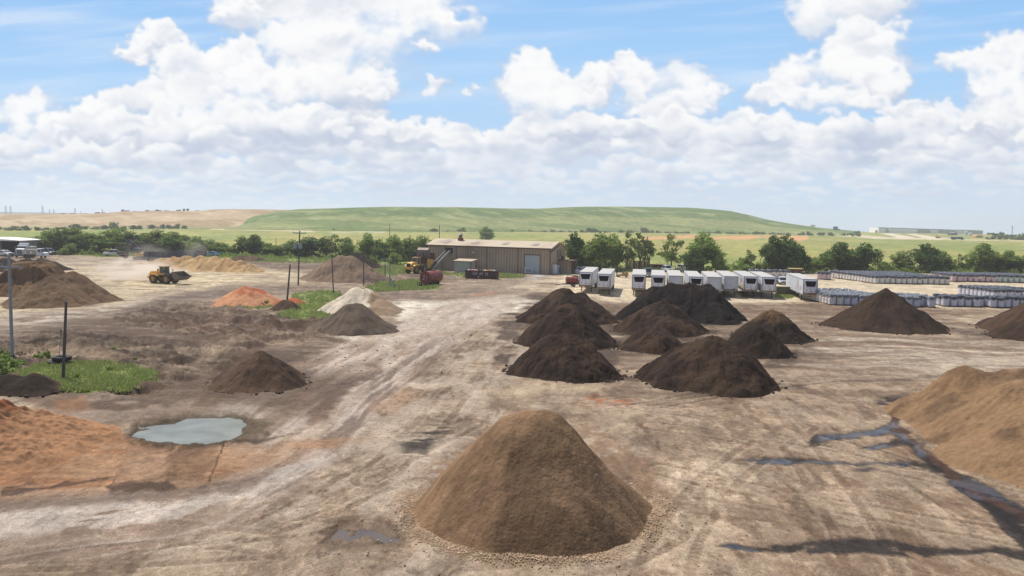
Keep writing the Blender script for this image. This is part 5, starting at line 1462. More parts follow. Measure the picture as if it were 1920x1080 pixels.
# ------------------------------------------------------------------ white-roofed shed at far left
q = G(38, 479.5)
t = thing('open_shed', 'open-fronted grey metal shed with a bright white roof at the far left edge', 'shed', (q.x, q.y, 0), 0)
zr = Wp(38, 452, q.y).z; zp = zr + .7; dp = 12
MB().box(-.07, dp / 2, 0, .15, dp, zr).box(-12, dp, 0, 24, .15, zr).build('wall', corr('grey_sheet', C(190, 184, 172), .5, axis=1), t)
MB().prism([(-24, zr), (.5, zr), (.5, zr + .18), (-8, zr + .55), (-24, zr + .6)], -.7, 0, 'y').prism([(-24, zr), (.5, zr), (.5, zr + .18), (-8, zr + .75), (-24, zr + .8)], 0, dp + .5, 'y').build('roof', mat('white_roof', CW(240, 238, 228), rough=.5), t)
MB().box(-12, dp - 1.5, .05, 23.5, .1, zr - .2).build('dark_interior_sheet', BLACK, t)  # black sheet ahead of the back wall, standing in for the shade inside
for x in (-5.9, -12, -18): MB().box(x, .1, 0, .25, .25, zr - .05).build('post', STEEL, t)
# concrete block wall, brown hut
q = G(1456, 553)
o = thing('block_wall', 'low weathered concrete retaining block between the trailers with grass at its foot', 'wall', (q.x, q.y, 0), R(-4))
ww = 37 * q.y / F
b = MB().box(ww / 2, .5, -.1, ww, 1.0, 1.75); b.build('block', mat('old_concrete', C(142, 130, 110), rough=.95, var=.22, vs=1.2, dirt=C(96, 92, 72), ds=.8), o, bevel=.04)
q = G(1493, 521)
t = thing('brown_hut', 'small dark brown hut with a yellowish flat roof behind the trailers', 'hut', (q.x, q.y, 0), R(-4))
MB().box(0, 1.2, 0, 2.9, 2.4, 2.2).build('wall', mat('brown_boards', C(112, 76, 60), rough=.9, var=.2, vs=3), t)
MB().box(0, 1.2, 2.22, 3.4, 3.0, .2).build('roof', mat('hut_roof', C(206, 186, 130), rough=.8), t)
MB().box(-.2, -.03, 0, .8, .06, 1.8).build('door', TRIM, t)
# ------------------------------------------------------------------ far warehouses
q = Wp(1643, 437, 1540)
Yw = 1540
WH = mat('warehouse_white', lin(255, 253, 250, .97), rough=.7, var=.03, vs=.02); WG = mat('warehouse_grey', C(200, 194, 194), rough=.7); WB = mat('blue_trim', C(120, 176, 226), rough=.6)
def wx_(px): return Wp(px, 437, Yw).x
t = thing('warehouse', 'long low white warehouse with grey panels and a light blue roof line on the horizon', 'warehouse', (wx_(1643), Yw, Wp(1740, 439, Yw).z - 1))
X0 = wx_(1643); Z0 = Wp(1740, 439, Yw).z - 1
# the long face recedes to the right: its height shrinks from 9 to 5 pixels
pts = [(1643, 0), (1658, 0), (1663, 8), (1700, 30), (1717, 60), (1741, 140), (1756, 190), (1790, 300), (1812, 380), (1839, 430)]
for i in range(len(pts) - 1):
    (pa_, ya), (pb_, yb) = pts[i], pts[i + 1]
    grey = i in (1, 4, 6) or i == 8
    ya, yb = ya * .25, yb * .25
    xa, xb = (pa_ - CX) / F * (Yw + ya) - X0, (pb_ - CX) / F * (Yw + yb) - X0
    za, zb = [float(np.interp(q_, [1643, 1839], [9.0, 6.0])) - Z0 + (.9 if grey else 0) for q_ in (pa_, pb_)]
    off = -1.5 if grey else 0; zl = -16 - Z0
    b = MB()
    b.add([(xa + off, ya + off, zl), (xb + off, yb + off, zl), (xb, yb + 40, zl), (xa, ya + 40, zl), (xa + off, ya + off, za), (xb + off, yb + off, zb), (xb, yb + 40, zb), (xa, ya + 40, za)], [(3, 2, 1, 0), (4, 5, 6, 7), (0, 1, 5, 4), (1, 2, 6, 5), (2, 3, 7, 6), (3, 0, 4, 7)])
    b.build('wall', WG if grey else WH, t)
    if not grey:
        b = MB(); b.bar((xa, ya - .4, za + .3), (xb, yb - .4, zb + .3), 1.0, 1.3); b.build('roof_edge', WB, t)
# ------------------------------------------------------------------ vehicles
def wheel(par, x, y, r, wd, rim=None, tyre=None, axis='y'):
    """a wheel whose axle lies along y, tyre with a rim inside"""
    w_ = thing('wheel', None, None, (x, y, r)); w_.parent = par
    b = MB(); n = 20
    prof = [(-wd / 2, r * .6), (-wd / 2, r * .93), (-wd * .38, r), (wd * .38, r), (wd / 2, r * .93), (wd / 2, r * .6)]
    vs = []; k = len(prof)
    for i in range(n):
        t = 2 * pi * i / n
        vs += [(cos(t) * rr_, yy, sin(t) * rr_) for yy, rr_ in prof]
    fs = [(i * k + j, i * k + (j + 1) % k, ((i + 1) % n) * k + (j + 1) % k, ((i + 1) % n) * k + j) for i in range(n) for j in range(k)]
    b.add(vs, fs); b.build('tyre', tyre or RUBBER, w_, smooth=True)
    b = MB().cyl((0, -wd * .38, 0), (0, wd * .38, 0), r * .62, n=16).cyl((0, -wd * .44, 0), (0, wd * .44, 0), r * .2, n=10)
    b.build('rim', rim or STEEL, w_)
    return w_

RIM = mat('dusty_rim', C(206, 158, 106), rough=.8)
GLB = mat('cab_glass', C(92, 112, 104), rough=.15, spec=.6)
def loader(label, loc, rz, lift, dump=0.0, group='yellow wheel loaders'):
    t = thing('wheel_loader', label, 'wheel loader', loc, rz, group)
    # rear frame with engine hood, front frame, cab, arms and bucket; forward is +x
    MB().prism([(-3.6, 1.15), (-3.7, 2.0), (-3.2, 2.45), (-1.1, 2.6), (-.9, 1.3), (-1.6, .95), (-3.2, .95)], -.75, .75, 'y').build('hood', YEL, t, bevel=.05)
    MB().box(-3.55, 0, .95, .6, 2.5, .55).build('counterweight', YEL, t, bevel=.06)
    MB().box(-3.72, 0, 1.55, .06, 1.15, .75).build('grille', DARK, t)
    for s in (-1, 1):
        MB().box(-3.87, s * .85, 1.15, .05, .28, .2).build('tail_light', mat('tail_light', C(190, 60, 50), rough=.4) if s < 0 else bpy.data.materials['tail_light'], t)
        MB().prism([(-3.3, 1.75), (-2.9, 1.95), (-1.3, 1.95), (-1.0, 1.6), (-1.1, 1.5), (-1.4, 1.8), (-2.9, 1.8), (-3.2, 1.62)], s * 1.2 - .32, s * 1.2 + .32, 'y').build('fender', YEL, t)
    MB().box(-.7, 0, 1.1, 1.6, 1.5, .9).box(.9, 0, .75, 2.0, 1.0, 1.2).box(0, 0, .7, .9, .5, .9).build('frame', DARK, t, bevel=.03)
    MB().box(-.35, 0, 1.75, 1.5, 1.6, .35).build('cab_base', YEL, t, bevel=.03)
    MB().box(-.35, 0, 2.1, 1.35, 1.45, 1.35, tx=.86, ty=.94).build('cab_glass', GLB, t)
    b = MB()
    for x, y in ((-1, .72), (-1, -.72), (.3, .72), (.3, -.72)): b.bar((x, y, 2.1), (x * .88 - .04, y * .95, 3.45), .11)
    b.build('cab_post', YEL, t)
    MB().box(-.35, 0, 3.42, 1.55, 1.65, .16).build('cab_roof', mat('loader_roof', C(214, 168, 112), rough=.6) if 'loader_roof' not in bpy.data.materials else bpy.data.materials['loader_roof'], t, bevel=.04)
    MB().cyl((-1.5, .35, 2.5), (-1.5, .35, 3.3), .09, n=8).build('exhaust', DARK, t)
    MB().cyl((-1.75, -.35, 2.55), (-1.75, -.35, 2.95), .17, n=10).build('air_filter', DARK, t)
    for s in (-1, 1):
        o = MB().bar((.35, s * .85, 2.2), (.75, s * 1.15, 2.6), .05).box(.78, s * 1.2, 2.5, .05, .22, .38).build('mirror', DARK, t)
        MB().box(1.7, s * .75, 1.75, .2, .28, .22).build('headlight', STEEL, t)
    for x in (-2.2, 1.35):
        for s in (-1, 1): wheel(t, x, s * 1.12, .95, .72, rim=RIM)
    for s in (-1, 1):
        MB().prism([(.55, 1.72), (.8, 1.95), (1.9, 1.95), (2.15, 1.7), (2.1, 1.6), (1.85, 1.83), (.85, 1.83), (.62, 1.62)], s * 1.12 - .3, s * 1.12 + .3, 'y').build('fender', DARK, t)
    piv = Vector((1.0, 0, 2.0)); al = lift
    tip = piv + Vector((cos(al) * 2.75, 0, sin(al) * 2.75))
    b = MB()
    for s in (-.45, .45):
        kn = piv.lerp(tip, .5) + Vector((-sin(al) * .25, 0, cos(al) * .35))
        b.bar(piv + Vector((0, s, 0)), kn + Vector((0, s, 0)), .14, .34); b.bar(kn + Vector((0, s, 0)), tip + Vector((0, s, 0)), .14, .3)
    b.bar(tip + Vector((0, -.5, 0)), tip + Vector((0, .5, 0)), .2)
    b.build('lift_arm', DARK, t)
    MB().cyl(piv + Vector((.1, 0, -.7)), piv.lerp(tip, .45), .1, .1, 8).cyl(piv + Vector((-.1, 0, .5)), tip + Vector((0, 0, .5)), .08, .06, 8).build('cylinder', STEEL, t)
    bk = thing('bucket', None, None, tip); bk.parent = t; bk.scale = (1.2, 1.05, 1.2); bk.rotation_euler = (0, dump, 0)
    w2 = 1.55
    b = MB()
    b.prism([(-.15, -.35), (.15, -.62), (1.35, -.7), (1.4, -.62), (.25, -.52), (.02, -.28), (-.02, .5), (.45, 1.0), (.38, 1.06), (-.14, .58)], -w2, w2, 'y')
    for s in (-w2, w2 - .06): b.prism([(-.12, -.35), (.15, -.6), (1.35, -.68), (.42, 1.03), (-.1, .55)], s, s + .06, 'y')
    b.build('shell', mat('bucket_steel', C(140, 124, 110), rough=.6, metal=.2, var=.25, vs=1.5) if 'bucket_steel' not in bpy.data.materials else bpy.data.materials['bucket_steel'], bk)
    b = MB()
    for k in range(7): b.box(1.42, -w2 + .2 + k * (2 * w2 - .4) / 6, -.74, .28, .16, .1)
    b.build('teeth', STEEL, bk)
    return t
p = G(311, 531)
loader('yellow wheel loader driving right across the pale yard in a cloud of dust, bucket low', (p.x, p.y, 0), R(-22), R(-14), dump=R(-34)).scale = (.95, .95, .95)
p = G(782, 512)
ld = loader('yellow wheel loader seen from behind lifting its bucket high above the red hopper', (p.x, p.y, 0), R(62), R(62), dump=R(8))
ld.scale = (1.0, 1.0, 1.12)

def pickup(name, label, loc, rz, body, kind='pickup', cat=None, group=None, s=1.0, flat=None):
    t = thing(name, label, cat or 'pickup', loc, rz, group)
    if kind == 'pickup':
        MB().prism([(2.75, .5), (2.8, .95), (2.6, 1.1), (1.45, 1.2), (-2.7, 1.15), (-2.75, .55)], -.95, .95, 'y').build('body', body, t, bevel=.06)
        MB().prism([(1.5, 1.15), (.75, 1.85), (-.75, 1.88), (-1.0, 1.15)], -.82, .82, 'y').build('cabin', GLASS, t, bevel=.03)
        MB().prism([(.8, 1.84), (-.8, 1.86), (-.78, 1.92), (.76, 1.92)], -.84, .84, 'y').build('roof', body, t)
        b = MB()
        for y in (-.83, .83):
            for (xa, xb) in ((1.48, .78), (-.1, -.1), (-1.0, -.8)): b.bar((xa, y, 1.15), (xb, y * .99, 1.88), .08)
        b.build('pillar', body, t)
        if flat: MB().box(-1.95, 0, .72, 2.3, 2.1, .5).build('flatbed', flat, t)
        else:
            MB().box(-1.9, 0, 1.14, 1.55, 1.5, .03).build('bed', DARK, t)
    else:
        lid = 1.75 if kind == 'suv' else 1.42
        MB().prism([(2.2, .4), (2.25, .75), (1.9, .92), (1.0, 1.0), (-2.15, 1.02), (-2.25, .5)], -.88, .88, 'y').build('body', body, t, bevel=.07)
        MB().prism([(1.1, .98), (.35, lid), (-1.3 - .5 * (kind == 'suv'), lid), (-2.0, 1.0)], -.78, .78, 'y').build('cabin', GLASS, t, bevel=.04)
        MB().prism([(.4, lid - .03), (-1.35 - .5 * (kind == 'suv'), lid - .03), (-1.3 - .5 * (kind == 'suv'), lid + .05), (.3, lid + .05)], -.76, .76, 'y').build('roof', body, t)
        b = MB()
        for y in (-.77, .77):
            for (xa, xb) in ((1.1, .38), (-.3, -.3), (-2.0, -1.4)): b.bar((xa, y, 1.0), (xb, y, lid), .07)
        b.build('pillar', body, t)
    fx = 2.8 if kind == 'pickup' else 2.26
    MB().box(fx, 0, .62, .05, 1.0, .28).build('grille', DARK, t)
    MB().box(fx, 0, .38, .14, 1.7, .18).build('bumper', STEEL, t, bevel=.03)
    for s_ in (-1, 1): MB().box(fx - .02, s_ * .7, .72, .08, .3, .18).build('headlight', WHITE, t)
    for x in (1.75 if kind == 'pickup' else 1.4, -1.75 if kind == 'pickup' else -1.35):
        for s_ in (-1, 1): wheel(t, x, s_ * .82, .38 if kind == 'pickup' else .33, .25)
    t.scale = (s, s, s)
    return t
CARW = mat('car_white', CW(228, 230, 232), rough=.3, spec=.5, var=.03)
CARS = mat('car_silver', C(176, 178, 182), rough=.3, metal=.3, spec=.5)
CARK = mat('car_black', C(52, 56, 66), rough=.25, spec=.5)
p = G(214, 480.5)
pickup('flatbed_pickup', 'white pickup with a dark flatbed parked on the grass edge at the left', (p.x, p.y, 0), R(200), CARW, flat=DARK, s=1.12)
p = G(8, 481); pickup('parked_car', 'white car parked in front of the dark opening of the white-roofed shed', (p.x, p.y, 0), R(-20), CARW, 'car', 'car', s=1.3)
p = G(92, 478); pickup('parked_car', 'silver-grey car parked at the corner of the white-roofed shed', (p.x, p.y, 0), R(-30), CARS, 'suv', 'car', s=1.2)
p = G(397, 484); pickup('parked_car', 'small blue and white car just showing above the tan sand ridge', (p.x, p.y, .6), R(160), mat('car_blue', C(150, 196, 236), rough=.3), 'car', 'car', s=1.0)
p = G(1142, 503); pickup('parked_suv', 'black SUV parked on the grass under the trees behind the trailers', (p.x, p.y, 0), R(200), CARK, 'suv', 'car', s=1.15)
p = G(1086, 500.5); pickup('parked_pickup', 'dark pickup half hidden behind the wrapped bags by the lean-to', (p.x, p.y, 0), R(20), CARK, 'pickup', 'pickup', s=1.0)
p = G(1214, 519); pickup('parked_pickup', 'silver pickup standing between the third and fourth white trailers', (p.x, p.y, 0), R(95), CARS, 'pickup', 'pickup', s=1.15)
p = G(1251, 510); pickup('parked_car', 'white car seen between the fourth and fifth trailers', (p.x, p.y, 0), R(-80), CARW, 'suv', 'car', s=1.05)
p = G(1281, 508); pickup('parked_car', 'white car seen between the fifth and sixth trailers', (p.x, p.y, 0), R(-70), CARW, 'suv', 'car', s=1.05)
p = G(1467, 533); pickup('parked_car', 'white car parked behind the concrete block wall right of the trailers', (p.x, p.y, 0), R(-100), CARW, 'suv', 'car', s=.95)
p = G(1455, 531); pickup('parked_car', 'pale blue-grey car mostly hidden behind the tenth trailer', (p.x, p.y, 0), R(-100), CARS, 'car', 'car', s=.95)

# ------------------------------------------------------------------ white trucks by the shed
def big_truck(label, loc, rz, kind):
    t = thing('semi_truck' if kind == 'semi' else 'service_truck', label, 'truck', loc, rz, 'white trucks by the shed')
    MB().box(-2.2, 0, .75, 7.8, .9, .35).build('chassis', DARK, t)
    if kind == 'semi':
        MB().prism([(3.3, .8), (3.35, 2.2), (1.7, 2.45), (1.7, .8)], -.95, .95, 'y').build('hood', WHITE, t, bevel=.08)
        MB().box(3.38, 0, .95, .08, 1.3, 1.25).build('grille', STEEL, t)
        MB().box(.5, 0, .9, 2.4, 2.3, 2.2, tx=.92).build('cab', WHITE, t, bevel=.08)
        MB().box(1.62, 0, 2.1, .08, 2.0, .75).build('windscreen', GLASS, t)
        MB().box(-.2, 0, 3.1, 1.6, 2.2, .55, tx=.7).build('roof_fairing', WHITE, t, bevel=.08)
        MB().box(3.45, 0, .5, .18, 2.3, .35).build('bumper', STEEL, t, bevel=.03)
        for s in (-1, 1):
            MB().cyl((-.9, s * 1.1, .9), (-.9, s * 1.1, 3.7), .1, n=8).build('exhaust', STEEL, t)
            MB().box(3.2, s * 1.0, 1.35, .2, .3, .3).build('headlight', STEEL, t)
            MB().bar((1.5, s * 1.2, 2.4), (1.6, s * 1.5, 2.4), .06).box(1.65, s * 1.55, 2.0, .1, .22, .8).build('mirror', STEEL, t)
        MB().box(-4.0, 0, 1.1, 4.2, 2.3, 1.6).build('tank_body', mat('dull_white', C(196, 194, 190), rough=.7, var=.15), t, bevel=.1)
    else:
        MB().box(1.2, 0, .9, 2.3, 2.3, 2.0, tx=.8).build('cab', WHITE, t, bevel=.1)
        MB().prism([(2.3, 2.75), (3.0, 1.9), (2.95, 1.85), (2.2, 2.7)], -1, 1, 'y').build('windscreen', GLASS, t)
        for s in (-1, 1): MB().box(1.5, s * 1.16, 1.85, 1.1, .03, .7).build('side_window', GLASS, t)
        MB().prism([(2.2, .8), (4.2, .8), (4.2, 1.6), (2.3, 1.95)], -1.1, 1.1, 'y').build('hood', WHITE, t, bevel=.08)
        DW = mat('stained_white', C(214, 208, 196), rough=.7, var=.12, dirt=C(150, 104, 74), ds=2.5)
        MB().box(-2.7, 0, 1.1, 5.2, 2.4, 1.5, tx=.96).build('body_box', DW, t, bevel=.05)
        for k in range(4): MB().box(-4.6 + k * 1.25, -1.24, 1.3, 1.0, .06, .9).build('locker_door', DW if k % 2 else WHITE, t)
        MB().box(3.0, 0, .8, 2.6, 2.35, .2).build('bumper', WHITE, t)
        MB().box(3.2, -1.2, 1.0, .5, .04, .25).build('blue_mark', mat('blue_mark', C(110, 150, 210), rough=.6), t)
    for x, d in ((2.4, 0), (-3.0, 1), (-4.3, 1)):
        for s in (-1, 1): wheel(t, x, s * 1.0, .52, .5 if d else .3)
    return t
p = G(38, 483); o = big_truck('white semi truck with a tall chrome grille facing the yard beside the shed', (p.x, p.y + 2, 0), R(-78), 'semi'); o.scale = (1.12, 1.12, 1.15)
p = G(73, 484); o = big_truck('white service truck with rust stains and side lockers parked right of the semi truck', (p.x, p.y - .5, 0), R(-4), 'service'); o.scale = (.68, .85, 1.0)

# ------------------------------------------------------------------ excavator
p = G(266, 487)
t = thing('excavator', 'yellow excavator half hidden in dust with its black boom folded down to the ground', 'excavator', (p.x, p.y, 0), R(184))
for s in (-1.2, 1.2):
    MB().prism([(-2.1, .3), (-1.8, 0), (1.8, 0), (2.1, .3), (2.1, .65), (1.8, .9), (-1.8, .9), (-2.1, .65)], s - .3, s + .3, 'y').build('track', DARK, t)
MB().box(-.4, 0, 1.0, 4.2, 2.6, 1.1).build('body', YEL, t, bevel=.1)
MB().box(-2.3, 0, 1.1, .7, 2.6, 1.3).build('counterweight', YEL, t, bevel=.1)
MB().box(1.0, .85, 2.0, 1.7, .95, 1.4, tx=.85).build('cab', GLASS, t, bevel=.05)
MB().box(.95, .85, 3.4, 1.5, 1.0, .1).build('cab_roof', WHITE, t)
BK = mat('boom_black', C(48, 50, 56), rough=.5, var=.1)
sc_ = p.y / F
def ex(px, py): q = Wp(px, py, p.y - .3); return Vector((-(q.x - p.x), .2, q.z))
MB().bar(ex(262, 478), ex(250, 456), .8, .9).bar(ex(250, 456), ex(241, 451), .8, .8).build('boom', BK, t, bevel=.05)
MB().bar(ex(241, 451), ex(238, 476), .7, .8).build('stick', BK, t, bevel=.05)
MB().cyl(ex(258, 470), ex(246, 457), .12, n=8).cyl(ex(246, 453), ex(239, 462), .1, n=8).build('cylinder', STEEL, t)
e = ex(236, 481); MB().prism([(e.x - .7, e.z + .7), (e.x + .5, e.z + .8), (e.x + .8, e.z), (e.x + .1, e.z - .6), (e.x - .5, e.z - .3)], -.5, .8, 'y').build('bucket', RUST, t)
# long grey open-top trailer behind the sand ridge
p = G(279, 490)
q = G(388, 486)
t = thing('dump_trailer', 'long dark grey open-topped trailer standing behind the tan sand ridge', 'trailer', (p.x, p.y, 0), math.atan2(q.y - p.y, q.x - p.x))
ln_ = (q - p).length
h_ = Wp(279, 472.5, p.y).z
GT = mat('trailer_grey', C(104, 106, 112), rough=.6, var=.15, vs=.6)
MB().box(ln_ / 2, 0, .9, ln_, .1, h_ - .9).box(ln_ / 2, 2.5, .9, ln_, .1, h_ - .9).box(.05, 1.25, .9, .1, 2.4, h_ - .9).box(ln_ - .05, 1.25, .9, .1, 2.4, h_ - .9).box(ln_ / 2, 1.25, .85, ln_, 2.4, .1).build('body', GT, t)
b = MB()
for k in range(18): b.box(.2 + k * (ln_ - .4) / 17, -.07, .9, .1, .08, h_ - .9)
b.box(ln_ / 2, -.06, h_ - .05, ln_, .16, .16).build('rib', GT, t)
for x in (1.5, 2.8, ln_ - 2, ln_ - 3.3):
    for y in (.2, 2.3): wheel(t, x, y, .5, .3)

# ------------------------------------------------------------------ scrap along the grass at the left
q = random.Random(6)
def scrap(px, base, wpx, hpx, label, name, parts):
    g_ = G(px, base); k = g_.y / F
    t = thing(name, label, 'scrap', (g_.x, g_.y, 0), q.uniform(-.3, .3), 'scrap along the tree belt')
    W_, H_ = wpx * k, hpx * k
    parts(t, W_, H_)
def s_frame(t, w_, h):
    for x in (-w_ / 2, w_ / 2):
        for y in (0, 1.8): MB().box(x, y, 0, .14, .14, h).build('leg', RUST, t)
    MB().box(0, .9, h, w_ + .3, 2.1, .25).build('deck', mat('faded_deck', C(200, 186, 170), rough=.8) if 'faded_deck' not in bpy.data.materials else bpy.data.materials['faded_deck'], t)
def s_machine(t, w_, h):
    MB().box(0, 1, .3, w_, 1.6, h * .55, tx=.8).build('body', RUST, t, bevel=.08); MB().box(w_ * .1, 1, h * .55, w_ * .5, 1.2, h * .45, tx=.6).build('hopper', mat('dark_rust', C(106, 62, 58), rough=.9, var=.2) if 'dark_rust' not in bpy.data.materials else bpy.data.materials['dark_rust'], t)
    for x in (-w_ * .35, w_ * .35): wheel(t, x, .2, .5, .3)
def s_drum(t, w_, h):
    MB().cyl((-w_ / 2, .6, h / 2), (w_ / 2, .6, h / 2), h / 2, n=16).build('drum', mat('orange_drum', C(226, 120, 84), rough=.7) if 'orange_drum' not in bpy.data.materials else bpy.data.materials['orange_drum'], t, smooth=True); MB().box(0, .6, 0, w_ * .6, h * .6, h * .2).build('stand', DARK, t)
def s_flat(t, w_, h):
    MB().box(0, 0, .1, w_, 1.2, h, tx=.8, rx=.1).build('panel', mat('orange_sheet', C(216, 132, 96), rough=.8) if 'orange_sheet' not in bpy.data.materials else bpy.data.materials['orange_sheet'], t); MB().box(-w_ * .4, .4, .1, w_ * .4, 1.0, h * 1.2).build('block', DARK, t)
def s_black(t, w_, h):
    MB().box(0, 0, 0, w_, 1.4, h, tx=.6, ty=.7).build('body', DARK, t, bevel=.05); MB().cyl((w_ * .3, -.8, h * .4), (w_ * .3, -.5, h * .4), h * .4, n=12).build('reel', mat('blue_reel', C(70, 110, 160), rough=.7) if 'blue_reel' not in bpy.data.materials else bpy.data.materials['blue_reel'], t)
scrap(147, 474.5, 8, 3, 'low black scrap block with a pale end lying in the grass, leftmost of the scrap', 'scrap_block', s_black)
scrap(156, 475, 10, 1.6, 'flat orange scrap sheets lying in the grass', 'scrap_sheets', s_flat)
scrap(169, 474.5, 13, 6.5, 'pale-topped steel frame on legs in the scrap row', 'steel_rack', s_frame)
scrap(184, 474.5, 14, 7.5, 'dark rusty machine with a sloping hopper in the scrap row', 'scrap_machine', s_machine)
scrap(187, 476, 6, 3, 'dark scrap with a blue reel below the rusty machine', 'scrap_reel', s_black)
scrap(202, 476, 9, 7, 'orange-red drum standing behind the flatbed pickup', 'scrap_drum', s_drum)

# ------------------------------------------------------------------ trailers
TB = mat('trailer_white', CW(216, 219, 224), rough=.45, var=.05, vs=.4, dirt=C(168, 152, 132), ds=.35)
TR_ = mat('trailer_roof', C(212, 208, 200), rough=.7, var=.06, vs=.3)
LOW = mat('trailer_lower', C(176, 160, 140), rough=.8, var=.3, vs=2.5, dirt=C(122, 78, 52), ds=4)
UNIT = mat('unit_white', CW(232, 229, 238), rough=.45, var=.03)
GRL = mat('unit_grille', C(30, 30, 34), rough=.7, spec=.1)
ALU = mat('aluminium_edge', C(206, 206, 206), rough=.4, metal=.3)
def trailer(i, px, vroof, label, reefer=True, graphic=None):
    # front top edge centre at px,vroof; roof height 4.05
    a, b_ = (px - CX) / F, (CY - vroof) / F
    p = G(px, vroof, 4.05)
    L = 17.5; w_ = 2.55
    t = thing('white_trailer', label, 'trailer', (p.x, p.y, 0), R(-9) + R(rng.uniform(-.6, .6)), 'parked white box trailers')
    MB().box(0, L / 2, 1.25, w_, L, 2.78).build('body', TB, t, bevel=.04)
    MB().box(0, L / 2, 4.03, w_ - .08, L - .1, .04).build('roof', TR_, t)
    e = MB()
    for s in (-1, 1): e.box(s * (w_ / 2 + .01), L / 2, 1.2, .05, L, .16).box(s * (w_ / 2 + .01), L / 2, 3.92, .05, L, .1).box(s * (w_ / 2 - .05), -.02, 1.25, .12, .06, 2.75)
    e.box(0, -.03, 3.9, w_, .06, .13); e.build('edge_rail', ALU, t)
    MB().box(0, -.04, 1.22, w_ - .1, .1, .42).build('front_skirt', LOW, t)
    if reefer:
        u = thing('cooling_unit', None, None, (0, 0, 0)); u.parent = t
        MB().prism([(-.98, 1.62), (.98, 1.62), (.98, 2.75), (1.12, 3.78), (-1.12, 3.78), (-.98, 2.75)], -.42, -.03, 'y').build('housing', UNIT, u, bevel=.05)
        MB().prism([(-.72, 2.72), (.72, 2.72), (.98, 3.74), (-.98, 3.74)], -.47, -.43, 'y').build('grille', GRL, u)
        b = MB().box(0, -.45, 1.66, .03, .03, 1.0).box(-.75, -.44, 1.95, .1, .04, .18).box(.2, -.45, 1.82, .16, .04, .14).box(.78, -.44, 1.75, .12, .04, .16).box(.78, -.44, 2.05, .12, .04, .12)
        b.build('latch', DARK, u)
    else:
        b = MB().box(.55, -.06, 1.62, .5, .08, .1).box(.55, -.06, 1.4, .1, .08, .5).box(-.1, -.05, 1.5, .16, .06, .16).box(.95, -.05, 1.42, .14, .06, .2)
        b.build('air_connector', RUST, t)
    for s in (-1, 1):
        MB().box(s * .95, 2.6, 0, .16, .16, 1.25).box(s * .95, 2.6, 0, .32, .4, .08).build('landing_leg', DARK, t)
    MB().bar((-.95, 2.6, .75), (.95, 2.6, .75), .08).build('brace', DARK, t)
    MB().box(0, L - 3.2, .85, 1.1, 4.4, .4).build('bogie', DARK, t)
    for y in (L - 2.2, L - 3.9):
        for s in (-1, 1):
            wk = wheel(t, s * 1.02, y, .5, .5); wk.rotation_euler = (0, 0, pi / 2)
    MB().box(0, L + .03, 1.3, w_ - .1, .05, 2.6).build('rear_door', TB, t)
    if graphic:
        for (y0, z0, sy, sz, cc_) in graphic:
            nm = 'faded_graphic_%d_%d_%d' % cc_
            m = bpy.data.materials.get(nm) or mat(nm, C(*cc_), rough=.6, var=.1)
            MB().box(-w_ / 2 - .012, y0, z0, .012, sy, sz).build('faded_graphic', m, t)
    return t
RD, YE, GY = (206, 110, 96), (226, 206, 140), (170, 164, 166)
def letters(y0, z0, c, n, s=.8):
    o = []
    for k in range(n):
        o += [(y0 + k * s * .8, z0, s * .14, s), (y0 + k * s * .8 + s * .3, z0 + s * (.15 + .3 * (k % 3)), s * .4, s * .14)]
    return [(a, b_, d, e, c) for a, b_, d, e in o]
TL = [(1098.5, 510, 'first from the left', True, None), (1132.6, 513.5, 'second from the left', True, None), (1198.3, 515, 'third from the left, standing by itself', True, None),
      (1234.8, 516.5, 'fourth from the left', True, None), (1268, 517, 'fifth from the left, half hidden by the black pile', False, None), (1305.4, 518.7, 'sixth from the left', True, letters(2, 2.0, RD, 3)),
      (1340, 519.4, 'seventh from the left', False, letters(1.6, 2.5, RD, 4, .7)), (1371.5, 518, 'eighth from the left', False, letters(1.2, 2.7, GY, 3, .7)),
      (1408, 518.3, 'ninth from the left, red and yellow side', True, letters(1.4, 2.7, RD, 5, .9) + [(2.4, 1.6, 3.4, .8, YE), (6, 1.5, 3, .5, YE)]), (1442.6, 519.7, 'tenth, last of the close row', True, letters(1.6, 2.6, GY, 4, .8)),
      (1520, 523.5, 'rightmost, past the block wall', True, letters(1.5, 1.9, RD, 3, .7))]
for i, (px, v, lab, rf_, gr) in enumerate(TL):
    trailer(i, px, v, ('white trailer with a black front grille, ' if rf_ else 'plain-fronted white box trailer, ') + lab, rf_, gr)

# small red tank trailer
p = G(1074, 538)
t = thing('tank_trailer', 'small red tank on a flat trailer frame in front of the first white trailer', 'tank trailer', (p.x, p.y, 0), R(8))
MB().cyl((-1.3, .7, 1.35), (1.0, .7, 1.35), .72, n=20).build('tank', mat('old_red', C(150, 64, 58), rough=.6, var=.15, dirt=C(176, 140, 110), ds=1.2), t, smooth=True)
MB().box(0, .7, .5, 4.2, 1.7, .14).build('deck', DARK, t)
b = MB()
for x in (-1.2, -.2, .9): b.cyl((x, .1, .6), (x, .1, 2.5), .04, n=6)
b.cyl((-1.2, .1, 2.4), (.9, .1, 2.4), .04, n=6).build('rack', STEEL, t)
MB().box(1.6, .7, .64, .8, 1.2, .9).build('pump', STEEL, t, bevel=.04)
MB().box(.9, 1.6, 1.5, 1.2, .5, .8).build('toolbox', mat('old_tan', C(170, 140, 116), rough=.8), t)
MB().bar((-2.1, .7, .55), (-3.6, .3, .4), .12).build('drawbar', RUST, t)
for s in (-.1, 1.5): wheel(t, .2, s, .35, .22)

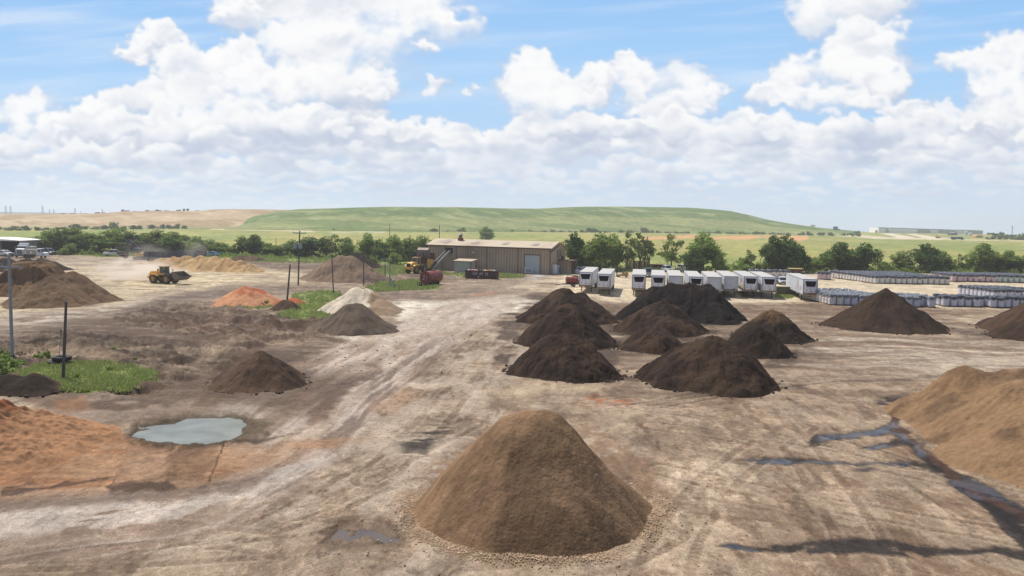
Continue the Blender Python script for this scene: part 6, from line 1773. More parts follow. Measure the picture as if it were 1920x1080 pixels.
# forklift and driver
p = G(1165, 520)
t = thing('forklift', 'tan forklift with dark masts standing right of the second trailer', 'forklift', (p.x + .2, p.y, 0), R(172))
FK = mat('forklift_tan', C(206, 168, 104), rough=.6, var=.1)
MB().prism([(-1.5, .35), (-1.55, 1.15), (-.9, 1.35), (-.3, 1.0), (.3, .75), (1.0, .75), (1.05, .35)], -.62, .62, 'y').build('body', FK, t, bevel=.05)
MB().box(-.35, 0, 1.0, .6, .5, .15).build('seat', BLACK, t)
b = MB()
for x, y in ((-.95, .5), (-.95, -.5), (.55, .5), (.55, -.5)): b.bar((x, y, .9), (x * .85, y, 2.3), .07)
b.build('guard_post', DARK, t); MB().box(-.2, 0, 2.28, 1.5, 1.1, .06).build('guard_roof', DARK, t)
b = MB()
for y in (-.4, .4): b.box(1.25, y, .1, .14, .12, 2.7).box(1.4, y, .1, .1, .1, 2.5)
for z in (.4, 1.4, 2.6): b.box(1.3, 0, z, .1, .8, .1)
b.build('mast', DARK, t)
for y in (-.3, .3): MB().box(2.05, y, .12, 1.2, .12, .06).build('fork', STEEL, t)
MB().cyl((-1.1, -.35, 1.45), (-1.1, .35, 1.45), .18, n=12).build('gas_bottle', WHITE, t, smooth=True)
for x, r_ in ((.85, .33), (-1.0, .27)):
    for s in (-.5, .5): wheel(t, x, s, r_, .2)
for m in (RUBBER,): pass
def person(label, loc, rz, seat=.95):
    bm = bmesh.new(); layer = bm.verts.layers.skin.verify()
    J = dict(pel=(0, 0, seat + .12), bel=(.02, 0, seat + .3), che=(.04, 0, seat + .52), nek=(.05, 0, seat + .68), hd=(.07, 0, seat + .8), top=(.07, 0, seat + .9))
    V = {k: bm.verts.new(c) for k, c in J.items()}
    rad = dict(pel=.15, bel=.14, che=.17, nek=.065, hd=.1, top=.085)
    for a, b_ in (('pel', 'bel'), ('bel', 'che'), ('che', 'nek'), ('nek', 'hd'), ('hd', 'top')): bm.edges.new((V[a], V[b_]))
    for s in (-1, 1):
        ch = [((.03, s * .2, seat + .6), .075), ((.16, s * .27, seat + .36), .055), ((.38, s * .16, seat + .34), .04), ((.46, s * .14, seat + .35), .04)]
        pr = V['che']
        for c, r_ in ch:
            v = bm.verts.new(c); v[layer].radius = (r_, r_); bm.edges.new((pr, v)); pr = v
        ch = [((.1, s * .1, seat + .1), .1), ((.5, s * .13, seat + .1), .075), ((.62, s * .13, seat - .28), .05), ((.75, s * .13, seat - .3), .045)]
        pr = V['pel']
        for c, r_ in ch:
            v = bm.verts.new(c); v[layer].radius = (r_, r_); bm.edges.new((pr, v)); pr = v
    for k, v in V.items(): v[layer].radius = (rad[k], rad[k])
    V['pel'][layer].use_root = True
    me = bpy.data.meshes.new('person'); bm.to_mesh(me); bm.free(); me.materials.append(mat('skin_and_jeans', C(86, 92, 110), rough=.8))
    o = bpy.data.objects.new('person', me); COL.objects.link(o); o.location = loc; o.rotation_euler = (0, 0, rz)
    o.modifiers.new('skin', 'SKIN'); s_ = o.modifiers.new('sub', 'SUBSURF'); s_.levels = s_.render_levels = 1
    tag(o, label, 'person')
    MB().box(.04, 0, seat + .22, .36, .46, .42, tx=.85, ty=.9).build('safety_vest', mat('vest', C(206, 226, 90), rough=.7), o, bevel=.06)
    MB().ball(.08, 0, seat + .87, .11, .1, .12, 12).build('face', mat('skin', C(196, 150, 124), rough=.6), o, smooth=True)
    MB().ball(.05, 0, seat + .93, .14, .13, .1, 12).build('hard_hat', mat('hat', C(226, 226, 216), rough=.4), o, smooth=True)
    return o
person('person in a yellow-green safety vest sitting at the controls of the tan forklift', (p.x + .55, p.y - .05, .05), R(172), .98)

# stacks of wooden crates behind the trailers
WD = mat('crate_wood', C(150, 116, 86), rough=.9, var=.3, vs=1.5)
WD2 = mat('crate_top', C(206, 176, 138), rough=.9, var=.2, vs=1.5)
for i, (pa_, pb_, top) in enumerate(((1173, 1189, 488), (1190, 1198, 489), (1199, 1208, 489), (1209, 1218, 490))):
    q0, q1 = G(pa_, 507 + i * .4), G(pb_, 507 + i * .4)
    w_ = (q1 - q0).length; h_ = Wp(pa_, top, q0.y).z
    t = thing('pallet_stack', 'tall stack of empty wooden pallets behind the third trailer, %s' % ('widest and leftmost', 'second from the left', 'third from the left', 'rightmost')[i], 'pallet stack', ((q0.x + q1.x) / 2, q0.y, 0), 0, 'stacks of wooden pallets')
    n_ = 18; b = MB(); b2 = MB()
    for k in range(n_):
        z = k * h_ / n_
        b.box(rng.uniform(-.04, .04), .7, z + h_ / n_ * .6, w_ * .97, 1.3, h_ / n_ * .3)
        for x in (-.42, 0, .42): b2.box(x * w_, .7, z, .1, 1.25, h_ / n_ * .6)
    b.build('boards', WD, t); b2.build('blocks', WD, t); MB().box(0, .7, h_, w_, 1.35, .05).build('top_deck', WD2, t)
p = G(1170, 506); o = MB().cyl((0, 0, 0), (0, 0, 1.0), .35, .35, 16).build('barrel', WHITE, None, smooth=True); o.location = p; tag(o, 'white upright barrel at the left foot of the wooden pallet stacks', 'barrel')
p = G(1232, 507); t = thing('utility_cart', 'dark box trailer with a pale open rim parked right of the pallet stacks', 'cart', (p.x, p.y, 0), 0)
MB().prism([(-1.7, .6), (1.7, .6), (1.9, 1.7), (-1.9, 1.7)], 0, 1.8, 'y').build('body', DARK, t); MB().box(0, .9, 1.7, 4.0, 2.0, .1).build('rim', WD2, t)
for x in (-1, 1): wheel(t, x, 0, .4, .25)

# far vehicles
def far_truck(label, px, base, col_, w_px, h_px, name='dump_truck', D=None, face=1, group=None):
    p = Wp(px, base, D) if D else G(px, base)
    L = w_px * p.y / F; h_ = h_px * p.y / F
    t = thing(name, label, 'truck', p, 0, group)
    m = mat('far_truck', col_, rough=.5)
    MB().prism([(-L * .5, h_ * .35), (-L * .5, h_ * .9), (L * .12, h_ * .95), (L * .12, h_ * .35)], -1.2, 1.2, 'y').build('body', m, t)
    MB().prism([(face * L * .16, h_ * .2), (face * L * .16, h_), (face * L * .36, h_), (face * L * .4, h_ * .55), (face * L * .5, h_ * .5), (face * L * .5, h_ * .2)], -1.1, 1.1, 'y').build('cab', m, t)
    MB().box(0, 0, h_ * .2, L * .95, 1.0, h_ * .15).build('chassis', DARK, t)
    for x in (-L * .35, -L * .2, L * .33):
        for s in (-1, 1): wheel(t, x, s, h_ * .16, .4)
    return t
far_truck('blue dump truck driving down the pale track on the shoulder of the green hill', 1569, 432, C(74, 116, 176), 13, 7.5, D=1230, face=-1)
far_truck('dark blue flatbed truck on the pale road below the long white warehouse', 1795, 449.6, C(66, 92, 140), 25, 5.6, face=1)
far_truck('white pickup on the crest where the green hill runs down to the right', 1524, 425, C(236, 238, 240), 8, 3.6, D=1236, face=1)
p = G(1786, 441); t = thing('skip_container', 'dark blue open container in front of the long white warehouse', 'container', p, 0); k = p.y / F
MB().prism([(-7 * k, 0), (7 * k, 0), (7.6 * k, 4 * k), (-7.6 * k, 4 * k)], -3, 3, 'y').build('body', mat('navy', C(56, 74, 112), rough=.6), t); MB().prism([(-5 * k, 4 * k), (3 * k, 5.6 * k), (6 * k, 4 * k)], -2.5, 2.5, 'y').build('load', mat('pale_load', C(214, 206, 196), rough=.9), t)
p = Wp(1857, 441, 1500); t = thing('skip_container', 'brown container standing left of the bushes at far right', 'container', p, 0); k = p.y / F
MB().box(0, 0, 0, 12 * k, 4, 4.5 * k).build('body', mat('brown_container', C(126, 92, 84), rough=.8), t); MB().box(0, -2.1, .3, .3, .1, 4 * k).build('door_bar', DARK, t)
p = G(1831, 445.5); t = thing('soil_hut', 'flat orange-brown spoil bank left of the far-right bushes', 'spoil bank', p, 0); k = p.y / F
MB().prism([(-7 * k, 0), (7 * k, 0), (6 * k, 4 * k), (2 * k, 5 * k), (-6 * k, 3.4 * k)], -6, 6, 'y').build('bank', mat('orange_bank', C(214, 164, 120), rough=1, var=.15, vs=.2), t)
p = G(1757, 446.5); t = thing('excavator', 'tiny orange excavator on the pale track below the warehouse', 'excavator', p, 0); k = p.y / F
MB().box(2 * k, 0, .8, 5 * k, 2.6, 1.8 * k).build('body', mat('orange_digger', C(230, 150, 90), rough=.6), t); MB().box(2 * k, 0, 0, 6 * k, 3, 1.0).build('track', DARK, t)
MB().bar((1 * k, 0, 2 * k), (-2 * k, 0, 5.5 * k), .9).bar((-2 * k, 0, 5.5 * k), (-4 * k, 0, 1 * k), .7).build('boom', bpy.data.materials['orange_digger'], t); MB().box(3.4 * k, 0, 2.6 * k, 2 * k, 2, 1.2 * k).build('cab', WHITE, t)
for i, (px, base, w_, h_, c_) in enumerate(((1811, 441, 5, 7, (232, 232, 228)), (1819, 441.5, 7, 5, (240, 238, 236)), (1643, 436.5, 4, 6, (214, 150, 120)))):
    p = G(px, base); k = p.y / F
    t = thing('storage_silo', ['narrow white silo in front of the right end of the warehouse', 'squat white tank in front of the right end of the warehouse', 'brown and white structure at the left end of the warehouse'][i], 'silo', p)
    MB().cyl((0, 0, 0), (0, 0, h_ * k * .85), w_ * k / 2, n=14).build('body', mat('silo', C(*c_), rough=.6), t, smooth=True)
    MB().cyl((0, 0, h_ * k * .85), (0, 0, h_ * k), w_ * k / 2, w_ * k * .1, n=14).build('cap', WHITE, t)
# things on the crest of the bare hill: litter, trucks, tarps
q = random.Random(12)
cw = [(210,401,10,2.4,(186,140,108),'low brown spoil mound'),(118,401.6,8,2.6,(130,110,100),'dark parked trailer'),(136,401.6,7,2.6,(120,100,92),'dark parked trailer'),(160,402.4,6,3.2,(90,86,84),'dark parked truck'),(183,400.5,9,3.4,(96,100,96),'dark green machine'),(194,400.4,7,3.0,(150,110,92),'brown container'),
      (230,396,4,4,(110,100,90),'dark digger'),(238,396,10,3,(214,206,196),'pale heap of litter'),(256,396.6,12,2.2,(222,214,204),'pale heap of litter'),(276,396.4,6,3.6,(196,150,130),'reddish truck'),(284,396.4,10,3,(226,222,220),'white litter heap'),(294,396.2,5,4,(70,90,120),'blue truck'),(300,396.2,6,3.4,(232,232,232),'white truck'),(312,396,10,2.8,(170,140,118),'brown litter heap'),
      (335,395.6,8,3.4,(92,116,160),'blue truck'),(345,395.2,4,4.6,(84,104,92),'dark machine'),(352,395,4,4.8,(78,92,88),'dark machine'),(371,396,9,3.2,(80,84,90),'dark tarpaulin heap'),(360,396.4,9,2,(224,220,214),'white litter heap'),(388,397,12,2,(210,196,182),'pale litter heap'),(422,397,10,2.6,(176,150,130),'brown litter heap'),(438,397,6,3.6,(110,100,96),'dark machine'),(448,397,8,2.4,(150,136,124),'grey litter heap'),(474,394.6,6,3.2,(70,84,110),'dark blue truck')]
nh = 0
for i, (px, v, w_, h_, c_, nm) in enumerate(cw):
    Yc = np.interp(px, [-600, 0, 300, 560], [600, 650, 735, 800]) + 262
    p = Wp(px, v + .6, Yc); k = Yc / F
    heap = 'heap' in nm or 'mound' in nm
    m = mat('crest_item', C(*c_), rough=.8, var=.25, vs=.5)
    t = thing('litter_heap' if heap else 'crest_vehicle', '%s on the bare hill crest, %s' % (nm, ('leftmost' if i == 0 else ORD[min(i, 19)] + (' from the left' if i < 20 else ' last from the left but more to the right' if False else ' from the left')) if i < 20 else '%s from the right end' % ORD[len(cw) - 1 - i]), 'heap' if heap else 'vehicle', p, 0, 'clutter along the bare hill crest')
    W_, H_ = w_ * k, h_ * k
    if heap:
        b = MB()
        for j in range(6): b.ball(q.uniform(-.35, .35) * W_, q.uniform(-1, 1), H_ * .2, W_ * q.uniform(.12, .25), 1.5, H_ * q.uniform(.4, .8), 8, .25, q)
        b.build('mass', m, t)
    else:
        MB().box(-W_ * .12, 0, H_ * .25, W_ * .7, 2.5, H_ * .6).build('body', m, t); MB().box(W_ * .33, 0, H_ * .2, W_ * .26, 2.3, H_ * .75, tx=.7).build('cab', m, t)
        for x in (-.3, .3): wheel(t, x * W_, 0, H_ * .18, 2.2)
# ------------------------------------------------------------------ poles
POLE = mat('weathered_pole', C(118, 112, 108), rough=.9, var=.15, vs=2)
POLEG = mat('grey_pole', C(186, 190, 194), rough=.7, var=.1)
def pole(px, base, tx_, top, r, label, group, arms=(), trans=False, m=POLE, lamp=None, Y=None, name='utility_pole', cat='pole'):
    p = G(px, base) if Y is None else Wp(px, base, Y)
    e = Wp(tx_, top, p.y)
    t = thing(name, label, cat, p, 0, group)
    d = Vector((e.x - p.x, 0, e.z - p.z))
    MB().cyl((0, 0, -.3), d, r, r * .75, 10).build('pole', m, t, smooth=True)
    for (v, l0, l1, tilt) in arms:
        z = Wp(px, v, p.y).z - p.z; x = d.x * z / max(d.z, .1)
        MB().bar((x + l0, -.12, z - tilt), (x + l1, -.12, z + tilt), .13, .16).build('crossarm', POLEG, t)
        b = MB()
        for k in (.05, .5, .95):
            xx = x + l0 + (l1 - l0) * k
            b.cyl((xx, -.12, z + .08), (xx, -.12, z + .34), .06, .04, 6)
        b.build('insulator', POLEG, t)
    if trans:
        z = Wp(px, 463, p.y).z
        for s in (-.55, .5):
            b = MB().cyl((s, -.1, z - .3), (s, -.1, z + .75), .32, n=14).cyl((s, -.1, z + .75), (s, -.1, z + 1.1), .06, n=6)
            b.build('transformer', mat('transformer_grey', C(186, 194, 198), rough=.5) if 'transformer_grey' not in bpy.data.materials else bpy.data.materials['transformer_grey'], t, smooth=True)
    if lamp:
        MB().box(d.x + .3, -.1, d.z, .9, .4, .25).build('lamp_head', POLEG, t)
    return t
YP = 'poles around the yard'
pole(23, 671, 17, 478, .17, 'tall grey pole with a long white crossarm at the left edge', YP, arms=[(500.5, -2.4, 1.15, -.03)], m=POLEG)
pole(118, 711, 124, 565, .14, 'bare wooden pole standing in the grass patch beside the tyres', YP)
pole(537, 577, 544, 496, .15, 'leaning bare pole beside the small orange clay pile', YP)
pole(559, 535, 562, 433, .16, 'utility pole with a crossarm and two grey transformer cans', YP, arms=[(437, -1.3, 1.3, 0)], trans=True)
pole(625.5, 552, 622, 478, .12, 'bare pole in front of the left part of the broad grey-brown pile', YP)
pole(682, 535.5, 681.5, 470, .12, 'bare pole in front of the right slope of the grey-brown pile', YP)
pole(731, 540, 730.5, 495, .15, 'short grey post with meter boxes on the green verge', YP, m=POLEG)
pole(722, 522, 722, 484, .1, 'thin pole standing in bushes left of the loader with the raised bucket', YP, arms=[(486, -1.0, 1.6, 0)])
pole(768, 500, 768.5, 441, .13, 'straight bare pole just left of the raised loader bucket', YP)
pole(730.5, 462, 730.5, 420, .17, 'tall utility pole with a long crossarm rising behind the tree belt', YP, arms=[(423.5, -2.4, 2.4, 0)])
pole(824, 470, 824, 422, .17, 'bare utility pole behind the left end of the tan building roof', YP)
pole(805.5, 468, 802.5, 441, .15, 'leaning bare pole left of the tan building roof', YP)
pole(669.5, 475, 669.5, 449, .12, 'thin pole in the tree belt behind the grey-brown pile', YP)
pole(717, 470, 717, 445, .1, 'thin short pole in the tree belt left of the tall crossarm pole', YP)
pole(376.5, 470, 376.5, 443, .12, 'thin pole in the trees behind the grey dump trailer', YP)
pole(517.5, 472, 517.5, 446, .14, 'thin pole in front of the field left of the transformer pole', YP)
pole(250, 470, 250, 431, .12, 'thin pole in the trees above the excavator', YP)
pole(112, 470, 112, 432, .12, 'thin pole in the trees right of the white-roofed shed', YP)
pole(1469.5, 470, 1469.5, 437, .2, 'pole in the green field behind the big dark tree', YP)
pole(1480, 505, 1479, 477, .08, 'thin mast with a pale flag-like top in front of the big dark tree', YP, lamp=True, m=POLEG, name='lamp_mast', cat='mast')
pole(1352, 509, 1352, 496, .1, 'short pale post between the seventh and eighth trailers', YP, m=POLEG)
pole(1898, 449, 1898, 423, .35, 'far utility pole with crossarms above the bushes at far right', YP, arms=[(424.5, -2.6, 2.6, 0), (428, -1.8, 1.8, 0)])
# lattice pylons on the left skyline
def pylon(px, base, top, Y, label):
    p = Wp(px, base, Y); e = Wp(px, top, Y); h = e.z - p.z
    t = thing('pylon', label, 'pylon', p, .3, 'power pylons on the left skyline')
    b = MB(); r0 = h * .09
    for sx in (-1, 1):
        for sy in (-1, 1): b.bar((sx * r0, sy * r0, 0), (sx * .4, sy * .4, h), .5)
    for k in range(6):
        z0, z1 = h * k / 6, h * (k + 1) / 6; a, c_ = r0 * (1 - k / 6) + .4, r0 * (1 - (k + 1) / 6) + .4
        b.bar((-a, -a, z0), (c_, -c_, z1), .35); b.bar((a, -a, z0), (-c_, -c_, z1), .35)
    b.build('tower', STEEL, t)
    a = MB()
    for z, w_ in ((.7, .13), (.82, .16), (.94, .1)): a.bar((-h * w_, 0, h * z), (h * w_, 0, h * z), .5)
    a.build('arm', STEEL, t)
for i, (px, b_, tp, Y) in enumerate(((11,402,386,2200),(20,402,386.5,2250),(80,402,385,2150),(93,402,393,2280),(101,402,393,2290),(141,402,390,2200),(152,401,396,2300),(192,400,392,2250))):
    pylon(px, b_, tp, Y, 'distant lattice power pylon, %s on the left skyline' % (['leftmost', 'second from the left', 'third from the left and tallest', 'fourth from the left', 'fifth from the left', 'sixth from the left', 'seventh from the left', 'rightmost'][i]))
# meters beside the short post
for i, (px, h_) in enumerate(((738, 1.6), (733.5, 1.9), (741, .9))):
    p = G(px, 540); t = thing('meter_post', 'small grey meter on a post beside the short grey pole, %s' % ('right one', 'left one', 'lowest and furthest right')[i], 'meter', p, 0, 'meters on the verge')
    MB().box(0, 0, -.1, .1, .1, h_).build('post', POLEG, t); MB().box(0, -.1, h_ - .5, .34, .16, .5).build('box', POLEG, t, bevel=.02)

# ------------------------------------------------------------------ tyres with an A-frame by the pole
p = G(113, 683)
def tyre(loc, r, wd, label, rot=(0, 0, 0)):
    n, k = 28, 10; vs, fs = [], []
    for i in range(n):
        a = 2 * pi * i / n
        for j in range(k):
            t = 2 * pi * j / k; rr_ = r * .74 + cos(t) * r * .26 * (1 + .03 * (i % 2))
            vs.append((cos(a) * rr_, sin(a) * rr_, sin(t) * wd / 2 * (1.15 if abs(sin(t)) < .8 else 1)))
    for i in range(n):
        for j in range(k): fs.append((i * k + j, ((i + 1) % n) * k + j, ((i + 1) % n) * k + (j + 1) % k, i * k + (j + 1) % k))
    o = MB().add(vs, fs).build('tyre', RUBBER2, None, smooth=True); o.location = loc; o.rotation_euler = rot
    tag(o, label, 'tyre', 'big tyres by the pole'); return o
RUBBER2 = mat('old_rubber', C(54, 54, 56), rough=.8, var=.15, vs=3)
tyre((p.x - .25, p.y, .15), .85, .38, 'big black tyre lying flat at the bottom of the pair beside the bare pole')
tyre((p.x + .1, p.y + .1, .55), .85, .42, 'big black tyre lying on top of the other beside the bare pole')
t = thing('a_frame', 'thin pale A-frame rising from the stacked tyres beside the bare pole', 'frame', (p.x + .1, p.y + .1, .5))
MB().bar((-.25, 0, 0), (.0, 0, 2.3), .05).bar((.3, .1, 0), (.03, 0, 2.3), .05).bar((-.13, 0, 1.1), (.17, .04, 1.1), .05).build('leg', mat('pale_wood', C(206, 190, 166), rough=.8), t)
MB().box(0, 0, 2.25, .12, .06, .5).build('head', STEEL, t)

# ------------------------------------------------------------------ pallets of bagged soil
def bagmesh(seed, w_=1.02, d=1.02, h=1.42, layers=8):
    q = random.Random(seed); b = MB(); n = 16
    b0 = []
    rings = []
    for k in range(layers):
        z0 = .14 + (h - .14) * k / layers; dz = (h - .14) / layers
        jx, jy = q.uniform(-.02, .02), q.uniform(-.02, .02)
        for f, g_ in ((.06, .955), (.3, 1.0), (.75, 1.0), (.96, .955)):
            rings.append((z0 + dz * f, g_, jx, jy))
    vs = []
    for z, g_, jx, jy in rings:
        for i in range(n):
            t = 2 * pi * (i + .5) / n; c, s = cos(t), sin(t); kx = (abs(c) ** 5 + abs(s) ** 5) ** (-1 / 5.)
            vs.append((c * kx * w_ / 2 * g_ + jx, s * kx * d / 2 * g_ + jy, z))
    m = len(rings)
    fs = [(j * n + i, j * n + (i + 1) % n, (j + 1) * n + (i + 1) % n, (j + 1) * n + i) for j in range(m - 1) for i in range(n)]
    fs.append(tuple(range((m - 1) * n, m * n)))
    b.add(vs, fs)
    return b
def covermesh(seed, w_=1.1, d=1.1, h=1.42):
    q = random.Random(seed); b = MB(); n = 16; vs = []
    for (z, g_) in ((h - .3, 1.0), (h - .1, 1.01), (h + .08, .93), (h + .15, .6), (h + .17, .25)):
        for i in range(n):
            t = 2 * pi * (i + .5) / n; c, s = cos(t), sin(t); kx = (abs(c) ** 4 + abs(s) ** 4) ** (-.25)
            vs.append((c * kx * w_ / 2 * g_, s * kx * d / 2 * g_, z + q.uniform(-.05, .05) + (.1 * math.sin(i * 1.6) if z < h - .2 else 0)))
    fs = [(j * n + i, j * n + (i + 1) % n, (j + 1) * n + (i + 1) % n, (j + 1) * n + i) for j in range(4) for i in range(n)] + [tuple(range(4 * n, 5 * n))]
    return b.add(vs, fs)
BAGM = {'grey': mat('bags_grey', CW(206, 206, 218), rough=.35, spec=.5, var=.12, vs=2.5), 'cream': mat('bags_cream', CW(224, 218, 212), rough=.4, spec=.5, var=.1, vs=2.5),
        'pink': mat('bags_pink', CW(222, 194, 196), rough=.4, spec=.5, var=.1, vs=2.5), 'green': mat('bags_green', CW(204, 214, 206), rough=.4, spec=.5, var=.1, vs=2.5)}
COVM = mat('cover_plastic', C(92, 94, 100), rough=.35, spec=.45, var=.5, vs=3)
COVS = mat('cover_light', C(140, 142, 146), rough=.3, spec=.5, var=.45, vs=3)
BASE = MB()
for y in (-.45, 0, .45): BASE.box(0, y, 0, 1.06, .1, .12)
PM = {}
def pallet(x, y, rz, tone, label, group, vr, light=False):
    t = thing('bagged_pallet', label, 'pallet', (x, y, 0), rz, group)
    for part in ('bag_stack', 'top_cover', 'wooden_pallet'):
        key = (part, vr if part != 'wooden_pallet' else 0, tone if part == 'bag_stack' else light)
        if key not in PM:
            if part == 'bag_stack': b = bagmesh(vr).build(part, BAGM[tone], t, smooth=True)
            elif part == 'top_cover': b = covermesh(vr).build(part, COVS if light else COVM, t, smooth=True)
            else:
                b = MB(); b.v, b.f = BASE.v, BASE.f; b = b.build(part, WD, t)
            PM[key] = b.data
        else:
            o = bpy.data.objects.new(part, PM[key]); COL.objects.link(o); o.parent = t
    t.scale = (1.14, 1.14, rng.uniform(1.12, 1.3))
    return t
mass = []
def block(px0, base0, px1, base1, ncol, nrow, tones, where, group, n_ind, step_row=1.35, ang_=None, skip=(), light=False, rows_off=0, vis=None, lean=None):
    a, b_ = G(px0, base0), G(px1, base1)
    ax = (b_ - a); Lx = ax.length; ux = ax.normalized(); uy = Vector((-ux.y, ux.x, 0))
    if lean: uy = (uy + ux * lean).normalized()
    st_ = Lx / ncol
    for r in range(nrow):
        for c_ in range(ncol):
            if (r, c_) in skip: continue
            q = a + ux * (st_ * (c_ + .5)) + uy * (.6 + r * step_row) + Vector((rng.uniform(-.05, .05), rng.uniform(-.09, .09), 0))
            if c_ // 2 % 3 == 1 and r == 0: q = q + uy * .25
            u_, v_ = proj(np.array([q.x]), np.array([q.y]), np.array([1.4]))
            if u_[0] > 1945: continue
            # wholly behind a pile: leave out
            if vis and not vis(float(u_[0]), float(v_[0])): continue
            tone = tones(c_, r) if callable(tones) else tones
            rz = math.atan2(ux.y, ux.x)
            if r < n_ind:
                cn = ORD[c_] + ' from the left' if c_ < 20 else 'near the right end'
                rn = ['front row', 'second row', 'third row', 'fourth row', 'fifth row', 'sixth row', 'seventh row', 'eighth row', 'ninth row', 'tenth row', 'eleventh row'][r]
                pallet(q.x, q.y, rz, tone, 'pallet of %s bags, %s, %s, %s' % (tone, cn, rn, where.replace('the ', '', 1)), group, rng.randrange(4), light)
            else: mass.append((q.x, q.y, rz, tone, light))
hid = lambda u, v: not (abs(u - 1663) < (v - 541) * 1.12 + (-6 if v > 548 else 0))
block(1555, 572.5, 1757, 577.5, 14, 11, lambda c, r: 'cream' if r > 2 or c < 2 else 'grey', 'the left front block', 'pallets in the left front block', 8, light=True, vis=hid, skip=[(r, c) for r in range(5, 11) for c in range(7, 14)] + [(0, 12)], lean=-.1)
block(1768, 575, 1945, 579, 12, 3, 'grey', 'the right front block', 'pallets in the right front block', 3, skip=[(0, 5)], lean=-.1)
block(1862, 561, 1960, 563, 7, 9, 'grey', 'the second right block', 'pallets in the second right block', 5, step_row=1.35, lean=-.1)
block(1640, 532, 1783, 534, 14, 16, 'cream', 'the long rear block', 'pallets in the long rear block', 4, step_row=1.35, lean=-.1)
block(1784, 528, 1945, 531, 15, 9, lambda c, r: 'pink' if c < 8 else 'green', 'the pink and green rear block', 'pallets in the pink and green block', 2, step_row=1.3)
block(1405, 519, 1486, 521, 7, 3, 'cream', 'the block behind the tenth trailer', 'pallets behind the trailers', 1, step_row=1.35)
block(1284, 510, 1320, 510.5, 4, 2, 'grey', 'the small block behind the sixth trailer', 'pallets behind the sixth trailer', 1)
block(1532, 524, 1556, 525, 3, 3, 'pink', 'pink block by the last trailer', 'pink pallets by the last trailer', 3, step_row=1.4)
p = G(1566, 519); pallet(p.x, p.y, 0, 'pink', 'single pallet of pink bags standing alone right of the last trailer', 'pink pallets by the last trailer', 1)
block(1076, 514, 1094, 515, 2, 2, 'grey', 'the stack by the lean-to', 'pallets by the lean-to', 2)
if mass:
    vs, fs, mi = [], [], []
    tones = list(BAGM)
    for (x, y, rz, tone, light) in mass:
        vr = rng.randrange(4)
        for part, mesh_ in (('b', bagmesh(vr)), ('c', covermesh(vr))):
            b0 = len(vs); c, s = cos(rz) * 1.14, sin(rz) * 1.14
            vs += [(x + v[0] * c - v[1] * s, y + v[0] * s + v[1] * c, v[2] * 1.2) for v in mesh_.v]
            fs += [tuple(b0 + i for i in f) for f in mesh_.f]; mi += [tones.index(tone) if part == 'b' else 4] * len(mesh_.f)
    me = bpy.data.meshes.new('rear_bagged_pallets'); me.from_pydata(vs, [], fs)
    for tn in tones: me.materials.append(BAGM[tn])
    me.materials.append(COVM)
    me.polygons.foreach_set('material_index', mi)
    o = bpy.data.objects.new('rear_bagged_pallets', me); COL.objects.link(o); tag(o, 'tightly packed rear rows of wrapped pallets whose covers show behind the front rows', 'pallets', None, 'stuff')
# two long white wrapped bales
for i, px in enumerate((1591, 1602)):
    p = G(px + 6, 524.5 - i * .5)
    t = thing('wrapped_bale', 'long %s white wrapped row standing on the pale yard by the trees' % ('left-hand' if i == 0 else 'right-hand'), 'bale', (p.x, p.y, 0), R(6), 'white wrapped rows')
    b = MB(); bb2 = MB()
    for k in range(9):
        b.box(0, .7 + k * 1.3, .15, 1.25, 1.22, 1.35, tx=.9, ty=.9)
        bb2.box(0, .7 + k * 1.3, 0, 1.0, 1.1, .14)
    b.build('wrapped_bags', WHITE, t, bevel=.08); bb2.build('base', WD, t)
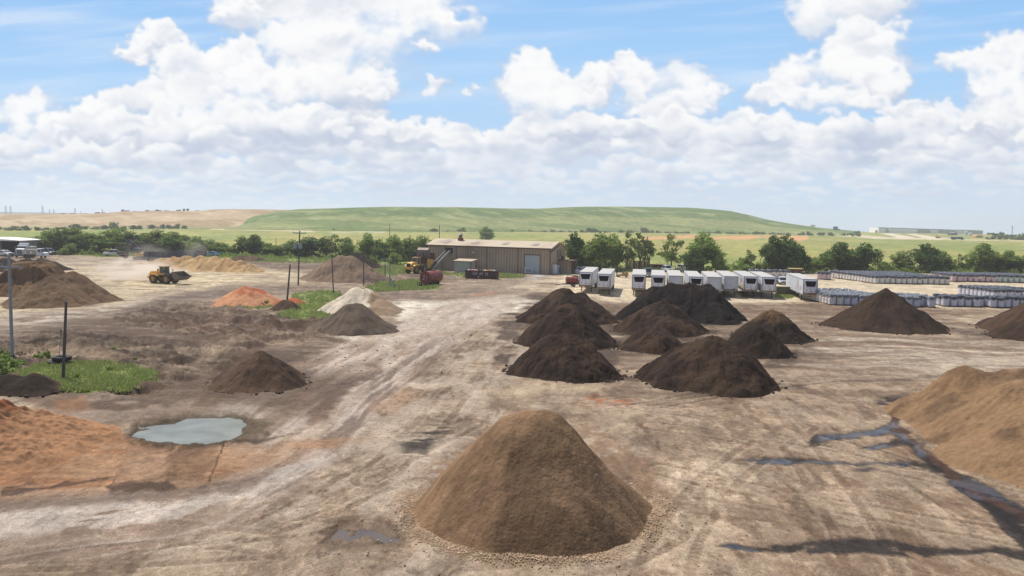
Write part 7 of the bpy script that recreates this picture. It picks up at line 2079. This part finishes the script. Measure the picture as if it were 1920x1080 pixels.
# dark brush pile
# ------------------------------------------------------------------ dust
def dust(name, c, r, dens, label):
    me = bpy.data.meshes.new(name); bm = bmesh.new(); bmesh.ops.create_icosphere(bm, subdivisions=3, radius=1); bm.to_mesh(me); bm.free()
    o = bpy.data.objects.new(name, me); COL.objects.link(o); o.location = c; o.scale = r
    m = bpy.data.materials.new(name); m.use_nodes = True; n, l = m.node_tree.nodes, m.node_tree.links
    n.remove(n['Principled BSDF'])
    v = n.new('ShaderNodeVolumePrincipled'); v.inputs['Color'].default_value = (.97, .9, .8, 1); v.inputs['Anisotropy'].default_value = .2
    tc = n.new('ShaderNodeTexCoord'); ln = n.new('ShaderNodeVectorMath'); ln.operation = 'LENGTH'; l.new(tc.outputs['Object'], ln.inputs[0])
    mr = n.new('ShaderNodeMapRange'); mr.inputs[1].default_value = 1; mr.inputs[2].default_value = .2; mr.inputs[3].default_value = 0; mr.inputs[4].default_value = 1; l.new(ln.outputs['Value'], mr.inputs[0])
    nz = n.new('ShaderNodeTexNoise'); nz.inputs['Scale'].default_value = 2.2; nz.inputs['Detail'].default_value = 4; l.new(tc.outputs['Object'], nz.inputs['Vector'])
    m2 = n.new('ShaderNodeMapRange'); m2.inputs[1].default_value = .42; m2.inputs[2].default_value = .65; m2.inputs[4].default_value = dens; l.new(nz.outputs['Fac'], m2.inputs[0])
    mu = n.new('ShaderNodeMath'); mu.operation = 'MULTIPLY'; l.new(mr.outputs[0], mu.inputs[0]); l.new(m2.outputs[0], mu.inputs[1])
    l.new(mu.outputs[0], v.inputs['Density']); l.new(v.outputs[0], n['Material Output'].inputs['Volume'])
    m.cycles.volume_step_rate = 2.0
    me.materials.append(m); tag(o, label, 'dust', None, 'stuff')
p = G(256, 527); dust('dust_cloud', (p.x, p.y + 2, 1.2), (11, 6, 4.0), .85, 'pale dust cloud trailing behind the moving wheel loader')
p = G(272, 488); dust('dust_cloud', (p.x + 1, p.y - 3, 2.6), (9, 5, 4.2), .07, 'thin dust hanging round the excavator')
p = G(375, 488); dust('dust_cloud', (p.x, p.y - 4, 3.2), (5, 4, 4.4), .1, 'faint dust above the dark grey trailer')

# ------------------------------------------------------------------ air
def haze():
    me = bpy.data.meshes.new('haze')
    x0, x1, y0, y1, z0, z1 = -6900, 6900, -60, 2900, -26, 46
    me.from_pydata([(x, y, z) for z in (z0, z1) for x, y in ((x0, y0), (x1, y0), (x1, y1), (x0, y1))], [], [(3, 2, 1, 0), (4, 5, 6, 7), (0, 1, 5, 4), (1, 2, 6, 5), (2, 3, 7, 6), (3, 0, 4, 7)])
    o = bpy.data.objects.new('haze', me); COL.objects.link(o)
    m = bpy.data.materials.new('haze'); m.use_nodes = True; n, l = m.node_tree.nodes, m.node_tree.links
    n.remove(n['Principled BSDF'])
    v = n.new('ShaderNodeVolumePrincipled'); v.inputs['Color'].default_value = (.93, .96, 1, 1); v.inputs['Density'].default_value = HAZE_DENS; v.inputs['Anisotropy'].default_value = .35
    l.new(v.outputs[0], n['Material Output'].inputs['Volume'])
    me.materials.append(m); tag(o, kind='stuff')
HAZE_DENS = .00021
haze()
